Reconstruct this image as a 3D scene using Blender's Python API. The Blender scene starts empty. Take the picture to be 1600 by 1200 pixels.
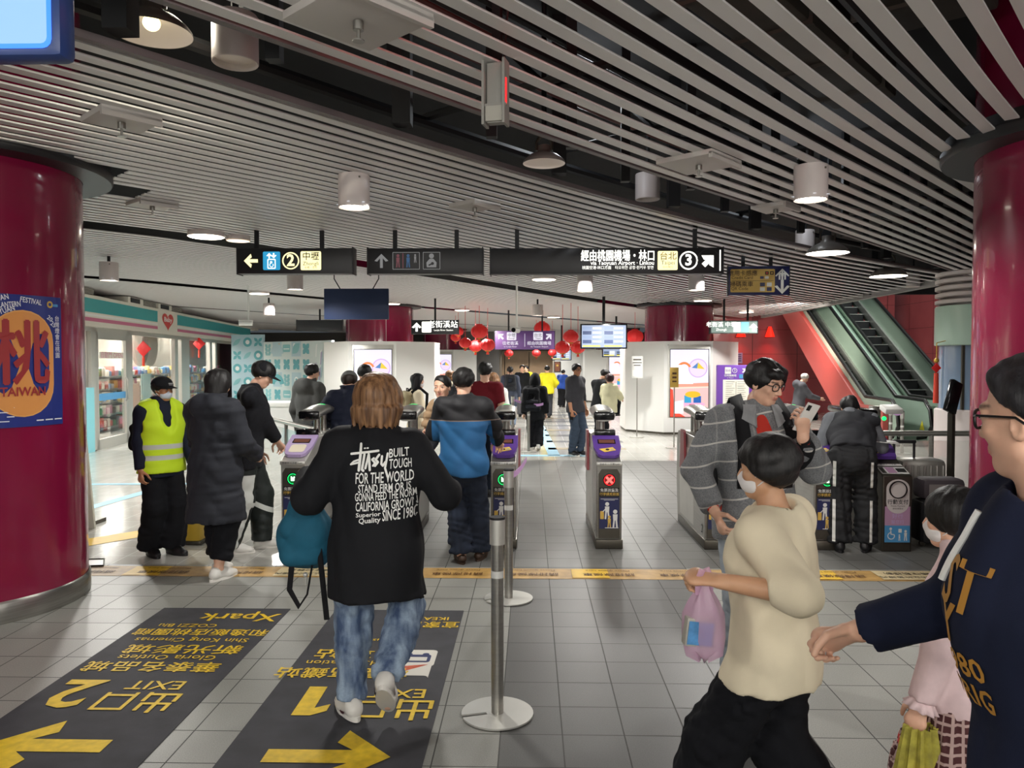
import bpy, bmesh, math, random, time
import numpy as np
from mathutils import Vector, Matrix
from mathutils.bvhtree import BVHTree
random.seed(7); np.random.seed(7)
SC = bpy.context.scene
COL = SC.collection
PI = math.pi

# ------------------------------------------------------------------ camera, world, exposure
CAM_H, FPX = 1.75, 1190.0
PITCH, YAW = math.atan(36/FPX), math.atan(29/FPX)
cam_d = bpy.data.cameras.new('camera'); cam_d.sensor_width = 36.0; cam_d.lens = 36.0*FPX/1600
cam_d.clip_start = 0.05; cam_d.clip_end = 200
cam = bpy.data.objects.new('camera', cam_d); COL.objects.link(cam)
cam.location = (0, 0, CAM_H); cam.rotation_euler = (PI/2-PITCH, 0, YAW)
SC.camera = cam
SC.view_settings.view_transform = 'Standard'; SC.view_settings.look = 'None'
SC.view_settings.gamma = 1.0; SC.view_settings.use_curve_mapping = False
SC.view_settings.exposure = 0.28
world = bpy.data.worlds.new('world'); SC.world = world; world.use_nodes = True
world.node_tree.nodes['Background'].inputs[0].default_value = (0.80, 0.90, 1.0, 1)
world.node_tree.nodes['Background'].inputs[1].default_value = 0.06

LIGHTS = []
def lamp_light(kind, loc, power, color=(1, 0.97, 0.92), size=0.2, angle=150, blend=0.6, rot=(0, 0, 0)):
    d = bpy.data.lights.new('lamp_light', kind); d.energy = power; d.color = color
    if kind == 'SPOT':
        d.spot_size = math.radians(angle); d.spot_blend = blend; d.shadow_soft_size = size
    elif kind == 'AREA':
        d.shape = 'RECTANGLE'; d.size = size[0]; d.size_y = size[1]
    else: d.shadow_soft_size = size
    o = bpy.data.objects.new('lamp_light', d); o.location = loc; o.rotation_euler = rot; COL.objects.link(o)
    LIGHTS.append(o); return o
# lit ceiling luminaires of the hall: (x, y, power); those with y < 1 are unseen fill lamps, added behind the camera
for x, y, p in ((-5.6, 1.0, 120), (5.6, 2.6, 110), (1.9, 5.57, 120), (-1.2, 5.76, 140), (-4.9, 9.2, 260), (-7.0, 12.0, 300),
                (0.8, 11.2, 210), (2.6, 11.3, 210), (-3.5, 11.4, 260), (2.3, 8.7, 110), (6.0, 12.5, 150),
                (-5.4, 16.0, 330), (-1.2, 15.5, 330), (1.8, 15.5, 330), (5.4, 16.5, 260), (-1.5, 20.5, 360), (1.8, 20.5, 360),
                (0.3, 25.5, 360), (-5.5, 22.0, 330), (5.6, 22.0, 230), (0.3, 30.0, 340), (0.3, 34.5, 260),
                (-4.0, 27.0, 280), (4.6, 27.0, 280)):
    lamp_light('SPOT', (x, y, 2.88), p, size=0.11, angle=160, blend=0.5)
for x, y, p in ((-3.4, -1.2, 95), (-1.0, -2.6, 120), (1.4, -1.6, 110), (3.6, -2.8, 140), (5.6, -0.6, 110), (-5.8, -3.0, 80), (0.2, -5.0, 150)):
    lamp_light('POINT', (x, y, 2.75), p, size=0.16)
for x in (-1.0, -0.2, 0.7):      # spots added to brighten the lift lobby
    lamp_light('SPOT', (x, 38.8, 2.4), 90, (1, 0.85, 0.66), 0.06, 120, 0.8)
# shop interior fittings, escalator hall fittings, a spot added for the red wall
for y in (15.0, 18.0, 21.0, 24.0):
    lamp_light('AREA', (-10.4-(y-14.5)*.15, y, 2.85), 190, (1, 0.98, 0.93), (2.2, 0.5))
lamp_light('AREA', (9.4, 19.0, 6.6), 420, (0.95, 1, 0.95), (2.0, 5.0))
lamp_light('SPOT', (7.2, 22.6, 2.9), 12, (1, 0.10, 0.06), 0.1, 80, 0.9, (0.9, 0, 0))
lamp_light('SPOT', (6.4, 18.2, 3.0), 650, (1, 0.9, 0.8), 0.1, 120, 0.9, (1.0, -0.25, 0))  # unseen extra spot, aimed to lift the dark red wall
lamp_light('POINT', (0.2, 3.4, 3.75), 6, (1, 0.12, 0.10), 0.1)
lamp_light('POINT', (-1.9, 4.05, 3.6), 16, (1, 0.93, 0.75), 0.1)      # one by the dome's bulb; two more added to brighten the open slot
lamp_light('POINT', (0.4, 6.6, 3.9), 14, (0.9, 0.95, 1), 0.1)
lamp_light('POINT', (3.2, 9.2, 3.9), 14, (0.85, 0.92, 1), 0.1)

def cam_ray(px, py):
    f = Vector((-math.sin(YAW)*math.cos(PITCH), math.cos(YAW)*math.cos(PITCH), -math.sin(PITCH)))
    r = Vector((math.cos(YAW), math.sin(YAW), 0)); u = r.cross(f)
    return f + r*((px-800)/FPX) + u*((600-py)/FPX)
def at(px, py, y):                       # world point seen at a pixel at world depth y
    d = cam_ray(px, py); return Vector((0, 0, CAM_H)) + d*(y/d.y)
def floor_at(px, py):
    d = cam_ray(px, py); return Vector((0, 0, CAM_H)) + d*(-CAM_H/d.z)
def plane_z(px, py, z):
    d = cam_ray(px, py); return Vector((0, 0, CAM_H)) + d*((z-CAM_H)/d.z)

# ------------------------------------------------------------------ materials
def lin(c):
    if isinstance(c, str):
        c = c.lstrip('#'); c = [int(c[i:i+2], 16)/255 for i in (0, 2, 4)]
    return tuple(x/12.92 if x <= 0.04045 else ((x+0.055)/1.055)**2.4 for x in c)
class NT:
    """small wrapper to write node maths"""
    def __init__(s, m): s.m = m; s.t = m.node_tree; s.n = s.t.nodes; s.l = s.t.links
    def new(s, typ, **kw):
        n = s.n.new(typ)
        for k, v in kw.items(): setattr(n, k, v)
        return n
    def set(s, sock, v):
        if hasattr(v, 'is_output') or isinstance(v, bpy.types.NodeSocket): s.l.new(v, sock)
        elif isinstance(v, (tuple, list)) and len(v) == 3 and sock.type == 'RGBA': sock.default_value = (*v, 1)
        else: sock.default_value = v
    def math(s, op, a, b=0.0, c=None):
        n = s.new('ShaderNodeMath', operation=op); s.set(n.inputs[0], a); s.set(n.inputs[1], b)
        if c is not None: s.set(n.inputs[2], c)
        return n.outputs[0]
    def mix(s, f, a, b):
        n = s.new('ShaderNodeMix', data_type='RGBA'); s.set(n.inputs[0], f); s.set(n.inputs[6], a); s.set(n.inputs[7], b)
        return n.outputs[2]
    def coords(s, kind='Object'):
        c = s.new('ShaderNodeTexCoord').outputs[kind]; x = s.new('ShaderNodeSeparateXYZ'); s.l.new(c, x.inputs[0])
        return c, x.outputs[0], x.outputs[1], x.outputs[2]
    def noise(s, scale, detail=3, vec=None, stretch=None, rough=0.5):
        n = s.new('ShaderNodeTexNoise'); n.inputs['Scale'].default_value = scale; n.inputs['Detail'].default_value = detail
        n.inputs['Roughness'].default_value = rough
        if vec is None: vec = s.coords()[0]
        if stretch:
            mp = s.new('ShaderNodeMapping'); mp.inputs['Scale'].default_value = stretch; s.l.new(vec, mp.inputs[0]); vec = mp.outputs[0]
        s.l.new(vec, n.inputs['Vector']); return n.outputs['Fac']
    def ramp(s, f, a, b, lo=0.0, hi=1.0):
        n = s.new('ShaderNodeMapRange'); s.set(n.inputs[0], f); n.inputs[1].default_value = a; n.inputs[2].default_value = b
        n.inputs[3].default_value = lo; n.inputs[4].default_value = hi; return n.outputs[0]
    def gt(s, a, b): return s.math('GREATER_THAN', a, b)
    def lt(s, a, b): return s.math('LESS_THAN', a, b)
    def AND(s, *f):
        r = f[0]
        for x in f[1:]: r = s.math('MULTIPLY', r, x)
        return r
    def bsdf(s): return s.n['Principled BSDF']
    def bump(s, h, strength=0.2, dist=0.01):
        b = s.new('ShaderNodeBump'); b.inputs['Strength'].default_value = strength; b.inputs['Distance'].default_value = dist
        s.set(b.inputs['Height'], h); s.l.new(b.outputs[0], s.bsdf().inputs['Normal'])
MATS = {}
def mat(name, color='#808080', rough=0.5, metal=0.0, emit=0.0, emit_color=None, var=0.0, vscale=8.0, bump=0.0, bscale=60.0,
        bdist=0.004, coat=0.0, trans=0.0, alpha=1.0, spec=0.5, sheen=0.0, stretch=None, ior=None, sss=0.0):
    if name in MATS: return MATS[name]
    m = bpy.data.materials.new(name); m.use_nodes = True; t = NT(m); b = t.bsdf(); MATS[name] = m
    c = lin(color)
    if var > 0:
        f = t.noise(vscale, 4, stretch=stretch)
        f = t.ramp(f, 0.3, 0.7)
        t.set(b.inputs['Base Color'], t.mix(f, tuple(x*(1-var) for x in c), tuple(min(1, x*(1+var)) for x in c)))
    else: b.inputs['Base Color'].default_value = (*c, 1)
    b.inputs['Roughness'].default_value = rough; b.inputs['Metallic'].default_value = metal
    b.inputs['Specular IOR Level'].default_value = spec
    if emit > 0:
        b.inputs['Emission Color'].default_value = (*lin(emit_color or color), 1); b.inputs['Emission Strength'].default_value = emit
    if coat: b.inputs['Coat Weight'].default_value = coat; b.inputs['Coat Roughness'].default_value = 0.05
    if trans: b.inputs['Transmission Weight'].default_value = trans
    if ior: b.inputs['IOR'].default_value = ior
    if sheen: b.inputs['Sheen Weight'].default_value = sheen
    if sss: b.inputs['Subsurface Weight'].default_value = sss; b.inputs['Subsurface Radius'].default_value = (.02, .008, .004)
    if alpha < 1: b.inputs['Alpha'].default_value = alpha
    if bump > 0: t.bump(t.noise(bscale, 5, stretch=stretch), bump, bdist)
    return m
def glow(name, color, strength=1.0):
    new = name not in MATS; m = mat(name, color, 0.4, emit=strength)
    if new: m.node_tree.nodes['Principled BSDF'].inputs['Base Color'].default_value = (*(c*.12 for c in lin(color)), 1)   # a lit face: the colour comes from its own light
    return m

# ------------------------------------------------------------------ mesh builder
def rotm(rx=0, ry=0, rz=0): return Matrix.Rotation(rz, 4, 'Z') @ Matrix.Rotation(ry, 4, 'Y') @ Matrix.Rotation(rx, 4, 'X')
class MB:
    def __init__(s): s.v = []; s.f = []; s.m = []; s.mats = []; s.cur = 0
    def use(s, m):
        if m not in s.mats: s.mats.append(m)
        s.cur = s.mats.index(m); return s
    def add(s, vs, fs, M=None):
        o = len(s.v)
        s.v += [tuple(M @ Vector(v)) if M is not None else tuple(v) for v in vs]
        for f in fs: s.f.append(tuple(i+o for i in f)); s.m.append(s.cur)
        return s
    def box(s, c, d, M=None, bev=0.0):
        x, y, z = d[0]/2, d[1]/2, d[2]/2
        if bev <= 0:
            vs = [(c[0]+i*x, c[1]+j*y, c[2]+k*z) for i in (-1, 1) for j in (-1, 1) for k in (-1, 1)]
            return s.add(vs, [(0, 1, 3, 2), (4, 6, 7, 5), (0, 4, 5, 1), (2, 3, 7, 6), (0, 2, 6, 4), (1, 5, 7, 3)], M)
        bm = bmesh.new(); bmesh.ops.create_cube(bm, size=1)
        for v in bm.verts: v.co = (v.co.x*d[0]+c[0], v.co.y*d[1]+c[1], v.co.z*d[2]+c[2])
        bmesh.ops.bevel(bm, geom=bm.edges[:], offset=min(bev, .49*min(d)), segments=2, profile=0.5, affect='EDGES')
        bm.verts.index_update()
        s.add([v.co[:] for v in bm.verts], [[v.index for v in f.verts] for f in bm.faces], M); bm.free(); return s
    def prism(s, pts, y0, y1, M=None, axis='y'):
        """extrude a 2D outline: axis y -> pts are (x,z); axis x -> pts are (y,z); axis z -> pts are (x,y)"""
        n = len(pts)
        mk = {'y': lambda p, t: (p[0], t, p[1]), 'x': lambda p, t: (t, p[0], p[1]), 'z': lambda p, t: (p[0], p[1], t)}[axis]
        vs = [mk(p, y0) for p in pts]+[mk(p, y1) for p in pts]
        fs = [tuple(range(n))[::-1], tuple(range(n, 2*n))]+[(i, (i+1) % n, n+(i+1) % n, n+i) for i in range(n)]
        return s.add(vs, fs, M)
    def tube(s, path, r, n=10, cap=True, flat=None, closed=False):
        path = [Vector(p) for p in path]; rs = r if isinstance(r, (list, tuple)) else [r]*len(path)
        o = len(s.v); k = len(path); prev = None
        for i, p in enumerate(path):
            if closed: d = path[(i+1) % k]-path[i-1]
            else: d = (path[min(i+1, k-1)]-path[max(i-1, 0)])
            d.normalize()
            a = prev if prev is not None else (Vector((0, 0, 1)) if abs(d.z) < .9 else Vector((1, 0, 0)))
            x = (a - d*a.dot(d))
            if x.length < 1e-6: x = d.orthogonal()
            x.normalize(); y = d.cross(x); prev = x
            for j in range(n):
                t = 2*PI*j/n; q = p + x*math.cos(t)*rs[i]*(flat[0] if flat else 1)+y*math.sin(t)*rs[i]*(flat[1] if flat else 1); s.v.append(tuple(q))
        for i in range(k if closed else k-1):
            for j in range(n):
                a, b = o+i*n, o+((i+1) % k)*n; s.f.append((a+j, a+(j+1) % n, b+(j+1) % n, b+j)); s.m.append(s.cur)
        if cap and not closed:
            s.f.append(tuple(o+j for j in range(n))[::-1]); s.f.append(tuple(o+(k-1)*n+j for j in range(n))); s.m += [s.cur]*2
        return s
    def cyl(s, p0, p1, r0, r1=None, n=20, cap=True): return s.tube([p0, p1], [r0, r0 if r1 is None else r1], n, cap)
    def lathe(s, prof, n=32, M=None, close=False):
        o = len(s.v); k = len(prof); vs = []; fs = []
        for (r, z) in prof:
            for j in range(n): vs.append((r*math.cos(2*PI*j/n), r*math.sin(2*PI*j/n), z))
        for i in range(k-1):
            for j in range(n): fs.append((i*n+j, i*n+(j+1) % n, (i+1)*n+(j+1) % n, (i+1)*n+j))
        if close: fs.append(tuple(range(n))[::-1]); fs.append(tuple((k-1)*n+j for j in range(n)))
        return s.add(vs, fs, M)
    def ball(s, c, r, n=16, m=10, M=None):
        r = r if isinstance(r, (tuple, list)) else (r, r, r)
        vs = [(c[0], c[1], c[2]+r[2])]
        for i in range(1, m):
            for j in range(n):
                a, b = PI*i/m, 2*PI*j/n; vs.append((c[0]+r[0]*math.sin(a)*math.cos(b), c[1]+r[1]*math.sin(a)*math.sin(b), c[2]+r[2]*math.cos(a)))
        vs.append((c[0], c[1], c[2]-r[2])); e = len(vs)-1; fs = []
        for j in range(n):
            fs.append((0, 1+j, 1+(j+1) % n)); fs.append((e, 1+(m-2)*n+(j+1) % n, 1+(m-2)*n+j))
            for i in range(m-2): fs.append((1+i*n+j, 1+(i+1)*n+j, 1+(i+1)*n+(j+1) % n, 1+i*n+(j+1) % n))
        return s.add(vs, fs, M)
    def build(s, name, m=None, parent=None, smooth=35, fix=True):
        me = bpy.data.meshes.new(name); me.from_pydata(s.v, [], s.f)
        mats = s.mats if s.mats else [m or mat('plain_grey')]
        for x in mats: me.materials.append(x)
        if len(mats) > 1: me.polygons.foreach_set('material_index', s.m)
        if fix:
            bm = bmesh.new(); bm.from_mesh(me); bmesh.ops.recalc_face_normals(bm, faces=bm.faces[:]); bm.to_mesh(me); bm.free()
        if smooth:
            me.polygons.foreach_set('use_smooth', [True]*len(me.polygons)); me.set_sharp_from_angle(angle=math.radians(smooth))
        me.update()
        o = bpy.data.objects.new(name, me); COL.objects.link(o)
        if parent is not None: o.parent = parent
        return o
def thing(name, label, cat, loc=(0, 0, 0), rz=0.0, group=None):
    o = bpy.data.objects.new(name, None); COL.objects.link(o); o.empty_display_size = .1
    o.location = loc; o.rotation_euler = (0, 0, rz)
    return tag(o, label, cat, group)
def tag(o, label, cat, group=None):
    o['label'] = label; o['category'] = cat
    if group: o['group'] = group
    return o
def struct(o): o['kind'] = 'structure'; return o
def dup(root, loc, rz=None, label=None, group=None):
    r = root.copy(); COL.objects.link(r); r.location = loc
    if rz is not None: r.rotation_euler = (0, 0, rz)
    if label: r['label'] = label
    if group: r['group'] = group
    for ch in list(root.children):
        c = ch.copy(); COL.objects.link(c); c.parent = r
        for g in list(ch.children):
            d = g.copy(); COL.objects.link(d); d.parent = c
    return r

# ------------------------------------------------------------------ lettering and flat art
_TXT = {}
def text2d(s, size=1.0, align='CENTER', bold=0.0):
    key = (s, align, bold)
    if key not in _TXT:
        cu = bpy.data.curves.new('t', 'FONT'); cu.body = s; cu.align_x = align; cu.align_y = 'CENTER'; cu.size = 1.0
        cu.offset = bold; cu.resolution_u = 2; cu.fill_mode = 'FRONT'
        o = bpy.data.objects.new('t', cu); COL.objects.link(o)
        dg = bpy.context.evaluated_depsgraph_get(); me = bpy.data.meshes.new_from_object(o.evaluated_get(dg))
        _TXT[key] = ([v.co[:] for v in me.vertices], [tuple(p.vertices) for p in me.polygons])
        bpy.data.objects.remove(o); bpy.data.curves.remove(cu); bpy.data.meshes.remove(me)
    v, f = _TXT[key]
    return [(a[0]*size, a[1]*size) for a in v], f
class Art:
    """flat art on a face given by centre, right and up vectors (or a mapping function (u,v,lift)->point)"""
    def __init__(s, o=None, r=(1, 0, 0), u=(0, 0, 1), fn=None):
        s.mb = MB(); s.k = 0
        if fn is None:
            o, r, u = Vector(o), Vector(r).normalized(), Vector(u).normalized(); n = r.cross(u)
            fn = lambda a, b, l: o + r*a+u*b+n*l
        s.fn = fn; s.lift = 0.002
    def poly(s, pts, m, lift=None, faces=None):
        s.mb.use(m); l = (s.lift if lift is None else lift)+s.k; s.k += .00006
        s.mb.add([s.fn(a, b, l) for a, b in pts], faces or [tuple(range(len(pts)))]); return s
    def rect(s, x0, y0, x1, y1, m, lift=None, nx=1):
        if nx > 1:
            for i in range(nx):
                a, b = x0+(x1-x0)*i/nx, x0+(x1-x0)*(i+1)/nx; s.poly([(a, y0), (b, y0), (b, y1), (a, y1)], m, lift)
            return s
        return s.poly([(x0, y0), (x1, y0), (x1, y1), (x0, y1)], m, lift)
    def rrect(s, x0, y0, x1, y1, r, m, lift=None):
        p = []
        for cx, cy, a0 in ((x1-r, y1-r, 0), (x0+r, y1-r, 90), (x0+r, y0+r, 180), (x1-r, y0+r, 270)):
            p += [(cx+r*math.cos(math.radians(a0+t)), cy+r*math.sin(math.radians(a0+t))) for t in (0, 30, 60, 90)]
        return s.poly(p, m, lift)
    def disc(s, x, y, r, m, lift=None, ry=None, n=24):
        return s.poly([(x+r*math.cos(2*PI*i/n), y+(ry or r)*math.sin(2*PI*i/n)) for i in range(n)], m, lift)
    def ring(s, x, y, r0, r1, m, lift=None, a0=0, a1=360, n=28):
        pts = []; fs = []
        for i in range(n+1):
            t = math.radians(a0+(a1-a0)*i/n); pts += [(x+r0*math.cos(t), y+r0*math.sin(t)), (x+r1*math.cos(t), y+r1*math.sin(t))]
        return s.poly(pts, m, lift, [(2*i, 2*i+1, 2*i+3, 2*i+2) for i in range(n)])
    def line(s, x0, y0, x1, y1, w, m, lift=None):
        d = Vector((x1-x0, y1-y0)); d.normalize(); p = Vector((-d.y, d.x))*w/2
        return s.poly([(x0-p.x, y0-p.y), (x1-p.x, y1-p.y), (x1+p.x, y1+p.y), (x0+p.x, y0+p.y)], m, lift)
    def text(s, t, x, y, size, m, align='CENTER', bold=0.0, lift=None, sx=1.0, rot=0.0, width=None):
        if bold and any(ord(ch) > 0x2e00 for ch in t):     # dense characters: thicken by overprinting
            for dx, dy in ((-bold, 0), (bold, 0), (0, bold), (0, -bold)):
                s.text(t, x+(dx*math.cos(rot)-dy*math.sin(rot))*size*.8, y+(dx*math.sin(rot)+dy*math.cos(rot))*size*.8, size, m, align, 0, lift, sx, rot, width)
            return s
        v, f = text2d(t, size, align, bold)
        if width and v:
            w = max(a[0] for a in v)-min(a[0] for a in v); sx = width/max(w, 1e-6)
        c, n = math.cos(rot), math.sin(rot)
        return s.poly([(x+a*sx*c-b*n, y+a*sx*n+b*c) for a, b in v], m, s.lift*2 if lift is None else lift, f)
    def arrow(s, x, y, size, ang, m, lift=None, w=0.2, head=0.55):
        """arrow with an open chevron head, pointing along ang (deg)"""
        c, n = math.cos(math.radians(ang)), math.sin(math.radians(ang))
        def T(p): return (x+size*(p[0]*c-p[1]*n), y+size*(p[0]*n+p[1]*c))
        h = head; b = w*1.35
        for q in ([(-.5, -w/2), (.36, -w/2), (.36, w/2), (-.5, w/2)],
                  [(.5, 0), (.5-h, h), (.5-h-b*.2, h-b*.75), (.5-b*.72, 0)],
                  [(.5, 0), (.5-b*.72, 0), (.5-h-b*.2, -h+b*.75), (.5-h, -h)]):
            s.poly([T(p) for p in q], m, lift)
        return s
    def build(s, name, parent=None): return s.mb.build(name, None, parent, smooth=0, fix=False)
# ================================================================== SETTING
CEIL = 3.15
# ---- floor
def floor_material():
    m = bpy.data.materials.new('floor_tiles'); m.use_nodes = True; t = NT(m); b = t.bsdf()
    c, X, Y, Z = t.coords('Object')
    T = 0.29
    fx = t.math('FRACT', t.math('DIVIDE', t.math('ADD', X, 0.14+29), T)); fy = t.math('FRACT', t.math('DIVIDE', t.math('ADD', Y, 29-5.55), T))
    ix = t.math('FLOOR', t.math('DIVIDE', t.math('ADD', X, 0.14+29), T)); iy = t.math('FLOOR', t.math('DIVIDE', t.math('ADD', Y, 29-5.55), T))
    dx = t.math('MINIMUM', fx, t.math('SUBTRACT', 1, fx)); dy = t.math('MINIMUM', fy, t.math('SUBTRACT', 1, fy))
    grout = t.math('MAXIMUM', t.lt(dx, 0.011), t.lt(dy, 0.011))
    cmb = t.new('ShaderNodeCombineXYZ'); t.set(cmb.inputs[0], ix); t.set(cmb.inputs[1], iy)
    wn = t.new('ShaderNodeTexWhiteNoise', noise_dimensions='2D'); t.l.new(cmb.outputs[0], wn.inputs['Vector'])
    per = t.ramp(wn.outputs['Value'], 0, 1, 0.94, 1.05)
    speck = t.ramp(t.noise(190, 2, c), 0.35, 0.65, 0.86, 1.12)
    dirt = t.ramp(t.noise(1.3, 4, c), 0.3, 0.7, 0.90, 1.06)
    light, dark, white, mid = lin('#8b8b85'), lin('#525250'), lin('#b2b1aa'), lin('#6a6a67')
    # laid zones: dark aisle strip, darker tiles around the gates, polished white hall floor beyond
    strip = t.AND(t.gt(X, -0.14), t.lt(X, 1.31), t.lt(Y, 6.42))
    gatez = t.AND(t.gt(Y, 6.42), t.lt(Y, 13.4), t.gt(X, -1.62))
    white_z = t.math('MAXIMUM', t.gt(Y, 13.4), t.AND(t.gt(Y, 6.42), t.lt(X, -1.62)))
    col = t.mix(strip, light, dark); col = t.mix(gatez, col, mid); col = t.mix(white_z, col, white)
    k = t.math('MULTIPLY', t.math('MULTIPLY', per, speck), dirt)
    vm = t.new('ShaderNodeVectorMath', operation='SCALE'); t.l.new(col, vm.inputs[0]); t.set(vm.inputs[3], k)
    gc = t.mix(white_z, lin('#3f3f3c'), lin('#a9a8a2'))
    # worn pale stripes across the polished floor far inside, where advert film has been laid
    fin = t.mix(grout, vm.outputs[0], gc)
    t.set(b.inputs['Base Color'], fin)
    r = t.mix(white_z, (0.42, 0.42, 0.42), (0.16, 0.16, 0.16))
    rr = t.math('ADD', t.math('MULTIPLY', r, 1.0), t.math('MULTIPLY', grout, 0.3)); t.set(b.inputs['Roughness'], rr)
    t.bump(t.math('ADD', t.math('MULTIPLY', grout, -1.0), t.math('MULTIPLY', t.noise(260, 2, c), 0.12)), 0.25, 0.003)
    return m
fl = MB(); fl.box((0, 17, -0.1), (44, 48, 0.2)); struct(fl.build('floor', floor_material(), smooth=0))

# ---- ceiling: soffit slab above, bands of hanging slats, dark open slots between
M_slat = mat('slat_paint', '#dcdad8', 0.42, 0.1)
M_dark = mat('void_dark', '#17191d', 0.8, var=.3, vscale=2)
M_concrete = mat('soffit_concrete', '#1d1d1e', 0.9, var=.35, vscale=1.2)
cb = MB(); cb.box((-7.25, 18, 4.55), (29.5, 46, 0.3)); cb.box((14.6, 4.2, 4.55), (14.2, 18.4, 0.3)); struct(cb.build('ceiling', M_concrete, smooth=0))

def resample(pl, n):
    p = [Vector((a, b, 0)) for a, b in pl]; L = [0]
    for i in range(1, len(p)): L.append(L[-1]+(p[i]-p[i-1]).length)
    out = []
    for k in range(n):
        s = L[-1]*k/(n-1); i = max(j for j in range(len(L)) if L[j] <= s+1e-9); i = min(i, len(p)-2)
        f = (s-L[i])/(L[i+1]-L[i])
        # catmull-rom for smooth bends
        p0, p1, p2, p3 = p[max(i-1, 0)], p[i], p[i+1], p[min(i+2, len(p)-1)]
        out.append(0.5*((2*p1)+(p2-p0)*f+(2*p0-5*p1+4*p2-p3)*f*f+(3*p1-p0-3*p2+p3)*f**3))
    return out
PILLARS = [(-4.08, 5.42), (3.72, 5.02), (-3.85, 19.4), (3.75, 19.4), (-3.85, 33.4), (3.7, 33.4)]
def add_slat(mb, pl, w=0.074, h=0.010, z=CEIL):
    run = []
    def flush():
        if len(run) < 2: run.clear(); return
        o = len(mb.v)
        for i, p in enumerate(run):
            d = run[min(i+1, len(run)-1)]-run[max(i-1, 0)]; d.normalize(); q = Vector((-d.y, d.x, 0))*w/2
            for a, b in ((-1, h), (-1, 0), (1, 0), (1, h)): mb.v.append((p.x+q.x*a, p.y+q.y*a, z+b))
        for i in range(len(run)-1):
            for j in range(3): mb.f.append((o+4*i+j, o+4*i+j+1, o+4*i+j+5, o+4*i+j+4)); mb.m.append(0)
        mb.f.append((o, o+1, o+2, o+3)); k = o+4*(len(run)-1); mb.f.append((k+3, k+2, k+1, k)); mb.m += [0, 0]
        run.clear()
    for p in pl:
        lim = 7.3 if p.y > 9 else 40
        out = p.x > lim or any((p.x-a)**2+(p.y-b)**2 < .9**2 for a, b in PILLARS) or p.x < -14 or p.y > 40
        if out: flush()
        else: run.append(p.copy())
    flush()
E1 = [(-6.2, -2.0), (-4.2, 0.6), (-2.04, 3.3), (-.57, 5.22), (1.02, 7.12), (3.5, 9.75), (6.5, 12.4), (8.5, 14.0)]
S1 = [(-13.0, -1.5), (-8.2, 3.4), (-4.45, 7.5), (-3.4, 8.8), (-.87, 13.1), (1.4, 17), (3.8, 20.6), (6.9, 24.9)]
S2 = [(-17.0, 3.0), (-11.2, 8.6), (-7.3, 12.3), (-5.8, 14.5), (-4.4, 16.9), (-2.6, 19.7), (-.5, 22.7), (2.6, 27.0), (6.0, 31.5)]
E2 = [(-5.4, -1.9), (-3.5, .45), (-1.35, 2.95), (.79, 5.48), (3.23, 8.17), (6.8, 12.2), (8.6, 14.2)]
def shift(pl, d, a): return [(x+d*a[0], y+d*a[1]) for x, y in pl]
def band(pa, pb, n, skip0=0.0, skip1=0.0, seg=60):
    A, B = resample(pa, seg), resample(pb, seg); mb = MB()
    for k in range(n):
        f = skip0+(1-skip0-skip1)*k/(n-1); add_slat(mb, [a.lerp(b, f) for a, b in zip(A, B)])
    return struct(mb.build('ceiling_slats', M_slat, smooth=20, fix=False))
NB = (-.80, .60)
band(E1, S1, 34, 0.004, 0.0)
band(shift(S1, .62, NB), S2, 34)
band(shift(S2, .6, NB), shift(S2, 5.2, NB), 34)
band(shift(S2, 5.6, NB), shift(S2, 10.5, NB), 32)
band(shift(S2, 10.9, NB), shift(S2, 15.8, NB), 30)
def right_band():
    mb = MB(); P = resample(E2, 80)
    for k in range(52):
        add_slat(mb, [p+Vector((.755, -.655, 0))*(k*.152) for p in P])
    return struct(mb.build('ceiling_slats', M_slat, smooth=20, fix=False))
right_band()
# thicker lip along the two sides of the open slot
def lip(pl, name='trim_1', w=.04, h=.035):
    mb = MB(); add_slat(mb, resample(pl, 70), w, h, CEIL-.006); return struct(mb.build(name, mat('lip_paint', '#6d6464', .5, .2), smooth=20, fix=False))
lip(shift(E1, -.075, NB)); lip(shift(E2, -.08, (.755, -.655)), 'trim_2')
# straight edge where the slats end at the escalator hall, and a lining behind it
eb = MB(); eb.box((7.36, 17.6, 3.17), (.12, 13.6, .12)); struct(eb.build('trim_3', mat('trim_grey', '#9a9a98', .5, .3)))
lb = MB(); lb.box((7.46, 17.6, 3.8), (.06, 13.6, 1.25)); struct(lb.build('wall_void', M_dark))
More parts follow.
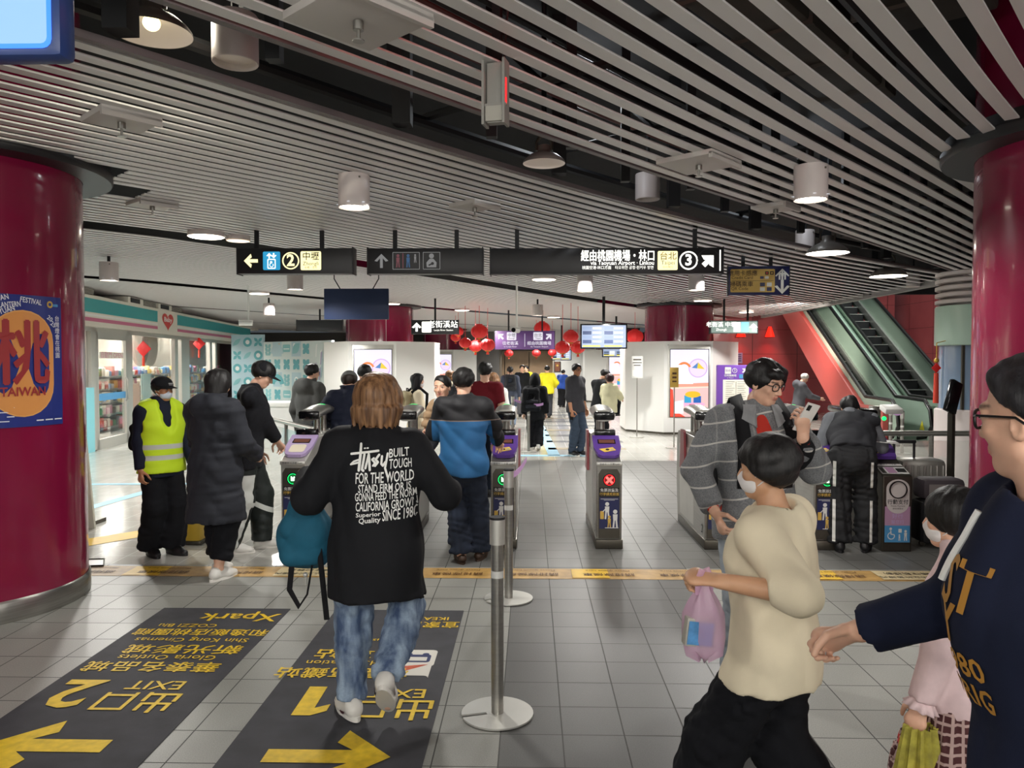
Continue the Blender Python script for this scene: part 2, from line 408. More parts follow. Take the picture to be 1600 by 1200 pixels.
# dark backing above the slats so that the void reads almost black
# structure seen in the void: hangers, pipes, ducts (each its own piece)
M_steel_dark = mat('painted_hanger', '#0e1014', 0.6)
M_duct = mat('duct_grey', '#4a4842', .7, var=.25, vscale=3)
M_pipe_red = mat('fire_pipe', '#5b2422', .5)
def along(t, off, pl=E1):
    P = resample(pl, 60); i = min(int(t*59), 58); p = P[i].lerp(P[i+1], t*59-i); d = (P[i+1]-P[i]).normalized(); return p+Vector((-d.y, d.x, 0))*off, d
for k in range(30):
    t = .16+.026*k; p, d = along(t, -.15-.5*((k*7) % 3)/2)
    mb = MB(); w = .07 if k % 3 else .11
    mb.box((p.x, p.y, 3.82), (w, w, 1.25)); struct(mb.build('ceiling_hanger', M_steel_dark))
for off, z, r, mm in ((-.25, 3.75, .035, M_pipe_red), (-.55, 3.95, .03, M_steel_dark), (-1.0, 3.5, .025, M_steel_dark), (-.8, 3.6, .03, M_pipe_red), (.3, 3.45, .04, M_steel_dark), (-1.3, 3.7, .05, M_steel_dark), (-2.4, 3.75, .06, M_steel_dark), (-3.6, 3.7, .06, M_steel_dark)):
    mb = MB(); mb.tube([along(t/20, off)[0]+Vector((0, 0, z)) for t in range(1, 20)], r, 8); struct(mb.build('ceiling_pipe', mm))
for k in range(9):
    p, d = along(.2+.075*k, -.55); q = Vector((-d.y, d.x, 0))
    mb = MB(); mb.tube([p-q*.7+Vector((0, 0, 3.5+.08*(k % 3))), p+q*.9+Vector((0, 0, 3.5+.08*(k % 3)))], .03, 6)
    mb.tube([p-q*.6+Vector((0, 0, 3.35)), p-q*.1+d*.1+Vector((0, 0, 3.55)), p+q*.5+d*.2+Vector((0, 0, 4.1))], .022, 6)
    struct(mb.build('ceiling_brace', M_steel_dark))
for t, off, ln, sz in ((.30, -.5, 2.2, (.6, .45)), (.5, -1.75, 3.0, (.5, .5)), (.72, -1.75, 2.0, (.45, .4)), (.42, -2.6, 3.6, (.7, .5)), (.62, -3.4, 3.6, (.7, .5))):
    p, d = along(t, off); M = Matrix.Translation((p.x, p.y, 4.15)) @ Matrix.Rotation(math.atan2(d.y, d.x), 4, 'Z')
    mb = MB(); mb.box((0, 0, 0), (ln, sz[0], sz[1]), M, .02)
    for i in range(4): mb.box((-ln/2+ln*(i+.5)/4, 0, 0), (.04, sz[0]+.05, sz[1]+.05), M)
    struct(mb.build('ceiling_duct', M_duct))

# ---- pillars
M_pillar = mat('pillar_enamel', '#7e1138', 0.20, 0.0, var=.06, vscale=1.5, coat=.35)
M_pillar_ring = mat('brushed_steel', '#9b9994', 0.30, 0.9, var=.12, vscale=3, stretch=(1, 1, 30))
M_collar = mat('collar_dark', '#1b1b1d', .45)
M_seam = mat('seam_dark', '#3a0a1a', .6)
def pillar(i, x, y, r=.75, collar=True):
    mb = MB(); mb.lathe([(r, 0.0), (r, CEIL+1.2)], 72, Matrix.Translation((x, y, 0)))
    o = struct(mb.build('pillar_%s' % 'abcdef'[i], M_pillar, smooth=60))
    rb = MB(); rb.lathe([(r+.012, 0), (r+.014, .02), (r+.014, .135), (r+.004, .15)], 72, Matrix.Translation((x, y, 0)))
    struct(rb.build('trim_base', M_pillar_ring, smooth=60))
    cb = MB(); cb.lathe([(r+.002, CEIL-.05), (r+.20, CEIL-.05), (r+.21, CEIL-.03), (r+.21, CEIL+.02), (r+.19, CEIL+.03), (r+.19, CEIL+.10), (r+.002, CEIL+.10)], 72, Matrix.Translation((x, y, 0)))
    struct(cb.build('trim_collar', M_collar, smooth=40))
    sm = MB(); a = math.atan2(-y, -x)
    for da in (.18, -1.1): sm.box((x+math.cos(a+da)*r, y+math.sin(a+da)*r, CEIL/2+.2), (.012, .012, CEIL-.5))
    if i >= 2: struct(sm.build('trim_seam', mat('seam_pale', '#b9a9ae', .5)))
for i, (x, y) in enumerate(PILLARS): pillar(i, x, y, .75 if i < 2 else .85)

# ---- outer walls
M_wall_maroon = mat('wall_maroon', '#5a1328', .35, var=.1, vscale=.8)
M_wall_lift = mat('lift_wall', '#a08d7a', .45, .2, var=.08, vscale=2)
M_white_panel = mat('white_panel', '#e2e2df', .35)
M_grey_wall = mat('grey_wall', '#6c6a68', .6)
def wallbox(name, c, d, m): mb = MB(); mb.box(c, d); return struct(mb.build(name, m, smooth=0))
wallbox('wall_back', (0, 40.2, 1.6), (30, .2, 3.3), M_grey_wall)
wallbox('wall_left', (-15.6, 18, 2.2), (.2, 46, 4.5), M_wall_maroon)
wallbox('wall_behind', (0, -6.6, 2.2), (44, .2, 4.5), M_white_panel)
wallbox('wall_right', (14.2, 6.0, 2.2), (.2, 22, 4.5), M_wall_maroon)
# far lift lobby: bronze door leaves in a recess lit by added spots
lp = MB()
for k in range(4): lp.box((-2.0+k*1.28, 39.95, 1.12), (1.24, .06, 2.2))
lp.box((-.1, 39.96, 2.26), (5.2, .05, .05)); struct(lp.build('door_1', M_wall_lift, smooth=0))
wallbox('wall_lobby_left', (-3.1, 38.2, 1.6), (3.2, 3.8, 3.3), M_grey_wall)
wallbox('wall_lobby_right', (3.15, 38.2, 1.6), (4.0, 3.8, 3.3), M_white_panel)
wallbox('trim_lobby', (0, 37.6, 2.86), (6, .3, .72), M_grey_wall)
# red enamel wall by the escalators, with panel joints
def red_wall_mat():
    m = bpy.data.materials.new('red_panels'); m.use_nodes = True; t = NT(m); b = t.bsdf(); c, X, Y, Z = t.coords('Object')
    j = None
    for ax, per in ((X, 1.5), (Y, 1.5), (Z, .82)):
        f = t.math('FRACT', t.math('DIVIDE', t.math('ADD', ax, 30), per)); l = t.lt(f, .012); j = l if j is None else t.math('MAXIMUM', j, l)
    t.set(b.inputs['Base Color'], t.mix(j, t.mix(t.ramp(t.noise(1.0, 3, c), .3, .7), lin('#8e4246'), lin('#a05052')), lin('#2a0a0c')))
    b.inputs['Roughness'].default_value = .32; b.inputs['Coat Weight'].default_value = .3; return m
M_red = red_wall_mat()
wallbox('wall_red', (9.0, 26.1, 2.6), (6.5, .2, 5.4), M_red)
wallbox('wall_escalator', (12.6, 20.0, 3.6), (.2, 14.0, 7.4), M_red)
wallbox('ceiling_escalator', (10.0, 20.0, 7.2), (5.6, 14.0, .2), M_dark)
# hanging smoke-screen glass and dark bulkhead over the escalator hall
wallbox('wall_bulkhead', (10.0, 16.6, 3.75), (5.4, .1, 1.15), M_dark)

# ---- tactile / warning band on the floor, floor tapes
M_band = mat('queue_band', '#b08c50', .5, var=.22, vscale=9)
M_band_pale = mat('queue_band_pale', '#c9b88f', .5, var=.1, vscale=20)
M_band_yellow = mat('queue_band_yellow', '#e0b52a', .5, var=.1, vscale=8)
M_ink = mat('ink_brown', '#5b3a18', .6); M_black = mat('print_black', '#151515', .5); M_tapeblue = mat('guide_tape_blue', '#8fbfd6', .5)
fb = tag(MB().add([(-5.3, 6.07, .002), (3.55, 6.07, .002), (3.55, 6.37, .002), (-5.3, 6.37, .002)], [(0, 1, 2, 3)]).build('queue_line', M_band, smooth=0),
         'long yellow printed queue band stuck across the floor before the gates', 'floor marking')
fa = Art((0, 6.22, .002), (-1, 0, 0), (0, -1, 0)); fa.lift = .0015
x = -5.2; k = 0
while x < 3.3:
    if -0.15 < x < .2 or 2.35 < x < 2.9 or -2.4 < x < -2.0:
        fa.rect(-x-.52, -.125, -x, .125, M_band_pale); fa.text('請勿站立於黃線內', -x-.26, .055, .066, M_black); fa.text('請往前移動', -x-.26, -.05, .075, M_black); x += .58
    else:
        if k % 3 == 0: fa.rect(-x-.3, -.13, -x, .13, M_band_yellow)
        fa.text('請排隊候車', -x-.3, .03, .085, M_ink, bold=.01); fa.text('Please queue here', -x-.3, -.08, .05, M_ink); x += .62
    k += 1
fa.build('lettering', fb)
yb = MB(); yb.add([(-5.2, 6.35, .003), (-4.75, 6.35, .003), (-3.6, 7.75, .003), (-4.0, 7.75, .003)], [(0, 1, 2, 3)])
tag(yb.build('floor_tape', M_band_yellow, smooth=0), 'bright yellow floor strip running back behind the guard from the band', 'floor marking')
def tape(pts, w, label):
    mb = MB(); P = [Vector((a, b, 0)) for a, b in pts]; vs = []
    for i, p in enumerate(P):
        d = (P[min(i+1, len(P)-1)]-P[max(i-1, 0)]).normalized(); n = Vector((-d.y, d.x, 0))*w/2; vs += [(p.x-n.x, p.y-n.y, .003), (p.x+n.x, p.y+n.y, .003)]
    mb.add(vs, [(2*i, 2*i+1, 2*i+3, 2*i+2) for i in range(len(P)-1)]); return tag(mb.build('floor_tape', M_tapeblue, smooth=0), label, 'floor marking', 'pale blue floor tapes')
a, b, c, d = floor_at(128, 797), floor_at(230, 768), floor_at(128, 757), floor_at(300, 756)
tape([(a.x, a.y), (b.x, b.y)], .16, 'pale blue tape slanting across the bright floor left of the guard')
tape([(c.x, c.y), (d.x, d.y)], .12, 'pale blue tape running level behind the guard towards the shop')
a, b, c = floor_at(866, 712), floor_at(846, 670), floor_at(838, 655)
tape([(a.x, a.y), (b.x, b.y), (c.x, c.y)], .22, 'pale blue tape leading away beside the hooded walker')
a, b = floor_at(800, 712), floor_at(920, 712)
tape([(a.x, a.y), (b.x, b.y)], .22, 'pale blue tape across the floor at the standing man\'s shoes')
# polished-hall advert film on the floor: dark cross strips
M_film = mat('floor_film', '#6d6f70', .25); M_film_pale = mat('floor_film_pale', '#a59a82', .25)
for k in range(9):
    y = 15.0+k*1.35
    mb = MB(); mb.add([(.35, y, .003), (1.9+.1*(k % 2), y, .003), (1.9+.1*(k % 2), y+.34, .003), (.35, y+.34, .003)], [(0, 1, 2, 3)])
    tag(mb.build('floor_film', M_film if k % 3 else M_film_pale, smooth=0), 'one of the %s cross strips of film on the polished white floor' % ('dark grey' if k % 3 else 'tan'), 'floor marking', 'film strips on the polished floor')

# ---- exit mats
M_mat = mat('exit_mat', '#35353a', .75, var=.22, vscale=7, bump=.3, bscale=300)
M_yel = mat('mat_yellow', '#d8b51f', .6, var=.16, vscale=22)
M_matwhite = mat('mat_white', '#d5d2c8', .6); M_navy_print = mat('print_navy', '#26305e', .5); M_orange_print = mat('print_orange', '#cc5a38', .5)
def exit_mat(x0, x1, y1, y0, label):
    mb = MB(); mb.prism([(x0, y0), (x1, y0), (x1, y1), (x0, y1)], 0.0, .004, axis='z'); o = tag(mb.build('exit_mat', M_mat, smooth=0), label, 'floor mat'); return o
m1 = exit_mat(-2.59, -1.69, 5.28, 1.6, 'left one of the two dark floor mats, its yellow arrow pointing left')
m2 = exit_mat(-1.365, -.466, 5.27, 1.6, 'right one of the two dark floor mats, under the walking woman in the lettered jacket')
# reading direction is from +x to -x: letters stand upside down for the camera
def mat_art(xc):
    a = Art((xc, 0, .004), (-1, 0, 0), (0, -1, 0)); a.lift = .0012; return a
def my(py): return floor_at(829, py).y
a = mat_art(-2.14)
a.text('Xpark', -.16, -my(969), .21, M_yel, bold=.012)
a.text('和逸飯店桃園館', -.02, -my(993), .125, M_yel, bold=.012); a.text('COZZI Blu', .12, -my(983), .085, M_yel)
a.text('新光影城', -.04, -my(1020), .15, M_yel, bold=.014, sx=1.2); a.text('Shin Kong Cinemas', -.02, -my(1006), .092, M_yel)
a.text('華泰名品城', .02, -my(1048), .15, M_yel, bold=.014, sx=1.05); a.text('Gloria Outlets', .0, -my(1034), .10, M_yel)
a.text('出口', -.12, -my(1103), .25, M_yel, bold=.01, sx=.9); a.text('EXIT', -.13, -my(1078), .15, M_yel, bold=.008)
a.text('2', .26, -my(1090), .46, M_yel, bold=.02)
a.arrow(.06, -my(1176), .56, 0, M_yel, w=.2, head=.42)
a.build('lettering', m1)
a = mat_art(-.915)
a.text('宜家家居', -.2, -my(978), .125, M_yel, bold=.012); a.text('IKEA', -.28, -my(969), .085, M_yel, bold=.01)
a.rrect(-.36, -my(1019)-.005, -.13, -my(1019)+.24, .03, M_matwhite); 
bx, by = -.245, -my(1019)+.115
a.rrect(bx-.085, by-.045, bx+.085, by+.07, .02, M_navy_print, .002); a.rect(bx-.065, by-.005, bx+.065, by+.05, M_matwhite, .003)
a.disc(bx-.05, by-.05, .02, M_navy_print, .002); a.disc(bx+.05, by-.05, .02, M_navy_print, .002)
a.text('公車站', .1, -my(1019)+.06, .15, M_yel, bold=.014, sx=1.2); a.text('Bus Stop', .1, -my(1004), .075, M_yel)
a.rrect(-.35, -my(1059), -.06, -my(1036), .03, M_matwhite)
cy = -my(1047); a.poly([(-.33, cy-.05), (-.08, cy+.07), (-.2, cy+.05)], M_orange_print, .002); a.poly([(-.33, cy-.05), (-.14, cy-.01), (-.10, cy+.03), (-.2, cy+.01)], M_orange_print, .003)
a.text('桃園高鐵站', .14, -my(1055), .15, M_yel, bold=.014, sx=1.0); a.text('THSR Station', .14, -my(1040), .09, M_yel)
a.text('出口', -.22, -my(1110), .25, M_yel, bold=.01, sx=.9); a.text('EXIT', -.22, -my(1087), .15, M_yel, bold=.008)
c1 = -my(1100); a.rect(.17, c1-.165, .265, c1+.165, M_yel); a.poly([(.17, c1+.165), (.10, c1+.115), (.10, c1+.04), (.17, c1+.085)], M_yel)
a.arrow(-.02, -my(1188), .56, 180, M_yel, w=.2, head=.42)
a.build('lettering', m2)
# ================================================================== GATES
M_ss = mat('stainless', '#a5a39d', 0.33, 0.85, var=.08, vscale=4, stretch=(1, 1, 14))
M_ss_light = mat('stainless_light', '#c9c8c2', 0.38, 0.6, var=.05, vscale=4)
M_ss_dark = mat('stainless_dark', '#5a564e', 0.36, 0.8, var=.10, vscale=5)
M_purple = mat('reader_purple', '#5a3a8e', .35); M_purple_pale = mat('reader_purple_pale', '#b9a4cf', .4)
M_blackgl = mat('black_gloss', '#0c0c0e', .15); M_blackmt = mat('black_matte', '#17171a', .6); M_white = mat('white_paint', '#e6e6e2', .4)
M_green_led = glow('led_green', '#12d564', 2.2); M_red_led = glow('led_red', '#ff1a1f', 2.4); M_ledw = glow('led_pale', '#d8ffe0', 2.5); M_ledpink = glow('led_pink', '#ff6a60', 1.5)
M_navyp = mat('notice_navy', '#1d2350', .45); M_gold = mat('notice_gold', '#c9a54a', .45); M_noticew = mat('notice_white', '#d8d8d4', .45)
M_flap = mat('flap_red', '#8c2530', .3, alpha=.85); M_pinkp = mat('notice_pink', '#b08aa8', .45); M_bluep = mat('notice_blue', '#4a8fc0', .45)
M_card = mat('card_yellow', '#e8c455', .4); M_screen_dim = mat('reader_screen', '#5a3a32', .2, emit=.15, emit_color='#9a5a45')
def picto_person(a, x, y, h, m, w=.0, child=False):
    a.disc(x, y+h*.88, h*.115, m); a.poly([(x-h*.13, y+h*.74), (x+h*.13, y+h*.74), (x+h*.11, y+h*.40), (x-h*.11, y+h*.40)], m)
    a.line(x-h*.06, y+h*.42, x-h*.10, y, h*.09, m); a.line(x+h*.06, y+h*.42, x+h*.10, y, h*.09, m)
def gate(xl, y0, number, led, label, kind='plain', w=.235, reader='purple'):
    t = thing('ticket_gate', label, 'ticket gate', (xl+w/2, y0, 0), 0, 'ticket gates in a row'); x0, x1 = -w/2, w/2
    side = [(0.015, .0), (.0, .09), (-.01, .80), (.02, .825), (.40, .985), (.44, 1.0), (1.28, 1.0), (1.36, .93), (1.38, .45), (1.30, .0)]
    mb = MB(); mb.prism(side, x0, x1, axis='x'); o = mb.build('body', M_ss if kind != 'old' else M_ss_light, t, smooth=30)
    bv = o.modifiers.new('bevel', 'BEVEL'); bv.width = .008; bv.segments = 2; bv.limit_method = 'ANGLE'
    pl = MB(); pl.box((0, .60, .045), (w+.02, 1.26, .09), None, .01); pl.build('plinth', M_ss_dark, t)
    # side panels with joints
    for s in (x0-.003, x1+.003):
        sp = MB(); sp.prism([(.47, .12), (1.16, .12), (1.22, .86), (.50, .86)], min(s, s+.004), max(s, s+.004), axis='x'); sp.build('side_panel', M_ss_light, t, smooth=30)
    fp = MB(); fp.prism([(x0+.018, .10), (x1-.018, .10), (x1-.018, .70), (x1-.045, .745), (x0+.045, .745), (x0+.018, .70)], -.018, -.004); fp.build('front_panel', M_ss_dark, t, smooth=0)
    bar = MB(); bar.box((0, -.012, .795), (w+.004, .05, .035), None, .006); bar.build('front_bar', M_ss_light, t)
    ba = Art((0, -.038, .795)); ba.text('悠遊卡 一卡通 icash', 0, 0, .022, M_blackmt); ba.build('lettering', t)
    # sloping card reader
    n = Vector((0, -.16, .38)).normalized(); up = Vector((0, .38, .16)).normalized()
    R = Matrix(((1, 0, 0, 0), (0, up.y, n.y, .0), (0, up.z, n.z, .0), (0, 0, 0, 1)))
    org = Vector((0, .215, .915)); MM = Matrix.Translation(org) @ R
    rb = MB(); pts = [(x0-.012, .20), (x1+.012, .20), (x1+.012, -.03), (x1-.02, -.165), (x1-.055, -.195), (x0+.055, -.195), (x0+.02, -.165), (x0-.012, -.03)]
    rb.prism(pts, 0.0, .03, MM, axis='z'); rd = rb.build('card_reader', M_purple if reader == 'purple' else M_purple_pale, t, smooth=30)
    ra = Art(org+n*.031, (1, 0, 0), up); ra.rect(-.085, .03, .085, .115, M_blackgl); ra.rect(-.075, .04, .075, .105, M_screen_dim, .004)
    if reader == 'purple':
        for (c, sn) in ((0, 0),): 
            p = [(-.02-.065, -.075), (.05, -.04), (.075, -.095), (-.035, -.135)]; ra.poly(p, M_card); ra.disc(-.005, -.088, .018, M_blackmt, .004); ra.line(.02, -.09, .055, -.078, .02, M_ss_light, .004)
    else: ra.rrect(-.075, -.15, .075, .0, .03, mat('reader_pad', '#e9dfc8', .4))
    ra.build('reader_face', rd)
    bk = MB(); bk.box((0, .455, 1.035), (w-.03, .10, .075), None, .012); bk.build('scanner', M_blackgl, t)
    # indicator
    if kind != 'access':
        ia = Art((0, -.018, .645)); gm = M_green_led if led == 'green' else M_red_led
        ia.disc(0, 0, .058, M_blackgl, .002); ia.ring(0, 0, .044, .050, gm, .004); ia.disc(0, 0, .040, mat('led_back_'+led, '#0a4a20' if led == 'green' else '#4a0608', .4, emit=.5, emit_color='#0a7a30' if led == 'green' else '#8a0a10'), .003)
        if led == 'green': ia.arrow(.0, -.0, .052, 225, M_ledw, .005, w=.3, head=.6)
        else: ia.line(-.03, -.03, .03, .03, .022, M_ledpink, .005); ia.line(-.03, .03, .03, -.03, .022, M_ledpink, .006)
        ia.build('indicator', t)
        na = Art((0, -.018, .40)); 
        na.rect(-.092, .085, .092, .175, M_blackmt); na.text('免票孩童及', 0, .148, .034, M_noticew, bold=.01); na.text('行李請走前面', 0, .112, .030, M_gold, bold=.012)
        na.rect(-.092, -.21, .092, .083, M_navyp); na.rect(-.08, .066, .08, .070, M_noticew); na.rect(-.05, .056, .05, .059, M_noticew)
        picto_person(na, -.02, -.12, .16, M_noticew); na.rrect(-.085, -.12, -.05, -.045, .006, M_gold); na.line(-.06, -.05, -.03, -.02, .008, M_noticew)
        picto_person(na, .055, -.20, .17, M_noticew); picto_person(na, .0, -.20, .115, M_gold); na.rect(-.04, -.204, .085, -.198, M_noticew)
        na.build('notice', t)
    for s in (-1, 1):
        d = Art((s*(w/2+.001), .10, .17), (0, -s, 0) if s < 0 else (0, 1, 0), (0, 0, 1)); d.fn = (lambda ss: (lambda a, b, l: Vector((ss*(w/2+.002+l), .10+a*(-1 if ss < 0 else 1), .17+b))))(s)
        d.disc(0, 0, .045, M_ss_light, .001); d.text(number, 0, 0, .11, M_blackmt, bold=.02, lift=.003); d.build('number_plate', t)
    # posts and the long canopy that carries the far side readers
    for yy in (.80, 1.05):
        p = MB(); p.cyl((0, yy, 1.0), (0, yy, 1.20), .034, n=16); p.build('post', M_ss, t)
    cy = []
    for i in range(25):
        u = i/24; y = .52+u*.86; s = 1.0 if u < .35 else max(.05, math.cos((u-.35)/.65*PI/2*.97)**.6); cy.append((y, s))
    cb = MB(); rings = []
    for y, s in cy:
        hw, hh, zc = (.075+.02*u)*s+.02, .05*s+.01, 1.205+.03*math.sin(PI*(y-.52)/.86)
        rings.append([(hw*math.cos(a)*1.0, y, zc+hh*math.sin(a)) for a in [2*PI*j/20 for j in range(20)]])
    o0 = 0; vs = [p for r in rings for p in r]; fs = [(i*20+j, i*20+(j+1) % 20, (i+1)*20+(j+1) % 20, (i+1)*20+j) for i in range(24) for j in range(20)]+[tuple(range(20))[::-1], tuple(480+j for j in range(20))]
    cb.add(vs, fs); cn = cb.build('canopy', M_ss, t, smooth=50)
    lb = MB(); lb.box((0, .515, 1.205), (.205, .05, .085), None, .015); lb.build('end_cap', M_blackgl, cn)
    if led == 'green':
        g = MB(); g.ball((0, .95, 1.283), (.05, .06, .012)); g.build('status_light', M_green_led, cn)
    for s in (-1, 1):
        f = MB(); f.prism([(.80, .62), (1.06, .62), (1.02, 1.03), (.86, 1.03)], s*(w/2+.006) if s > 0 else -(w/2+.03), (w/2+.03) if s > 0 else -(w/2+.006), axis='x'); f.build('flap', M_flap, t)
    return t
GX = [(-2.345, '6', 'green', 'steel ticket gate with green arrow beside the hand of the man in the black cap', 'old', 'pale'),
      (-1.36, '5', 'green', 'steel ticket gate mostly hidden by the woman in the lettered black jacket', 'plain', 'purple'),
      (-.37, '4', 'green', 'steel ticket gate with green arrow right of the man in the blue jacket', 'plain', 'purple'),
      (.615, '3', 'red', 'steel ticket gate showing a lit red cross, number 3 at its foot', 'plain', 'purple'),
      (1.62, '2', 'red', 'steel ticket gate number 2 half hidden by the man in the plaid jacket', 'plain', 'purple'),
      (2.62, '1', 'green', 'steel ticket gate between the plaid jacket man and the bending guard', 'plain', 'purple')]
for xl, num, led, lab, kd, rd in GX: gate(xl, 7.08, num, led, lab, kd, reader=rd)
# barrier-free gate with bin-like opening, right of the bending guard
def access_gate():
    w = .27; t = thing('ticket_gate', 'wide barrier-free gate post with round dark hole, lilac and blue wheelchair panel', 'ticket gate', (3.22+w/2, 7.02, 0), 0, 'ticket gates in a row')
    x0, x1 = -w/2, w/2
    mb = MB(); mb.prism([(0, 0), (-.01, .66), (.0, .70), (.24, .79), (.60, .98), (.66, 1.0), (1.36, 1.0), (1.42, .9), (1.42, 0)], x0, x1, axis='x'); o = mb.build('body', M_ss_dark, t, smooth=30)
    bv = o.modifiers.new('bevel', 'BEVEL'); bv.width = .01; bv.segments = 2; bv.limit_method = 'ANGLE'
    a = Art((0, -.012, 0)); a.fn = lambda p, q, l: Vector((p, -.008-.002-l, q))
    a.rect(x0+.02, .09, x1-.02, .245, M_bluep); a.rect(x0+.02, .245, x1-.02, .42, M_pinkp)
    a.ring(-.055, .15, .026, .034, M_noticew, .003, 100, 380); a.disc(-.06, .215, .012, M_noticew, .003); a.line(-.06, .20, -.055, .16, .010, M_noticew, .003); a.line(-.055, .165, -.025, .16, .009, M_noticew, .003)
    picto_person(a, .02, .105, .06, M_noticew); picto_person(a, .075, .105, .10, M_noticew); a.rrect(.01, .18, .04, .215, .004, M_noticew)
    a.text('好行', 0, .33, .05, M_purple_pale, lift=.004); a.text('幫您行', 0, .275, .04, M_purple_pale, lift=.004)
    # pale capsule plate round the hole
    pts = [(-.105+.0, .48)]
    p = [(.105*math.cos(math.radians(v)), .46+.105*math.sin(math.radians(v))) for v in range(180, 361, 15)]+[(.105*math.cos(math.radians(v)), .585+.085*math.sin(math.radians(v))) for v in range(0, 181, 15)]
    a.poly(p, mat('plate_pale', '#c4bdbb', .5), .004); a.text('行動支付', 0, .46, .048, M_blackmt, bold=.012, lift=.006); a.text('Mobile Payment', 0, .425, .020, M_blackmt, lift=.006); a.text('請將條碼靠近', 0, .40, .016, M_blackmt, lift=.006)
    a.build('notice', t)
    h = MB(); h.lathe([(.082, 0), (.080, .012), (.072, .012), (.070, -.09), (.0, -.09)], 32, Matrix.Translation((0, -.016, .575)) @ Matrix.Rotation(PI/2, 4, 'X')); h.build('scan_hole', M_blackgl, t)
    n = Vector((0, -.19, .36)).normalized(); up = Vector((0, .36, .19)).normalized(); org = Vector((0, .42, .90))
    R = Matrix(((1, 0, 0, 0), (0, up.y, n.y, 0), (0, up.z, n.z, 0), (0, 0, 0, 1))); MM = Matrix.Translation(org) @ R
    rb = MB(); rb.prism([(x0, .2), (x1, .2), (x1, -.05), (x1-.03, -.18), (x0+.03, -.18), (x0, -.05)], 0, .035, MM, axis='z'); rd = rb.build('card_reader', M_purple, t, smooth=30)
    ra = Art(org+n*.036, (1, 0, 0), up); ra.rect(-.09, .05, .09, .13, M_blackgl); ra.rect(-.08, .058, .08, .122, M_screen_dim, .004)
    ra.poly([(-.10, -.05), (.03, -.0), (.06, -.08), (-.05, -.13)], M_card); ra.disc(-.015, -.065, .025, M_gold, .004); ra.build('reader_face', rd)
    sl = Vector((0, -.09, .24)).normalized(); upl = Vector((0, .24, .09)).normalized(); la = Art(Vector((0, .12, .748)), (1, 0, 0), upl)
    la.rect(x0+.01, -.10, x1-.01, .03, M_noticew); la.rect(x0+.02, -.09, x0+.06, .02, M_ss_dark, .004); la.rect(.03, -.07, x1-.02, .0, M_blackmt, .004); la.rect(-.06, -.09, .02, .02, M_pinkp, .004)
    la.rect(x0+.01, .05, x1-.01, .09, M_noticew); la.text('悠遊卡 一卡通', 0, .07, .024, M_blackmt, lift=.005); la.build('instruction_plate', t)
    for yy in (.9, 1.2):
        p = MB(); p.cyl((0, yy, 1.0), (0, yy, 1.2), .034, n=16); p.build('post', M_ss, t)
    cb = MB(); cb.box((0, 1.02, 1.235), (.2, .82, .07), None, .03); cb.build('canopy', M_blackgl, t)
    return t
access_gate()

# ================================================================== STANCHIONS
def stanchion(x, y, h, label, rd=.178, r=.031, slot=200, belt=None, group='belt stanchions'):
    t = thing('belt_stanchion', label, 'stanchion', (x, y, 0), 0, group)
    mb = MB(); pts = []
    a0 = math.radians(slot); n = 40; hw = .012
    for i in range(n+1):
        a = a0+.08+(2*PI-.16)*i/n; pts.append((rd*math.cos(a), rd*math.sin(a)))
    c, s = math.cos(a0), math.sin(a0); inner = .055
    pts += [(c*inner+s*hw, s*inner-c*hw), (c*inner-s*hw, s*inner+c*hw)]
    mb.prism(pts, 0.004, .012, axis='z'); mb.build('base', M_ss_light, t, smooth=20)
    p = MB(); p.cyl((0, 0, .012), (0, 0, h-.13), r, n=24); p.build('pole', M_ss, t)
    k = MB(); k.cyl((0, 0, h-.135), (0, 0, h-.01), r*1.22, n=24); hd = k.build('belt_head', M_ss_light, t)
    k = MB(); k.cyl((0, 0, h-.012), (0, 0, h), r*1.24, n=24); k.build('cap', M_blackmt, hd)
    s = MB(); s.cyl((0, 0, h-.30), (0, 0, h-.265), r*1.03, n=24); s.build('label_band', M_noticew, t)
    if belt:
        b = MB(); p0 = Vector((0, 0, h-.06)); p1 = Vector(belt)
        vs = []
        for i in range(13):
            f = i/12; q = p0.lerp(p1, f)-Vector((0, 0, .03*math.sin(PI*f))); vs += [(q.x, q.y, q.z-.024), (q.x, q.y, q.z+.024)]
        b.add(vs, [(2*i, 2*i+1, 2*i+3, 2*i+2) for i in range(12)])
        o = b.build('belt', mat('belt_pink', '#c79ad0', .6), t, smooth=0, fix=False); sd = o.modifiers.new('thick', 'SOLIDIFY'); sd.thickness = .003
    return t
stanchion(-.163, 3.72, .985, 'shiny steel stanchion on a round slotted base, standing alone in front', slot=196)
stanchion(-.16, 5.55, .96, 'steel stanchion right behind the front one with a pink belt', belt=(.12, 1.55, .83))
for px, py, h, lab in ((801, 700, 1.05, 'slim steel stanchion with pink belt left of the hooded walker'), (826, 706, 1.0, 'slim steel stanchion with pink belt close to the hooded walker\'s backpack')):
    p = floor_at(px, py); stanchion(p.x, p.y, h, lab, rd=.16, r=.028, belt=(.28, -.1, .93))
for px, py, h, lab, bl in ((1391, 709, .86, 'steel belt post with mauve belt in front of the escalator foot', (.19, 0, .76)), (1409, 709, .80, 'short steel belt post at the right end of the mauve belt', None)):
    p = floor_at(px, py); stanchion(p.x, p.y, h, lab, rd=.16, r=.03, belt=bl)
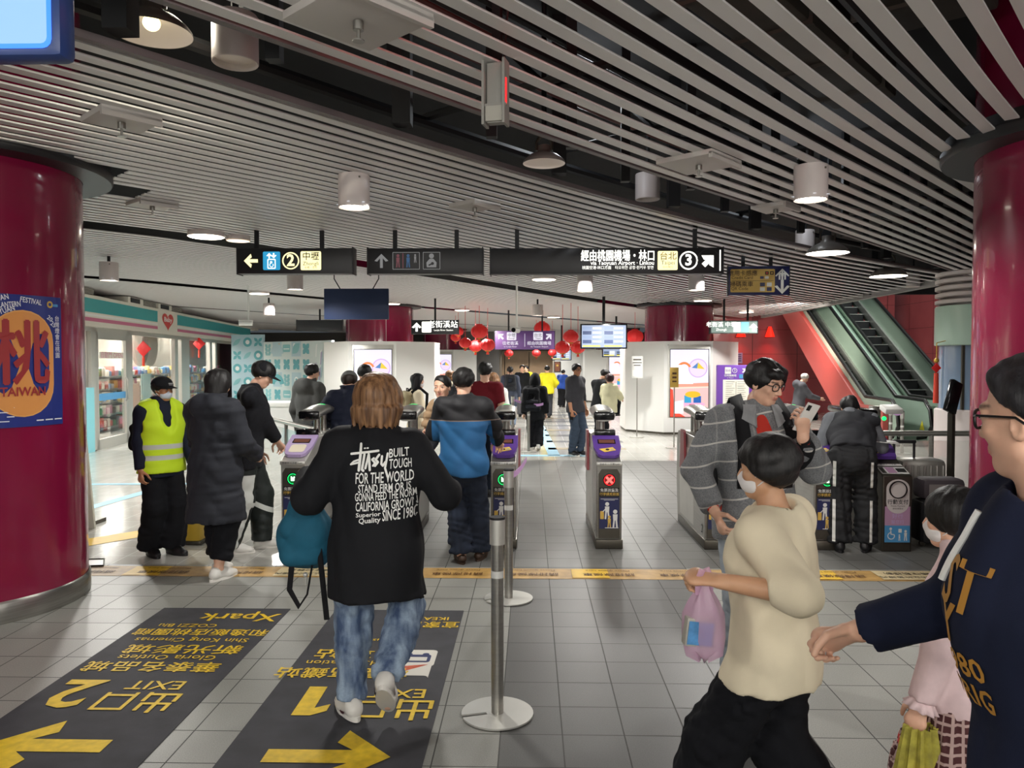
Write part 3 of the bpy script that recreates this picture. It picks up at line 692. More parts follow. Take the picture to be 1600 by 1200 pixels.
# paper sign stands by the octagonal casing
def sign_stand(px, py, h, cm, cw, ch, label, lines):
    p = floor_at(px, py); t = thing('sign_stand', label, 'sign stand', (p.x, p.y, 0))
    mb = MB(); mb.cyl((0, 0, 0), (0, 0, .012), .16, n=28); mb.build('base', M_ss_light, t)
    mb = MB(); mb.cyl((0, 0, .012), (0, 0, h-ch), .012, n=12); mb.build('pole', M_ss, t)
    mb = MB(); mb.box((0, 0, h-ch/2), (cw, .012, ch), None, .003); c = mb.build('card', cm, t)
    a = Art((0, -.006, h-ch/2))
    for y, s, w, m in lines: a.rect(-cw*w/2, y-s/2, cw*w/2, y+s/2, m)
    a.build('print', c)
sign_stand(995, 683, 1.86, M_noticew, .26, .5, 'thin sign stand with a white card before the white octagonal casing', ((.17, .03, .7, M_ss_dark), (.1, .02, .8, M_ss_dark), (.04, .02, .6, M_ss_dark), (-.14, .14, .85, M_white)))
sign_stand(1053, 700, 1.62, M_gold, .17, .40, 'thin sign stand with a tan card in front of the bright advert screen', ((.08, .04, .5, M_ink), (0, .04, .5, M_ink), (-.08, .03, .5, M_ink)))

# ================================================================== OCTAGONAL CASINGS WITH ADVERT SCREENS
def ad_art(a, w, h):
    x, y = w/2, h/2
    c = lambda n, col, e=1.0: glow('ad_'+n, col, e*.82)
    a.rect(-x, -y, x, y, c('sky', '#e6e2f6', 1.15)); a.poly([(-x, -y), (x, -y), (x, -y*.08), (-x, -y*.02)], c('pinkfloor', '#f6c7c4', 1.0), .003)
    a.poly([(-x, -.02*y), (x, .02*y), (x, -.09*y), (-x, -.12*y)], c('stripe', '#f4a58e', 1.0), .004); a.poly([(-x, -.12*y), (x, -.09*y), (x, -.13*y), (-x, -.17*y)], c('stripe2', '#fbe4d2', 1.0), .004)
    a.ring(x*.45, y*.45, w*.22, w*.25, c('arch', '#d9b5ec', 1.0), .004); a.disc(x*.45, y*.45, w*.215, c('halo', '#efd9f4', 1.05), .004)
    a.poly([(x*.12, y*.46), (x*.45, y*.62), (x*.40, y*.44)], c('kite_b', '#5a8fd0', .9), .006); a.poly([(x*.45, y*.62), (x*.8, y*.42), (x*.40, y*.44)], c('kite_y', '#f0d040', 1.0), .006)
    a.ring(-x*.28, y*.42, w*.13, w*.19, c('swirl', '#f08a4a', 1.0), .004, 20, 250); a.disc(-x*.5, y*.30, w*.22, c('cloud', '#fbfbff', 1.15), .005); a.disc(-x*.25, y*.18, w*.16, c('cloud', '#fbfbff', 1.15), .0052)
    a.rect(-x*.9, -.02*y, x*.2, .03*y, c('cloud', '#fbfbff', 1.15), .005)
    a.disc(x*.18, -y*.33, w*.20, c('drum_y', '#f2c12e', 1.0), .007, w*.085); a.poly([(-x*.22, -y*.33), (x*.58, -y*.33), (x*.56, -y*.38), (-x*.20, -y*.38)], c('drum_y', '#f2c12e', 1.0), .0065)
    a.rect(-x*.26, -y*.58, x*.10, -y*.36, c('drum_b', '#3aa8d8', .95), .006); a.rect(x*.22, -y*.58, x*.62, -y*.38, c('drum_bb', '#2a6cc0', .9), .006)
    a.disc(x*.15, -y*.62, w*.34, c('pool', '#f0b6d8', 1.0), .0055, w*.07); a.rect(x*.0, -y*.9, x*.25, -y*.62, c('leg', '#d8508a', .9), .0055)
    a.poly([(-x, -y), (-x, -y*.15), (-x*.86, -y*.2), (-x*.8, -y*.7), (-x*.5, -y*.9), (-x*.2, -y)], c('corner', '#f0503a', .95), .006)
    a.poly([(-x*.8, -y*.55), (-x*.3, -y*.50), (-x*.3, -y*.9), (-x*.8, -y*.9)], c('cloud', '#fbfbff', 1.1), .007)
def casing(cx, cy, label, ap=1.39, h=2.2, top=True, scr=1.0):
    t = thing('column_casing', label, 'casing', (cx, cy, 0), 0, 'white octagonal casings')
    R = ap/math.cos(PI/8); pts = [(R*math.cos(PI/8+k*PI/4), R*math.sin(PI/8+k*PI/4)) for k in range(8)]
    for k in range(8):
        a, b = pts[k], pts[(k+1) % 8]; i = .94
        mb = MB(); mb.prism([a, b, (b[0]*i, b[1]*i), (a[0]*i, a[1]*i)], 0.05, h, axis='z'); mb.build('panel', M_white_panel, t, smooth=0)
    mb = MB(); mb.prism([(p[0]*.985, p[1]*.985) for p in pts], 0, .05, axis='z'); mb.build('plinth', M_ss_dark, t, smooth=0)
    mb = MB(); mb.prism([(p[0]*1.002, p[1]*1.002) for p in pts], h, h+.02, axis='z'); mb.build('cap', M_white, t, smooth=0)
    f = MB(); f.box((.02, -ap-.006, 1.27), (1.0, .02, 1.74), None, .01); fr = f.build('screen_frame', M_ss_light, t)
    a = Art((.02, -ap-.018, 1.22)); a.rect(-.465, -.815, .465, .815, M_blackgl); ad_art_at = Art((.02, -ap-.02, 1.22)); ad_art(ad_art_at, .90, 1.6); ad_art_at.build('advert_screen', fr); a.build('screen_bezel', fr)
    for (x, z) in ((-.48, 2.13), (.48, .25)):
        s = MB(); s.cyl((x, -ap-.004, z), (x, -ap+.0, z), .012, n=10); s.build('screw', M_ss_dark, t)
    return t
casing(3.75, 19.59, 'white octagonal casing with an advert screen, behind the purple route board')
casing(-3.80, 19.59, 'white octagonal casing with an advert screen, behind the grey hooded man')
casing(-3.80, 33.4, 'white octagonal casing far back, left of the lift lobby')
casing(3.72, 33.4, 'white octagonal casing far back, right of the standing man')

# ================================================================== HANGING SIGNS
M_signbk = mat('sign_black', '#1c1c1f', .45); M_edge = mat('sign_edge', '#2b2b2e', .5, .3)
G_white = glow('sign_lit_white', '#fffdf4', 1.5); G_cream = glow('sign_lit_cream', '#fff2b0', 1.25); G_blue = glow('sign_lit_blue', '#2f9fd0', .8)
G_grey = glow('sign_dim_grey', '#8a8a8a', .55); G_dpink = glow('sign_dim_pink', '#8a4a55', .4); G_dblue = glow('sign_dim_blue', '#3a6a9a', .4)
def hung_sign(name, px0, py0, px1, py1, Y, label, rods=(.2, .8), depth=.16, m=None, ztop=CEIL+.05, group=None, rod=.022, rz=0.0, parts=True):
    p0, p1 = at(px0, py0, Y), at(px1, py1, Y); w, h = p1.x-p0.x, p0.z-p1.z
    t = thing(name, label, 'sign', ((p0.x+p1.x)/2, Y, p1.z), rz, group)
    mb = MB(); mb.box((0, depth/2, h/2), (w, depth, h), None, .006); mb.build('housing', m or M_signbk, t)
    if parts:
        for s in (-1, 1):
            e = MB(); e.box((s*(w/2), depth/2, h/2), (.012, depth+.012, h+.02), None, .003); e.build('end_cap', M_edge, t)
    for f in rods:
        r = MB(); r.box((w*(f-.5), depth/2, h+(ztop-p1.z-h)/2), (rod*2, rod*1.2, ztop-p1.z-h)); r.build('hanger_rod', M_steel_dark, t)
    a = Art((0, 0, h/2)); a.fn = lambda x, y, l: Vector((x, -.001-l, h/2+y)); a.w, a.h = w, h; return t, a
# sign 1: lift, platform 2, Zhongli
t, a = hung_sign('direction_sign', 370, 388, 551, 427, 8.1, 'black hanging sign with arrow left, blue lift symbol, circled 2 and Zhongli', (.15, .72))
h = a.h; fx = lambda px, c=370, w=181: (px-c)/w*a.w-a.w/2
a.arrow(fx(392), 0, .15, 180, G_cream, w=.24, head=.5)
a.rrect(fx(411), -.098, fx(438), .098, .014, G_blue); a.rrect(fx(418), -.085, fx(431), .02, .012, G_white, .004); a.rrect(fx(419.5), -.075, fx(429.5), .01, .008, G_blue, .005)
a.disc(fx(424), -.015, .012, G_white, .006); a.ring(fx(424.5), -.045, .016, .022, G_white, .006, 90, 400); a.arrow(fx(421), .055, .055, 90, G_white, .004, w=.25); a.arrow(fx(428), .055, .055, 270, G_white, .004, w=.25)
a.ring(fx(454.5), 0, .078, .092, G_cream); a.text('2', fx(454.5), 0, .17, G_cream, bold=.03)
a.rrect(fx(470), -.1, fx(502), .1, .014, G_cream); a.text('中壢', fx(486), .042, .092, M_blackmt, bold=.012, lift=.006); a.text('Zhongli', fx(486), -.032, .056, M_blackmt, lift=.006); a.text('中壢・중리', fx(486), -.075, .028, M_ink, lift=.006)
a.build('lettering', t)
# sign 2: toilets, nursing room (unlit)
t, a = hung_sign('direction_sign', 574, 388, 754, 427, 8.1, 'unlit black hanging sign with arrow up and toilet and nursing room symbols', (.23, .77))
fx = lambda px, c=574, w=180: (px-c)/w*a.w-a.w/2
a.arrow(fx(596), 0, .15, 90, G_grey, w=.2, head=.5)
for x0, x1 in ((613.5, 656), (661, 688)):
    a.rrect(fx(x0), -.092, fx(x1), .092, .006, G_grey); a.rrect(fx(x0)+.006, -.086, fx(x1)-.006, .086, .004, M_signbk, .004)
a.lift = .006; picto_person(a, fx(622), -.07, .14, G_dpink); a.rect(fx(629.3), -.08, fx(630.5), .08, G_dpink); picto_person(a, fx(638), -.07, .14, G_dblue); picto_person(a, fx(649), -.02, .09, G_grey)
a.disc(fx(674.5), .05, .026, G_grey); a.poly([(fx(674.5)-.05, -.07), (fx(674.5)+.05, -.07), (fx(674.5)+.055, -.02), (fx(674.5)+.02, .02), (fx(674.5)-.02, .02), (fx(674.5)-.055, -.02)], G_grey); a.disc(fx(676), -.03, .016, M_signbk, .008); a.line(fx(676), -.03, fx(670), -.05, .015, M_signbk, .008)
a.build('pictograms', t)
# sign 3: airport line
t, a = hung_sign('direction_sign', 766, 388, 1130, 427, 8.1, 'long black hanging sign with lit airport line lettering, circled 3 and arrow', (.115, .885))
fx = lambda px, c=766, w=364: (px-c)/w*a.w-a.w/2
a.text('經由桃園機場・林口', fx(966), .045, .125, G_white, bold=.02, width=fx(1023)-fx(909)); a.text('via Taoyuan Airport · Linkou', fx(973), -.025, .06, G_white, bold=.01, width=fx(1023)-fx(924)); a.text('桃園空港·林口方面　타오위안 공항·린커우 방면', fx(966), -.075, .04, G_white, width=fx(1023)-fx(912))
a.rrect(fx(1028), -.1, fx(1059), .1, .014, G_cream); a.text('台北', fx(1044), .042, .09, mat('sign_gold_ink', '#c9a860', .5), bold=.012, lift=.006); a.text('Taipei', fx(1044), -.025, .06, M_ss_dark, lift=.006); a.text('타이베이', fx(1044), -.072, .03, mat('sign_gold_ink'), lift=.006)
a.ring(fx(1076), 0, .082, .098, G_white); a.text('3', fx(1076), 0, .16, G_white, bold=.03); a.arrow(fx(1107), 0, .15, 45, G_white, w=.34, head=.6); a.ring(fx(1107), .0, .115, .12, M_edge); a.rect(fx(1124), -.11, fx(1126), .11, G_white)
a.build('lettering', t)
# credit card / code fare sign
t, a = hung_sign('fare_sign', 1138, 416, 1233, 461, 10.4, 'navy hanging sign with a gold card payment panel and white arrows', (.25, .7), .05, mat('sign_navy', '#171c4e', .4), rz=-.03)
h = a.h; W = a.w
M_goldp = mat('sign_gold', '#c9a552', .45); M_inkd = mat('sign_ink', '#3a2208', .5)
a.rrect(-W*.46, -h*.40, W*.26, h*.40, .015, M_goldp); a.rect(-W*.44, -.003, W*.24, .001, M_inkd, .004)
a.text('信用卡感應', -W*.26, h*.25, .078, M_inkd, bold=.01); a.text('Credit Card', -W*.27, h*.10, .058, M_inkd); a.text('掃碼乘車', -W*.28, -h*.13, .078, M_inkd, bold=.01); a.text('QR Code', -W*.31, -h*.28, .058, M_inkd)
for i, m in enumerate((M_noticew, M_red_led, M_card)): a.rrect(W*(.02+.08*i), h*.20, W*(.08+.08*i), h*.32, .006, M_inkd if i else M_goldp, .004); a.disc(W*(.05+.08*i), h*.26, .012, mat('dot_a', '#c03020', .4) if i == 1 else M_gold, .006)
for i in range(3): a.rrect(W*(.02+.08*i), h*.06, W*(.08+.08*i), h*.15, .006, (M_navyp, M_noticew, M_goldp)[i], .004)
for i in range(2):
    for j in range(2): a.rrect(W*(.02+.11*i), -h*(.20+.16*j), W*(.10+.11*i), -h*(.07+.16*j), .006, (M_navyp, M_noticew)[(i+j) % 2], .004)
a.arrow(W*.38, h*.22, .15, 90, M_noticew, w=.16); a.arrow(W*.335, h*.17, .11, 90, M_noticew, w=.2); a.arrow(W*.425, h*.17, .11, 90, M_noticew, w=.2); a.arrow(W*.38, -h*.22, .19, 270, M_noticew, w=.2)
a.build('lettering', t)
# blue back of a hanging board
t, a = hung_sign('hanging_board', 506, 451, 607, 499, 12.2, 'plain dark blue board hung on two chains from the slats', (), .06, mat('board_blue', '#223358', .5), parts=False)
for s in (-1, 1):
    r = MB(); r.tube([(s*.26, .03, a.h-.01), (s*.36, .03, a.h+.16), (s*.36, .03, CEIL-at(506, 499, 12.2).z+.04)], .009, 8); r.build('hanger_chain', M_steel_dark, t)
hung_sign('direction_sign', 463, 500, 535, 517, 20.5, 'small dark sign back hung left of the blue board', (.5,), .12, mat('sign_backgrey', '#3a3c40', .5))
t, a = hung_sign('direction_sign', 643, 500, 716, 522, 17.0, 'small black lit sign with arrow up left of the red lanterns', (.5,), .14)
fx = lambda px, c=643, w=73: (px-c)/w*a.w-a.w/2
a.arrow(fx(651), 0, .2, 90, G_white, w=.26); a.rrect(fx(659), -.12, fx(674), .12, .02, G_white); a.text('老街溪站', fx(692), .05, .17, G_white, bold=.014); a.text('Laojie River Station', fx(693), -.07, .055, G_white); a.disc(fx(676.5), 0, .015, G_white); a.build('lettering', t)
# purple two-way sign
t, a = hung_sign('direction_sign', 773, 517, 867, 546, 21.0, 'purple hanging sign with two diagonal arrows among red lanterns', (.23, .79), .1, mat('sign_purple', '#4a3358', .4, emit=.25, emit_color='#4a2a70'))
G_pal = glow('sign_pale', '#d8d4e0', .9); W = a.w
a.arrow(-W*.40, .1, .2, 135, G_pal, w=.26); a.arrow(W*.40, .1, .2, 45, G_pal, w=.26); a.rect(-.006, -.18, .006, .18, G_pal)
for s, tx, en in ((-1, '往老街溪', 'to Laojie River'), (1, '經由桃園機場', 'via Taoyuan Airport')):
    a.rrect(s*W*.22-.13, .0, s*W*.22+.13, .22, .02, G_pal); a.text('中壢' if s < 0 else '台北', s*W*.22, .13, .11, M_blackmt, lift=.006); a.text('Zhongli' if s < 0 else 'Taipei', s*W*.22, .05, .06, M_blackmt, lift=.006)
    a.text(tx, s*W*.24, -.09, .11, G_pal, bold=.01); a.text(en, s*W*.24, -.18, .06, G_pal)
a.build('lettering', t)
t, a = hung_sign('direction_sign', 1110, 501, 1184, 521, 17.5, 'small bright white sign with blue square and arrow up by the red wall', (.3, .8), .12, mat('sign_steelgrey', '#5a625f', .4))
fx = lambda px, c=1110, w=74: (px-c)/w*a.w-a.w/2
a.rect(fx(1111.5), -.125, fx(1183), .125, mat('sign_glass', '#7a8a84', .3, emit=.4, emit_color='#9ab0a8')); a.text('老街溪 中壢', fx(1127), .05, .13, G_white, bold=.014, lift=.005); a.text('Zhongli', fx(1127), -.06, .08, G_white, lift=.005)
a.rect(fx(1146), -.11, fx(1157), .11, G_white, .004); a.rect(fx(1158), -.11, fx(1170), .11, glow('sign_cyan', '#8ad8f0', 1.2), .004); a.arrow(fx(1177), 0, .18, 90, G_white, .005, w=.3); a.build('lettering', t)
# departure monitors
def monitor(px0, py0, px1, py1, Y, label, cols=2, rod=True):
    t, a = hung_sign('departure_screen', px0, py0, px1, py1, Y, label, (.5,) if rod else (), .1, M_blackgl, group='departure monitors', rod=.03, parts=False)
    t['category'] = 'screen'; W, H = a.w, a.h
    bg = glow('board_screen', '#a9b8d6', .75); bl = glow('board_blue', '#3a62b0', .9); wh = glow('board_white', '#f0f4ff', 1.0); gr = glow('board_grey', '#8fa2c4', .9); ye = glow('board_yellow', '#e8d850', 1.1)
    a.rect(-W/2+.03, -H/2+.03, W/2-.03, H/2-.03, bg)
    for c in range(cols):
        x0 = -W/2+.05+c*(W-.08)/cols; cw = (W-.1)/cols-.03
        for r in range(4):
            y = H/2-.10-r*(H-.16)/4
            a.rect(x0, y-.07*H, x0+cw*.44, y+.07*H, bl if r % 2 else gr, .004); a.rect(x0+cw*.5, y-.03*H, x0+cw*.95, y+.045*H, wh, .004); a.rect(x0+cw*.5, y-.09*H, x0+cw*.85, y-.055*H, gr, .004)
        a.rect(x0, -H/2+.045, x0+cw*.9, -H/2+.075, ye, .004)
    a.build('display', t); return t
monitor(907, 506, 980, 545, 16.6, 'large departure monitor hung left of the right far pillar')
monitor(941, 544, 985, 558, 24.0, 'small departure monitor just below the large one')
monitor(862, 546, 893, 563, 30.0, 'small departure monitor hung far back above the yellow-shirted person')
# purple route totem
def totem():
    p = at(1147, 690, 17.2); t = thing('route_board', 'purple framed route board with a white list, left of the plaid jacket man', 'sign', (p.x, 17.2, 0))
    w, z0, z1 = .78, .35, 1.66
    mb = MB(); mb.box((0, .06, (z0+z1)/2), (w, .12, z1-z0), None, .02); mb.build('frame', mat('totem_purple', '#6a3fa0', .4), t)
    for s in (-1, 1):
        l = MB(); l.box((s*.3, .06, z0/2), (.06, .06, z0)); l.build('leg', M_ss, t)
    a = Art((0, 0, 0)); a.rect(-.26, .42, .32, 1.33, mat('totem_list', '#e6e2d6', .5)); a.rect(-.26, .42, .32, .52, mat('totem_foot', '#e8dca0', .5), .004)
    for k in range(16): a.rect(-.2, 1.28-k*.047, .0-.03*(k % 3), 1.286-k*.047, M_ss_dark, .004); a.rect(.06, 1.28-k*.047, .22+.03*(k % 2), 1.286-k*.047, M_ss_dark, .004)
    a.rect(.028, .55, .034, 1.3, M_ss_dark, .004)
    a.rrect(-.22, 1.46, -.08, 1.61, .012, M_noticew); a.text('台北', -.15, 1.535, .06, M_purple, lift=.006); a.ring(.0, 1.535, .045, .055, M_noticew); a.text('3', .0, 1.535, .08, M_noticew); a.arrow(.22, 1.535, .13, 45, M_noticew, w=.26)
    a.text('往桃園機場', -.10, 1.42, .055, M_noticew, bold=.01); a.text('to Airport', -.1, 1.37, .035, M_noticew); a.rect(.1, 1.36, .32, 1.45, M_bluep); a.text('1+', .2, 1.405, .06, M_noticew, lift=.006)
    a.build('lettering', t)
totem()
p = at(571, 640, 13.4); t = thing('notice_stand', 'small teal lit board on a stand before the left white casing', 'sign', (p.x, 13.4, 0))
mb = MB(); mb.box((0, .03, 1.0), (.36, .05, .44), None, .01); mb.build('frame', M_ss_light, t)
mb = MB(); mb.cyl((0, .03, .02), (0, .03, .8), .02, n=10); mb.cyl((0, .03, 0), (0, .03, .02), .16, n=24); mb.build('stand', M_ss, t)
a = Art((0, .004, 1.0)); a.rect(-.16, -.2, .16, .2, glow('board_teal', '#4a8a96', .8)); a.arrow(0, .02, .2, 90, glow('sign_pale'), w=.3) if False else a.ring(0, .02, .06, .10, M_noticew); a.build('display', t)
p = at(871, 573, 36.2); t = thing('picture_frame', 'small dark framed picture on the white wall by the lift lobby', 'picture', (p.x, 36.245, p.z)); mb = MB(); mb.box((0, .03, 0), (.30, .05, .5), None, .01); mb.build('frame', M_blackmt, t); a = Art((0, .005, 0)); a.rect(-.12, -.22, .12, .22, mat('picture_brown', '#7a4a34', .5)); a.disc(0, .06, .05, M_gold); a.build('picture', t)

# ================================================================== LAMPS, PLATES, CAMERAS UNDER THE CEILING
M_lampbody = mat('lamp_grey', '#d3c9c6', .45); G_lamp = glow('lamp_face', '#fff6e4', 9.0); G_lampdim = glow('lamp_face_dim', '#ffe9c8', 1.6); M_reflect = mat('lamp_inner', '#d9cfc8', .3, .2)
M_facet = glow('lamp_facet', '#cfd6e0', 1.0)
def can_lamp(x, y, ztop, label, d=.235, h=.245, lit=True):
    t = thing('ceiling_can_lamp', label, 'ceiling lamp', (x, y, ztop-h), 0, 'cylindrical ceiling lamps'); r = d/2
    mb = MB(); mb.lathe([(r*.9, .012), (r*.97, 0), (r, .004), (r, h-.006), (r*.97, h), (0, h)], 36); mb.build('shade', M_lampbody, t, smooth=40)
    mb = MB(); mb.lathe([(r*.9, .012), (r*.86, .03), (0, .03)], 36); mb.build('lens', G_lamp if lit else M_reflect, t)
    if lit:
        f = Art(fn=lambda a, b, l: Vector((a, b, .028-l)))
        for k in range(19):
            q = .032*math.sqrt(k*.9); f.disc(q*math.cos(k*2.4)*1.0, q*math.sin(k*2.4), .012, M_facet, .0, n=8)
        f.build('lens_facets', t)
    if ztop > CEIL+.04 or True:
        s = MB(); s.cyl((0, 0, h), (0, 0, h+.9 if ztop > CEIL+.05 else h+.12), .02, n=10); s.build('stem', M_steel_dark, t)
    c = MB(); c.box((r*.55, -r*.86, h*.86), (.012, .012, .012)); c.build('screw', M_ss_dark, t)
    return t
CANS = [(553, 275, 5.76, 'lit grey cylinder lamp under the slats above the unlit toilet sign', True, CEIL), (1267, 265, 5.57, 'lit grey cylinder lamp under the slats above the fare sign', True, CEIL),
        (367, 25, 4.0, 'unlit grey cylinder lamp hanging in the open slot beside the big dome', False, None), (1012, 272, 7.4, 'unlit grey cylinder lamp hanging in the slot above the long sign', False, None),
        (1258, 360, 9.9, 'unlit grey cylinder lamp in the slot above the lit disc lamp', False, None), (170, 410, 10.1, 'grey cylinder lamp above the shop front', True, None),
        (461, 427, 11.4, 'grey cylinder lamp right below the Zhongli sign', True, None), (420, 474, 16.2, 'grey cylinder lamp above the teal mural', True, None), (914, 430, 11.4, 'grey cylinder lamp below the middle of the long sign', True, None),
        (1088, 428, 11.4, 'grey cylinder lamp below the right end of the long sign', True, None), (1427, 428, 14.5, 'grey cylinder lamp in the slot near the right pillar', False, None), (840, 476, 17.0, 'small grey cylinder lamp above the purple sign', True, None)]
for px, py, Y, lab, lit, zt in CANS:
    p = at(px, py, Y); can_lamp(p.x, Y, zt or p.z, lab, lit=lit)
def dome_lamp(p, r, label, lit, bulb=True, hgt=1.05):
    t = thing('dome_lamp', label, 'ceiling lamp', p, 0, 'dome ceiling lamps')
    mb = MB(); prof = [(r, 0), (r*.99, .015), (r*.90, r*.20), (r*.66, r*.40), (r*.38, r*.52), (r*.30, r*.60), (r*.28, r*.85), (0, r*.85)]; mb.lathe(prof, 48); mb.build('shade', mat('dome_outer', '#77716c', .4, .3), t, smooth=50)
    mb = MB(); mb.lathe([(r*.995, .002), (r*.88, r*.17), (r*.62, r*.36), (r*.3, r*.46), (0, r*.46)], 48); mb.build('reflector', (G_lamp if lit else mat('dome_inner', '#d8ccc4', .35, emit=.12, emit_color='#e8d8c8')), t, smooth=50)
    if bulb: mb = MB(); mb.ball((0, 0, r*.26), (r*.22, r*.22, r*.2)); mb.build('bulb', glow('bulb_warm', '#fff0b0', 2.2), t)
    for s in (-1, 1):
        mb = MB(); mb.tube([(s*r*.34, 0, r*.62), (s*r*.36, 0, r*1.0), (s*r*.2, 0, r*1.25), (0, 0, r*1.3)], .012, 8); mb.build('bracket', M_ss_dark, t)
    mb = MB(); mb.cyl((0, 0, r*1.25), (0, 0, r*1.25+hgt), .018, n=10); mb.build('stem', M_steel_dark, t)
p = at(237, 52, 3.75); dome_lamp(p, .19, 'large pale dome lamp with a warm bulb hanging in the slot, top left', False)
p = plane_z(850, 256, 3.10); dome_lamp(p, .145, 'grey dome lamp hanging at the edge of the slot, middle', False, False)
p = plane_z(1293, 396, 3.04); dome_lamp(p, .245, 'brightly lit wide dome lamp in the slot above the escalators', True, False)
p = plane_z(1388, 432, 3.04); dome_lamp(p, .265, 'brightly lit wide dome lamp nearest the right pillar', True, False)
def disc_lamp(px, py, z, r, label, lit=True):
    p = plane_z(px, py, z); t = thing('disc_lamp', label, 'ceiling lamp', p, 0, 'flat disc lamps')
    mb = MB(); mb.lathe([(r, 0), (r, .06), (0, .06)], 32); mb.build('rim', M_lampbody, t, smooth=30)
    mb = MB(); mb.lathe([(r*.93, -.006), (0, -.012)], 32); mb.build('diffuser', G_lamp if lit else G_lampdim, t)
    mb = MB(); mb.cyl((0, 0, .06), (0, 0, .35), .02, n=8); mb.build('stem', M_steel_dark, t)
disc_lamp(322, 370, 3.1, .19, 'lit oval disc lamp in the dark slot left of the Zhongli sign'); disc_lamp(372, 376, 3.1, .13, 'warm unlit disc lamp in the dark slot touching the Zhongli sign rod', False)
for px, py, lab in ((405, 459, 'lit disc lamp in the dark slot left of the blue board'), (612, 475, 'lit disc lamp in the dark slot right of the blue board'), (722, 485, 'lit disc lamp in the slot above the small arrow up sign'), (850, 437, 'dim disc lamp below the long airport sign'),
                    (1098, 470, 'lit disc lamp above the right far pillar'), (1166, 488, 'lit disc lamp beyond the right far pillar by the slat edge'), (865, 496, 'lit disc lamp above the purple two-way sign')):
    disc_lamp(px, py, 3.1, .2, lab)
M_plate = mat('access_plate', '#c2bdb8', .5, .1)
def plate(px, py, w, label, ang=-.72):
    w *= .78; p = plane_z(px, py, CEIL-.02); t = thing('access_plate', label, 'ceiling plate', (p.x, p.y, CEIL-.035), ang, 'square ceiling plates with sprinklers')
    mb = MB(); mb.box((0, 0, .02), (w, w, .035), None, .004); mb.box((w/2-.012, 0, .0), (.024, w, .04)); mb.build('plate', M_plate, t)
    mb = MB(); mb.cyl((0, 0, 0), (0, 0, -.035), .022, n=12); mb.cyl((0, 0, -.035), (0, 0, -.075), .008, n=8); mb.cyl((0, 0, -.075), (0, 0, -.08), .025, n=12); mb.build('sprinkler', M_ss, t)
for px, py, w, lab in ((560, 28, .55, 'square ceiling plate with sprinkler at the top edge, tinted red'), (190, 188, .42, 'square ceiling plate with sprinkler above the left pillar collar'), (238, 320, .42, 'square ceiling plate with sprinkler left of the lit cylinder lamp'),
                       (742, 322, .42, 'square ceiling plate with sprinkler right of the lit cylinder lamp'), (1092, 255, .55, 'square ceiling plate with sprinkler above the long sign\'s right end'), (1212, 325, .42, 'small square ceiling plate beside the right lit cylinder lamp')):
    plate(px, py, w, lab)
# hanging equipment box with red strip
p0 = at(775, 147, 3.62); t = thing('signal_box', 'grey hanging signal box with a thin red light at the edge of the open slot', 'signal box', (p0.x, 3.62, p0.z), -.25)
mb = MB(); mb.box((0, 0, .0), (.08, .05, .28), None, .006); mb.box((-.05, -.01, 0), (.012, .08, .30)); mb.box((.05, -.01, 0), (.012, .08, .30)); mb.box((0, -.03, -.06), (.12, .02, .012)); mb.build('casing', mat('box_grey', '#8d8b85', .5), t)
mb = MB(); mb.box((.058, -.03, -.0), (.004, .012, .12)); mb.build('status_light', M_red_led, t)
mb = MB(); mb.box((0, -.03, -.10), (.08, .02, .07)); mb.build('cover', mat('box_pale', '#a5a298', .5), t)
mb = MB(); mb.box((0, .02, .32), (.04, .04, .32)); mb.build('bracket', M_steel_dark, t)
mb = MB(); mb.tube([(.04, .0, .16), (.045, .01, .3), (.06, .02, .48)], .006, 6); mb.build('cable', M_blackmt, t)
# blue lit display at the top left corner
p0 = at(20, 40, 2.5); t = thing('lit_display', 'blue glowing hanging display, cropped at the top left corner', 'screen', (p0.x, 2.5, p0.z))
mb = MB(); mb.box((-.12, .05, .06), (.56, .10, .32), None, .03); mb.build('housing', mat('display_shell', '#27407a', .4), t)
a = Art((-.12, 0, .06)); a.rrect(-.25, -.135, .25, .135, .03, glow('display_rim', '#3a7cff', 1.6)); a.rrect(-.235, -.12, .235, .135, .02, glow('display_blue', '#8fb8e8', 1.1), .004); a.build('display', t)
mb = MB(); mb.box((-.1, .05, .36), (.05, .04, .3)); mb.build('hanger_rod', M_steel_dark, t)
def cctv(px, py, Y, label, aim, rod):
    p = at(px, py, Y); rod = CEIL-p.z-.1; t = thing('security_camera', label, 'camera', p, aim)
    mb = MB(); mb.cyl((-.12, 0, 0), (.12, 0, .0), .045, n=18); mb.build('body', M_white, t)
    mb = MB(); mb.cyl((.12, 0, 0), (.125, 0, 0), .038, n=18); mb.build('lens', M_blackgl, t)
    mb = MB(); mb.box((0, 0, .05), (.26, .10, .012)); mb.build('hood', M_white, t)
    mb = MB(); mb.tube([(-.05, 0, .02), (-.05, 0, .12), (-.05, 0, .12+rod)], .018, 10); mb.build('mount', M_white, t)
cctv(384, 505, 14.0, 'white security camera on a pole at the end of the shop fascia', 3.4, .6); cctv(806, 516, 13.0, 'pale security camera hung in front of the purple sign', 4.4, .5)

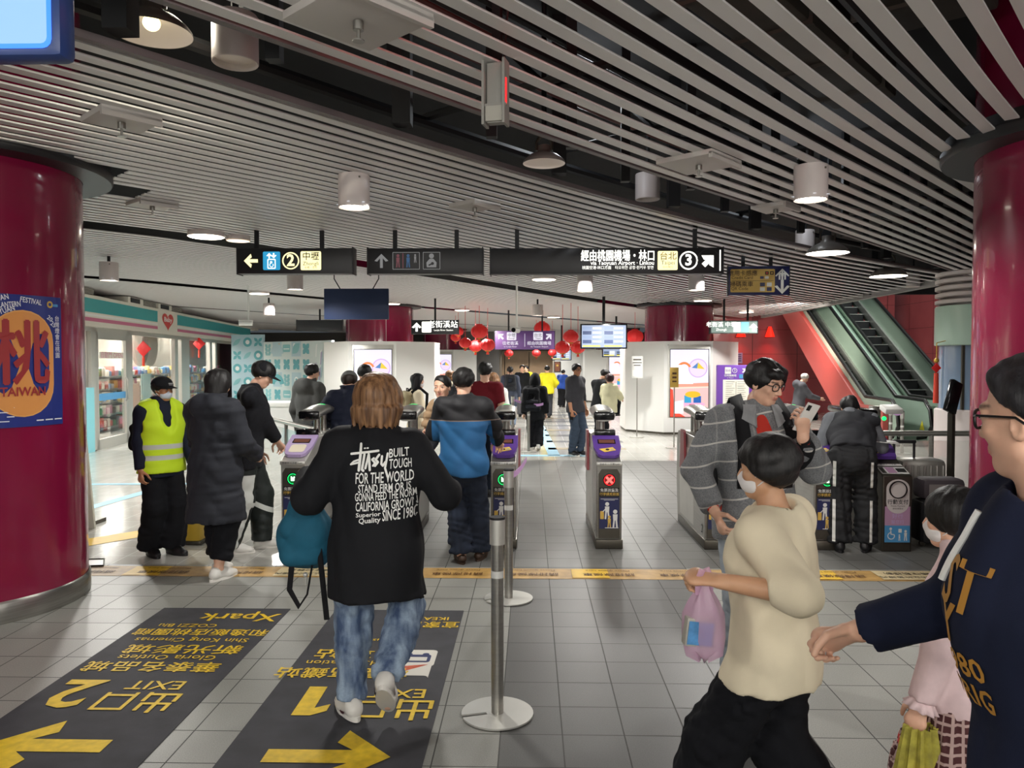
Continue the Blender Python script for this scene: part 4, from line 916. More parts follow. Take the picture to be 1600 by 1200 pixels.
# ================================================================== LANTERNS
M_lantern = mat('lantern_red', '#c41c1e', .55, emit=.10, emit_color='#d01810'); M_tassel = mat('tassel_red', '#d8402a', .6); M_lgold = mat('lantern_gold', '#c9a040', .4, .5)
def lantern(px, py, Y, r, label):
    p = at(px, py, Y); t = thing('red_lantern', label, 'lantern', p, 0, 'red paper lanterns')
    mb = MB(); n = 24; vs = []; fs = []; m = 12
    for i in range(m+1):
        a = PI*(.12+.76*i/m)
        for j in range(n):
            k = 1-.05*(j % 2); vs.append((r*math.sin(a)*math.cos(2*PI*j/n)*k, r*math.sin(a)*math.sin(2*PI*j/n)*k, r*.82*math.cos(a)))
    fs = [(i*n+j, i*n+(j+1) % n, (i+1)*n+(j+1) % n, (i+1)*n+j) for i in range(m) for j in range(n)]
    mb.add(vs, fs); mb.build('shade', M_lantern, t, smooth=0)
    for s in (1, -1):
        c = MB(); c.cyl((0, 0, s*r*.70), (0, 0, s*r*.86), r*.36, n=18); c.build('cap', M_lgold if s < 0 else M_lantern, t)
    c = MB(); c.cyl((0, 0, -r*.86), (0, 0, -r*1.25), r*.13, r*.2, n=10); c.build('tassel', M_tassel, t)
    c = MB(); c.cyl((0, 0, r*.86), (0, 0, max(r*.9, CEIL+.1-p.z)), .006, n=6); c.build('cord', M_lantern, t)
LN = [(749, 518, 19.4, .22, 'largest red lantern left of the purple sign, topmost of its cluster'), (727, 536, 19.4, .16, 'small red lantern at the left of the cluster beside the purple sign'), (743, 541, 21.0, .19, 'red lantern directly under the largest one left of the purple sign'), (762, 539, 20.2, .2, 'red lantern touching the left edge of the purple sign'),
      (716, 518, 22, .16, 'red lantern peeping out behind the small arrow up sign'), (847, 513, 22.5, .24, 'red lantern showing above the purple sign\'s right half'), (892, 526, 18.5, .19, 'topmost red lantern left of the large departure monitor'), (879, 543, 19.0, .19, 'left lower red lantern beside the large departure monitor'),
      (903, 543, 19.6, .19, 'right lower red lantern beside the large departure monitor'), (992, 526, 22, .25, 'red lantern between the large monitor and the right far pillar'), (795, 552, 26, .15, 'small red lantern under the left half of the purple sign'), (838, 552, 26, .15, 'small red lantern under the right half of the purple sign'), (863, 551, 26.5, .15, 'small red lantern beneath the purple sign\'s right end'), (712, 527, 23.5, .16, 'faint red lantern below the small arrow up sign')]
for q in LN: lantern(*q)
def knot(px, py, Y, label):
    p = at(px, py, Y); t = thing('knot_charm', label, 'ornament', p)
    c = MB(); c.box((0, 0, 0), (.085, .015, .085), rotm(0, PI/4, 0), .006); c.build('knot', M_lantern, t)
    c = MB(); c.cyl((0, 0, -.06), (0, 0, -.42), .025, .032, n=10); c.build('tassel', M_tassel, t)
    c = MB(); c.ball((0, 0, .09), .03); c.build('bead', M_lgold, t)
    c = MB(); c.tube([(0, 0, .1), (0, 0, .3), (.29, .30, .34)], .006, 6); c.build('cord', M_lgold, t)
# ================================================================== SHOP ON THE LEFT
M_cream = mat('shop_cream', '#dcd9cc', .45); M_teal = mat('shop_teal', '#2f9a9c', .4); M_pinkst = mat('shop_pink', '#c46a8a', .4); M_alu = mat('aluminium', '#c3c1ba', .35, .6)
M_glass = mat('clear_glass', '#ffffff', .02, trans=1.0, ior=1.1, alpha=.35); M_cyanp = mat('shop_cyan', '#7fc6d0', .4)
S_A, S_B = Vector((-8.43, 14.5, 0)), Vector((-10.45, 27.9, 0)); S_D = (S_B-S_A).normalized(); S_L = (S_B-S_A).length; S_N = Vector((S_D.y, -S_D.x, 0))
if S_N.x < 0: S_N = -S_N
SM = Matrix.Translation(S_A) @ Matrix((( S_D.x, -S_N.x, 0, 0), (S_D.y, -S_N.y, 0, 0), (0, 0, 1, 0), (0, 0, 0, 1)))   # local x along the front, y into the shop
shop = thing('convenience_store', 'convenience store front with teal and pink striped fascia and a red heart', 'store'); shop.matrix_world = SM
def sbox(name, c, d, m, par=None, bev=0): mb = MB(); mb.box(c, d, None, bev); return mb.build(name, m, par or shop)
X0 = -5.0
sbox('fascia', ((X0+S_L)/2, .02, 2.70), (S_L-X0, .25, .58), M_cream)
def sx_at(px):      # place along the shop front met by a sight line
    d = cam_ray(px, 560); d.z = 0; n = Vector((-S_D.y, S_D.x, 0)); k = S_A.dot(n)/d.dot(n); return (d*k-S_A).dot(S_D)
fa = Art(fn=lambda a, b, l: Vector((a, -.105-l, b)))
hx = sx_at(256)
for x0, x1 in ((X0, hx-.75), (hx+.75, S_L)):
    fa.rect(x0, 2.67, x1, 2.93, M_teal); fa.rect(x0, 2.50, x1, 2.57, M_pinkst); fa.rect(x0, 2.60, x1, 2.64, M_white, .003)
# heart
pts = []
for k in range(40):
    u = 2*PI*k/40; pts.append((hx+.036*16*math.sin(u)**3*.75, 2.735+.0145*(13*math.cos(u)-5*math.cos(2*u)-2*math.cos(3*u)-math.cos(4*u))))
fa.poly(pts, mat('heart_red', '#d0433c', .4), .004); fa.text('Baby', hx, 2.76, .16, M_white, bold=.02, lift=.007, sx=2.0); fa.build('fascia_stripes', shop)
sbox('transom', ((X0+S_L)/2, .06, 2.36), (S_L-X0, .12, .08), M_alu)
def post(x, w=.12): sbox('mullion', (x, .06, 1.2), (w, .12, 2.36), M_alu)
for px, w in ((126, .1), (147, .25), (203, .3), (276, .25), (290, .7), (330, .25), (338, .2), (372, .3), (384, .6)): post(sx_at(px), w)
for x0, x1 in ((-5, sx_at(147)), (sx_at(203), sx_at(276)), (sx_at(290), sx_at(330)), (sx_at(338), sx_at(372))):
    g = MB(); g.box(((x0+x1)/2, .06, 1.2), (x1-x0, .012, 2.3)); g.build('shop_window', M_glass, shop)
# door leaf
x0, x1 = sx_at(150), sx_at(200); dr = MB(); w = x1-x0
for c, d in (((x0+.06, .03, 1.16), (.12, .06, 2.3)), ((x1-.06, .03, 1.16), (.12, .06, 2.3)), ((x0+w/2, .03, 2.25), (w, .06, .14)), ((x0+w/2, .03, .1), (w, .06, .2))): dr.box(c, d)
do = dr.build('door', M_alu, shop); g = MB(); g.box((x0+w/2, .03, 1.2), (w-.24, .01, 2.0)); g.build('pane', M_glass, do)
da = Art(fn=lambda a, b, l: Vector((a, .02-l, b))); da.rect(x0+.12, .96, x1-.12, 1.10, M_bluep); da.rect(x0+.2, 1.80, x1-.2, 1.93, M_cream); da.text('自動門 OPEN', x0+w/2, 1.86, .14, M_pinkst, sx=1.4, lift=.004); da.build('door_sign', do)
hd = MB(); hd.tube([(x1-.2, -.02, .9), (x1-.2, -.06, .95), (x1-.2, -.06, 1.35), (x1-.2, -.02, 1.4)], .018, 8); hd.build('handle', M_ss, do)
sbox('kick_panel', ((X0+sx_at(146))/2, .02, .62), (sx_at(146)-X0, .05, 1.24), M_cyanp)
# poster boards leaning inside the window
def poster_in(px0, px1, z0, z1, m, label):
    x0, x1 = sx_at(px0), sx_at(px1); a = MB(); a.box(((x0+x1)/2, .14, (z0+z1)/2), (x1-x0, .02, z1-z0)); o = a.build('window_poster', m)
    o.matrix_world = SM; tag(o, label, 'poster'); return o
poster_in(207, 227, .62, 1.24, mat('poster_peach', '#dcb49a', .5), 'peach poster inside the shop window right of the glass door')
poster_in(230, 244, .85, 1.45, mat('poster_mint', '#bcd6cf', .5), 'pale mint poster inside the shop window above the guard\'s cap')
poster_in(207, 220, .1, .58, mat('poster_yellow', '#ddd080', .5), 'yellow poster low in the shop window behind the guard')
# interior: back wall, floor glow, shelves with goods
bw = MB(); bw.box((S_L/2-2, 3.2, 1.5), (S_L+8, .1, 3.0)); o = struct(bw.build('wall_shop_back', mat('shop_wall', '#b9b2a4', .6))); o.matrix_world = SM
bw = MB(); bw.box((S_L/2-2, 1.6, 2.98), (S_L+8, 3.2, .08)); o = struct(bw.build('ceiling_shop', mat('shop_ceiling', '#d8d6cc', .6))); o.matrix_world = SM
GOODS = [mat('goods_%d' % i, c, .45) for i, c in enumerate(('#c0392b', '#e0a030', '#e8e2d4', '#3f6f9f', '#6a4a34', '#d8cfc0', '#4f8a5a', '#b86a8a', '#2c2c30', '#f0d060'))]
M_shelf = mat('shelf_grey', '#6e6a66', .5)
gi = 0
for si, (x, y, ln) in enumerate(((-1.2, 1.5, 2.6), (1.9, 1.7, 2.6), (5.0, 1.5, 2.8), (8.4, 1.7, 3.0), (11.6, 1.6, 2.4))):
    t = thing('goods_shelf', ('grey shelf of goods seen left of the glass shop door', 'grey shelf of goods seen through the glass shop door', 'grey shelf of goods behind the shop window posters', 'grey shelf of goods seen above the long-coated woman', 'grey shelf of goods at the far end of the shop')[si], 'shelf', (0, 0, 0)); t.matrix_world = SM @ Matrix.Translation((x, y, 0))
    mb = MB(); mb.box((0, .22, .75), (ln, .04, 1.5)); mb.build('back_panel', M_shelf, t)
    for k in range(5):
        b = MB(); b.box((0, 0, .12+.31*k), (ln, .42, .03)); b.build('shelf_board', M_shelf, t)
    rr = random.Random(si)
    for k in range(5):
        q = -ln/2+.1
        while q < ln/2-.15:
            w = rr.uniform(.14, .26); h = rr.uniform(.12, .25); z = .135+.31*k
            g = MB(); g.box((0, 0, h/2), (w*.9, .2, h), None, .02); g.box((0, -.101, h*.5), (w*.6, .004, h*.4))
            o = g.build('packet', rr.choice(GOODS)); o.matrix_world = SM @ Matrix.Translation((x+q+w/2, y-.06, z))
            tag(o, 'packet of goods standing on the shelves inside the shop', 'packet', 'packets on the shop shelves'); q += w; gi += 1
# round decor and red ornaments behind the glass, boxes on the roof
for px, py, lab in ((224, 545, 'red paper ornament hung inside the shop window'), (311, 537, 'red paper ornament inside the right-hand shop window')):
    o = MB(); c = SM @ Vector((sx_at(px), .5, 0)); p = at(px, py, c.y); t = thing('paper_ornament', lab, 'ornament', p)
    d = MB(); d.box((0, 0, 0), (.26, .03, .26), rotm(0, PI/4, 0), .01); d.build('diamond', M_lantern, t); d = MB(); d.cyl((0, 0, -.18), (0, 0, -.4), .03, n=8); d.build('tassel', M_tassel, t)
o = MB(); p = Vector((sx_at(258), .6, 0)); o.lathe([(0, -.03), (.5, -.03), (.52, 0), (.5, .05), (0, .10)], 32, Matrix.Rotation(PI/2, 4, 'X')); oo = o.build('round_decal', mat('decal_brown', '#6a5a52', .5, var=.2, vscale=3)); c = SM @ p; z = at(258, 540, c.y).z; oo.matrix_world = Matrix.Translation((0, 0, z)) @ SM @ Matrix.Translation(p); tag(oo, 'round brown disc hung inside the shop window', 'decoration')
for k, (px0, px1, lab) in enumerate(((194, 218, 'left screen-fronted box on the shop roof'), (242, 263, 'right screen-fronted box on the shop roof'))):
    x0, x1 = sx_at(px0), sx_at(px1); t = thing('roof_box', lab, 'box'); t.matrix_world = SM @ Matrix.Translation(((x0+x1)/2, .15, 2.99))
    b = MB(); b.box((0, 0, .07), (x1-x0, .5, .14), None, .01); b.build('body', M_cream, t); b = MB(); b.box((-.05, -.255, .07), ((x1-x0)*.6, .01, .10)); b.build('dark_face', M_blackmt, t)
for k, (px0, px1, lab) in enumerate(((124, 142, 'louvred vent unit on the shop roof by the left pillar'), (219, 240, 'louvred vent unit between the two roof boxes'), (264, 281, 'louvred vent unit right of the roof boxes'))):
    x0, x1 = sx_at(px0), sx_at(px1); t = thing('roof_vent', lab, 'vent'); t.matrix_world = SM @ Matrix.Translation(((x0+x1)/2, .18, 2.99))
    b = MB(); b.box((0, 0, .07), (x1-x0, .5, .14), None, .01); b.build('body', M_cream, t)
    for j in range(5): b = MB(); b.box((0, -.255, .02+.025*j), ((x1-x0)*.92, .02, .010)); b.build('louvre', M_ss_dark, t)
# teal mural hoarding at the end of the shop
M_mur = mat('mural_pale', '#c8d6d6', .5); M_mt = mat('mural_teal', '#5aa3ad', .5); M_mt2 = mat('mural_teal_mid', '#7fb9bf', .5); M_mt3 = mat('mural_ice', '#a9c6d0', .5); M_mw = mat('mural_white', '#e2e8e8', .5); M_mo = mat('mural_tan', '#c9b49a', .5)
mA, mB_ = at(412, 600, 24.0), at(518, 600, 22.0); mA.z = mB_.z = 0
mD = (mB_-mA).normalized(); mLn = (mB_-mA).length; mH = 2.35
mural = thing('mural_hoarding', 'pale hoarding printed with teal leaves and round motifs beside the shop', 'hoarding', (0, 0, 0)); mural.matrix_world = Matrix.Translation(mA) @ Matrix.Rotation(math.atan2(mD.y, mD.x), 4, 'Z')
b = MB(); b.box((mLn/2, .06, mH/2), (mLn, .1, mH)); b.build('board', M_mur, mural)
b = MB(); b.box((-.55, .06, mH/2+.12), (1.1, .1, mH+.24), Matrix.Rotation(.5, 4, 'Z')); b.build('return_board', M_mt3, mural)
a = Art(fn=lambda x, z, l: Vector((x, .008-l, z))); rr = random.Random(3); w = mLn
def leaf(x, z, L, W, ang, m, lift=.003):
    c, s = math.cos(ang), math.sin(ang); q = [(L*u, W*math.sin(PI*u)) for u in [i/8 for i in range(9)]]+[(L*u, -W*math.sin(PI*u)) for u in [i/8 for i in range(7, 0, -1)]]
    a.poly([(x+p*c-v*s, z+p*s+v*c) for p, v in q], m, lift)
nx, nz = 5, 5; cw, chh = w*.72/nx, mH/nz
for i in range(nx):
    for j in range(nz):
        x, z = cw*(i+.5), chh*(j+.5); k = (i*3+j*2+(i*j)) % 6; m = (M_mt, M_mt2, M_mt3)[(i+j) % 3]
        if (i+j) % 2: a.rect(x-cw*.48, z-chh*.48, x+cw*.48, z+chh*.48, M_mt3 if k % 2 else M_mur, .001)
        if k == 0:
            for q in range(4): leaf(x, z, chh*.46, .08, PI/4+q*PI/2, M_mt)
        elif k == 1: a.disc(x, z, chh*.36, m); a.disc(x, z, chh*.2, M_mw, .004); a.disc(x, z, chh*.1, M_mt, .005)
        elif k == 2:
            for q in range(3): leaf(x, z-chh*.4+q*chh*.25, chh*.4, .06, .6, m); leaf(x, z-chh*.4+q*chh*.25, chh*.4, .06, PI-.6, m)
        elif k == 3: a.ring(x, z-chh*.4, chh*.3, chh*.75, m, .003, 10, 170); a.disc(x+.1, z+chh*.3, .05, M_mo)
        elif k == 4: a.rrect(x-cw*.4, z-chh*.2, x+cw*.4, z+chh*.3, .05, M_mt2); a.rect(x-cw*.3, z-chh*.02, x+cw*.3, z+chh*.04, M_mw, .004)
        else: leaf(x-cw*.4, z-chh*.3, cw*1.0, .14, .7, m); a.disc(x-cw*.2, z+chh*.25, .06, M_mw)
for k in range(26):
    x = w*(.74+.25*rr.random()); z = rr.uniform(.1, mH-.4); a.poly([(x, z), (x+.05, z), (x+.1, z+.4), (x+.03, z+.35)], rr.choice((M_mw, M_mt3, mat('mural_lilac', '#a9a3c4', .5))))
a.build('mural_print', mural)
a = Art(fn=lambda x, z, l: Matrix.Rotation(.5, 4, 'Z') @ Vector((x, .008-l, z)))
for i in range(3):
    for j in range(6):
        x, z, m = -.9+.36*i, .25+.42*j, (M_mt, M_mt2, M_mw)[(i+j) % 3]
        if (i+j) % 3 == 0: a.disc(x, z, .15, m); a.disc(x, z, .07, M_mw)
        elif (i+j) % 3 == 1:
            for v in range(4): leaf(x, z, .19, .05, PI/4+v*PI/2, M_mt)
        else: leaf(x-.15, z-.12, .36, .07, .7, M_mt2)
a.build('return_print', mural)
# white low counter under the mural and tall white board behind the left pillar
p = floor_at(430, 700); t = thing('low_counter', 'white low counter beside the grey hooded man', 'counter', (p.x+.2, p.y, 0), .05)
b = MB(); b.box((0, .2, .88), (1.5, .5, .10), None, .04); b.build('counter_top', M_white, t); b = MB(); b.box((0, .2, .42), (1.3, .36, .84)); b.build('counter_body', M_white_panel, t)
p = floor_at(133, 826); t = thing('tapered_board', 'tall white tapering board standing half behind the left pillar', 'sign board', (p.x, p.y, 0))
b = MB(); b.prism([(-.45, 0), (.10, 0), (-.02, 1.4), (-.45, 1.4)], 0, .03); b.build('board', M_cream, t); b = MB(); b.box((-.2, .2, .02), (.4, .4, .04)); b.build('foot', M_ss_dark, t)
p = floor_at(146, 884); t = thing('floor_frame', 'small bent wire frame lying on the floor at the left pillar', 'frame', (p.x, p.y, .012), .15)
b = MB(); b.tube([(-.12, -.05, 0), (.1, -.05, 0), (.05, .1, .02), (-.1, .1, .02)], .007, 8, closed=True); b.build('wire_frame', M_ss_dark, t); b = MB(); b.add([(-.11, -.04, .003), (.09, -.04, .003), (.045, .09, .018), (-.09, .09, .018)], [(0, 1, 2, 3)]); b.build('card', M_white, t)
# yellow bollard base behind the guard
p = floor_at(291, 851); t = thing('yellow_bin', 'squat yellow box on the floor between the guard and the long-coated woman', 'box', (p.x, p.y, 0))
b = MB(); b.box((0, .1, .14), (.28, .24, .24), None, .03); b.build('body', mat('bin_yellow', '#d6b23a', .45), t); b = MB(); b.box((0, .1, .02), (.30, .26, .04), None, .01); b.build('foot', M_ss_dark, t)
# ---- fence pieces near the gates
M_fglass = mat('fence_glass', '#e8f4ee', .05, trans=.9, alpha=.35)
def fence(name, pts, h, label, m=M_ss, every=1.0):
    t = thing(name, label, 'fence'); P = [Vector((a, b, 0)) for a, b in pts]
    r = MB(); r.tube([p+Vector((0, 0, h)) for p in P], .03, 12); r.build('rail', m, t)
    for i in range(len(P)-1):
        L = (P[i+1]-P[i]).length; n = max(1, round(L/every))
        for k in range(n+(1 if i == len(P)-2 else 0)):
            q = P[i].lerp(P[i+1], k/n); c = MB(); c.cyl(q, q+Vector((0, 0, h)), .025, n=10); c.build('post', m, t)
        a, b = P[i], P[i+1]; g = MB(); g.add([a+Vector((0, 0, .12)), b+Vector((0, 0, .12)), b+Vector((0, 0, h-.08)), a+Vector((0, 0, h-.08))], [(0, 1, 2, 3)]); o = g.build('glass_panel', M_fglass, t, smooth=0)
        s = o.modifiers.new('thick', 'SOLIDIFY'); s.thickness = .01
fence('glass_fence', [(3.55, 8.5), (5.3, 8.5)], .95, 'low glass fence with steel rail behind the suitcases')
fence('glass_fence', [(-2.45, 8.7), (-3.9, 10.9)], .95, 'low glass fence running back from the leftmost gate', every=1.6)
fence('glass_fence', [(-1.75, 13.0), (-.9, 13.0)], 1.0, 'low glass fence beyond the gates behind the man carrying the toddler')
p = at(1385, 700, 8.45); t = thing('kiosk_post', 'white-capped fence post with green lamp at the glass fence', 'post', (p.x, 8.75, 0)); b = MB(); b.box((0, 0, .62), (.10, .1, 1.24), None, .01); b.build('post', M_ss, t); b = MB(); b.box((0, -.02, 1.29), (.19, .16, .06), rotm(.3, 0, 0), .01); b.build('cap', M_white, t); b = MB(); b.ball((.08, -.06, 1.1), .025); b.build('lamp', M_green_led, t)
# ---- round green display column behind the right pillar
p = at(1478, 600, 9.6); t = thing('round_booth', 'pale green round booth with white rings on top, behind the right pillar', 'booth', (p.x+.42, 9.6, 0))
b = MB(); b.lathe([(.50, 0), (.50, 1.14), (.47, 1.16)], 40); b.build('base_drum', M_lampbody, t); b = MB(); b.lathe([(.46, 1.16), (.46, 1.94)], 40); b.build('window_ring', mat('booth_glass', '#7a8fa8', .08, coat=.3), t); b = MB(); b.lathe([(.50, 1.94), (.51, 1.95), (.51, 2.41), (.50, 2.43)], 40); b.build('header_drum', mat('booth_green', '#bcd8c8', .35), t)
for k in range(5): b = MB(); b.lathe([(.47, 2.45+.085*k), (.51, 2.46+.085*k), (.51, 2.50+.085*k), (.47, 2.515+.085*k), (.45, 2.515+.085*k), (.45, 2.45+.085*k), (.47, 2.45+.085*k)], 40); b.build('ring', M_lampbody, t)
for k in range(5):
    an = -2.5+.55*k; b = MB(); b.box((.465*math.cos(an), .465*math.sin(an), 1.55), (.03, .03, .78)); b.build('window_post', M_ss_dark, t)
knot(1463, 575, 9.25, 'red tasselled knot charm hanging beside the green booth')
p = at(1489, 620, 7.6); t = thing('tilted_screen', 'dark tilted screen on a bracket against the right pillar', 'screen', (p.x, 7.6, p.z), .5)
b = MB(); b.box((0, 0, 0), (.16, .05, .32), rotm(0, .35, 0), .01); b.build('panel', M_blackgl, t); b = MB(); b.box((.06, .05, -p.z/2-.08), (.05, .05, p.z-.16)); b.build('bracket', M_ss_dark, t)
# ---- escalators
M_bal = mat('balustrade_green', '#8ea394', .25, .1); M_step = mat('step_dark', '#1f2022', .5, .4); M_stepedge = mat('step_edge', '#9a9c98', .4, .5); M_rail = mat('handrail_black', '#0d0d0e', .35); M_deck = mat('deck_steel', '#b8bab6', .3, .8)
RISE = math.tan(math.radians(30))
def escalator(xc, y0, label, w=1.0, red=False, top=6.0):
    t = thing('escalator', label, 'escalator', (xc, y0, 0), 0, 'escalators'); run = top/RISE
    prof = lambda y: 0 if y < 0 else y*RISE
    # steps
    n = int(run/.40)
    for k in range(n):
        s = MB(); z = .18*k*(RISE*.40/.18); s.box((0, .40*k+.2, z-.02), (w, .42, .28)); st = s.build('step', M_step, t, smooth=0)
        e = MB(); e.box((0, .40*k-.012, z+.115), (w, .02, .02)); e.build('edge', M_stepedge, st, smooth=0)
    lp = MB(); lp.box((0, -.6, .02), (w+.5, 1.4, .04)); lp.build('landing_plate', M_ss_dark, t)
    for s in (-1, 1):
        x = s*(w/2+.06)
        # glass-like green balustrade
        pts = [(-1.15, .10), (-1.28, .45), (-1.15, .86), (-.95, .92), (.25, .92), (run, .92+run*RISE), (run, run*RISE-.05), (.2, .02), (-.4, .02)]
        b = MB(); b.prism(pts, x-.02, x+.02, axis='x'); b.build('balustrade', M_bal, t, smooth=0)
        hp = [(x, -.75, .12), (x, -1.12, .18), (x, -1.3, .42), (x, -1.22, .75), (x, -1.0, .93), (x, .25, .96), (x, run, .96+run*RISE)]
        h = MB(); h.tube(hp, .042, 10); h.build('handrail', M_rail, t)
        d = MB(); d.prism([(.0, .06), (.35, .22), (run, .22+run*RISE), (run, .40+run*RISE), (.2, .36)], x-.06-s*.02, x+.06-s*.02, axis='x'); d.build('skirt', M_deck, t, smooth=0)
        o = MB(); xx = x+s*.14; o.prism([(-.9, .0), (-.9, .78), (.25, .78), (run, .78+run*RISE), (run, run*RISE+.25), (.75, .0)], min(x+s*.03, xx), max(x+s*.03, xx), axis='x')
        o.build('outer_cladding', mat('escalator_red', '#a5443f', .3, coat=.3) if red and s < 0 else M_bal, t, smooth=0)
        for yy in (-.95,):
            a = Art(fn=lambda u, v, l: Vector((u, v, 0))); a.fn = (lambda X, S: (lambda u, v, l: Vector((X+S*(.003+l), yy+u, .4+v))))(x-s*.02, -s)
            a.poly([(-.1, -.09), (.1, -.09), (0, .11)], mat('warn_yellow', '#d8d030', .5)); a.build('warning_label', t)
    return t
eA = at(1345, 650, 18.6); escalator(7.85, 17.0, 'left escalator with red outer flank, a dark figure riding near its top', w=.55, red=True)
escalator(9.25, 17.4, 'right escalator with dark steps between green balustrades', red=False)
# service counter by the red wall
p = floor_at(1300, 655); t = thing('service_counter', 'red service counter with steel top against the red wall', 'counter', (7.0, 23.9, 0))
b = MB(); b.box((0, 0, .48), (1.5, .6, .96), None, .02); b.build('counter_body', mat('counter_red', '#8a2a28', .4), t); b = MB(); b.box((0, 0, .98), (1.6, .7, .05), None, .01); b.build('counter_top', M_ss_light, t)
b = MB(); b.box((.1, 0, .26), (.7, .35, .5), None, .08); o = b.build('travel_bag', mat('bag_grey', '#3c3a3a', .7)); o.location = (7.15, 23.8, 1.005); tag(o, 'dark grey travel bag lying on the red counter', 'bag')
for k, (x, z, m, lab) in enumerate(((8.1, 1.62, M_noticew, 'white notice on the red wall above the counter, higher one'), (8.25, 1.25, M_noticew, 'white notice on the red wall, lower one near the escalator'), (7.3, 1.85, mat('notice_lilac', '#8a86b0', .5), 'lilac notice on the red wall left of the white ones'))):
    b = MB(); b.box((x-.3, 25.98, z), (.34, .02, .36)); b2 = b.build('wall_notice', m); tag(b2, lab, 'notice')
    a = Art((x-.3, 25.968, z)); [a.rect(-.13, .1-.07*j, .13, .13-.07*j, M_navyp) for j in range(4)]; a.build('print', b2)
# red up-lighters on the red wall
for px, lab in ((1158, 'small red glowing wall lamp, left one'), (1203, 'small red glowing wall lamp, right one')):
    p = at(px, 516, 25.7); t = thing('wall_lamp', lab, 'wall lamp', p, 0, 'red wall lamps'); b = MB(); b.lathe([(.05, .12), (.16, -.22), (.14, -.22), (.04, .10)], 20); b.build('shade', mat('lamp_red', '#d02018', .4, emit=1.0, emit_color='#ff2a18'), t); b = MB(); b.box((0, .12, .05), (.05, .2, .05)); b.build('bracket', M_ss_dark, t)
    lamp_light('SPOT', (p.x, p.y-.05, p.z-.1), 40, (1, .08, .05), .05, 100, .9)
# suitcases right of the barrier-free gate
p = floor_at(1425, 830); t = thing('suitcase', 'silver ribbed suitcase with a long black pull handle behind the barrier-free gate', 'suitcase', (3.92, 7.78, 0))
b = MB(); b.box((0, 0, .42), (.46, .28, .70), None, .06); bo = b.build('shell', mat('case_silver', '#8c8983', .35, .6), t)
for k in range(7): r = MB(); r.box((-.18+.06*k, -.142, .42), (.022, .012, .58), None, .004); r.build('rib', mat('case_silver'), bo)
for s in (-1, 1): c = MB(); c.cyl((s*.1-.14, -.0, .76), (s*.1-.14, -.0, .93), .013, n=8); c.build('handle_tube', M_blackmt, t)
c = MB(); c.box((-.14, 0, .935), (.235, .035, .035), None, .01); c.build('handle_grip', M_blackmt, t)
for sx in (-1, 1):
    for sy in (-1, 1): c = MB(); c.cyl((sx*.17, sy*.09-.015, .035), (sx*.17, sy*.09+.015, .035), .033, n=14); c.build('wheel', M_blackmt, t)
t = thing('suitcase', 'black soft suitcase standing low right of the barrier-free gate', 'suitcase', (3.86, 7.25, 0))
b = MB(); b.box((0, 0, .245), (.44, .28, .40), None, .05); b.build('shell', M_blackmt, t); b = MB(); b.box((0, -.145, .24), (.34, .03, .26), None, .02); b.build('front_pocket', mat('case_black', '#202024', .7), t)
for s in (-1, 1): c = MB(); c.cyl((s*.15, 0, .025), (s*.15, .03, .025), .024, n=12); c.build('wheel', M_ss_dark, t)
c = MB(); c.box((-.12, -.164, .16), (.05, .006, .03)); c.build('tag', M_gold, t)
t = thing('bag_on_case', 'dark bag strapped on top of the black suitcase', 'bag', (3.86, 7.27, .45)); b = MB(); b.box((0, 0, .10), (.40, .24, .2), None, .05); b.build('body', mat('bag_plum', '#3a3338', .6), t); b = MB(); b.box((-.05, -.122, .1), (.2, .006, .1)); b.build('front_flap', mat('flap_grey', '#7a7472', .4), t)

# ================================================================== PILLAR POSTER
cx, cy = PILLARS[0]; RP = .756
def on_pillar(a0):
    return lambda u, v, l: Vector((cx+(RP+l)*math.cos(a0+u/RP), cy+(RP+l)*math.sin(a0+u/RP), v))
def pill_angle(px):
    d = cam_ray(px, 560); d.z = 0; d.normalize(); o = Vector((-cx, -cy, 0)); b = o.dot(d); k = -b-math.sqrt(max(0, b*b-(o.dot(o)-.75*.75))); p = d*k-Vector((cx, cy, 0)); return math.atan2(p.y, p.x), k
aR, dR = pill_angle(95); aC = aR-.46/RP
po = thing('wall_poster', 'blue lantern festival poster with an orange oval, wrapped on the left pillar', 'poster', (0, 0, 0))
zt, zb = 2.14, 1.27
zt = CAM_H+(564-466)/FPX*dR*.86; zb = CAM_H+(564-662)/FPX*dR*.86
a = Art(fn=on_pillar(aC)); a.rect(-.46, zb, .46, zt, mat('poster_blue', '#25337e', .35, var=.08, vscale=2), 0.0, nx=20); a.build('sheet', po)
a = Art(fn=on_pillar(aC)); H = zt-zb; zc = (zt+zb)/2-.02*H
M_or = mat('poster_orange', '#d8924e', .4); M_org = mat('poster_orange_rim', '#e0a560', .4); M_rd = mat('poster_red', '#9a2f32', .4); M_wt = mat('poster_white', '#e8e8ee', .4)
U = lambda px: (pill_angle(px)[0]-aC)*RP
uc, uw = U(36), U(82)-U(36)
def stadium(w, h, m, l):
    w = w*uw/.335
    pts = []
    for k in range(13): t_ = PI*k/12; pts.append((w*math.cos(t_), (h-w)+w*math.sin(t_)))
    for k in range(13): t_ = PI+PI*k/12; pts.append((w*math.cos(t_), -(h-w)+w*math.sin(t_)))
    c = (0, zc); n = len(pts); a.poly([(uc, zc)]+[(p[0]+uc, p[1]+zc) for p in pts], m, l, [(0, i+1, (i+1) % n+1) for i in range(n)])
stadium(.335, H*.405, M_org, .002); stadium(.325, H*.395, M_or, .004)
a.text('桃', uc, zc+.045*H, .46, M_rd, bold=.022, lift=.007, width=uw*1.62); a.text('TAIWAN', uc, zc-.215*H, .085, M_rd, bold=.02, lift=.007, width=uw*1.35)
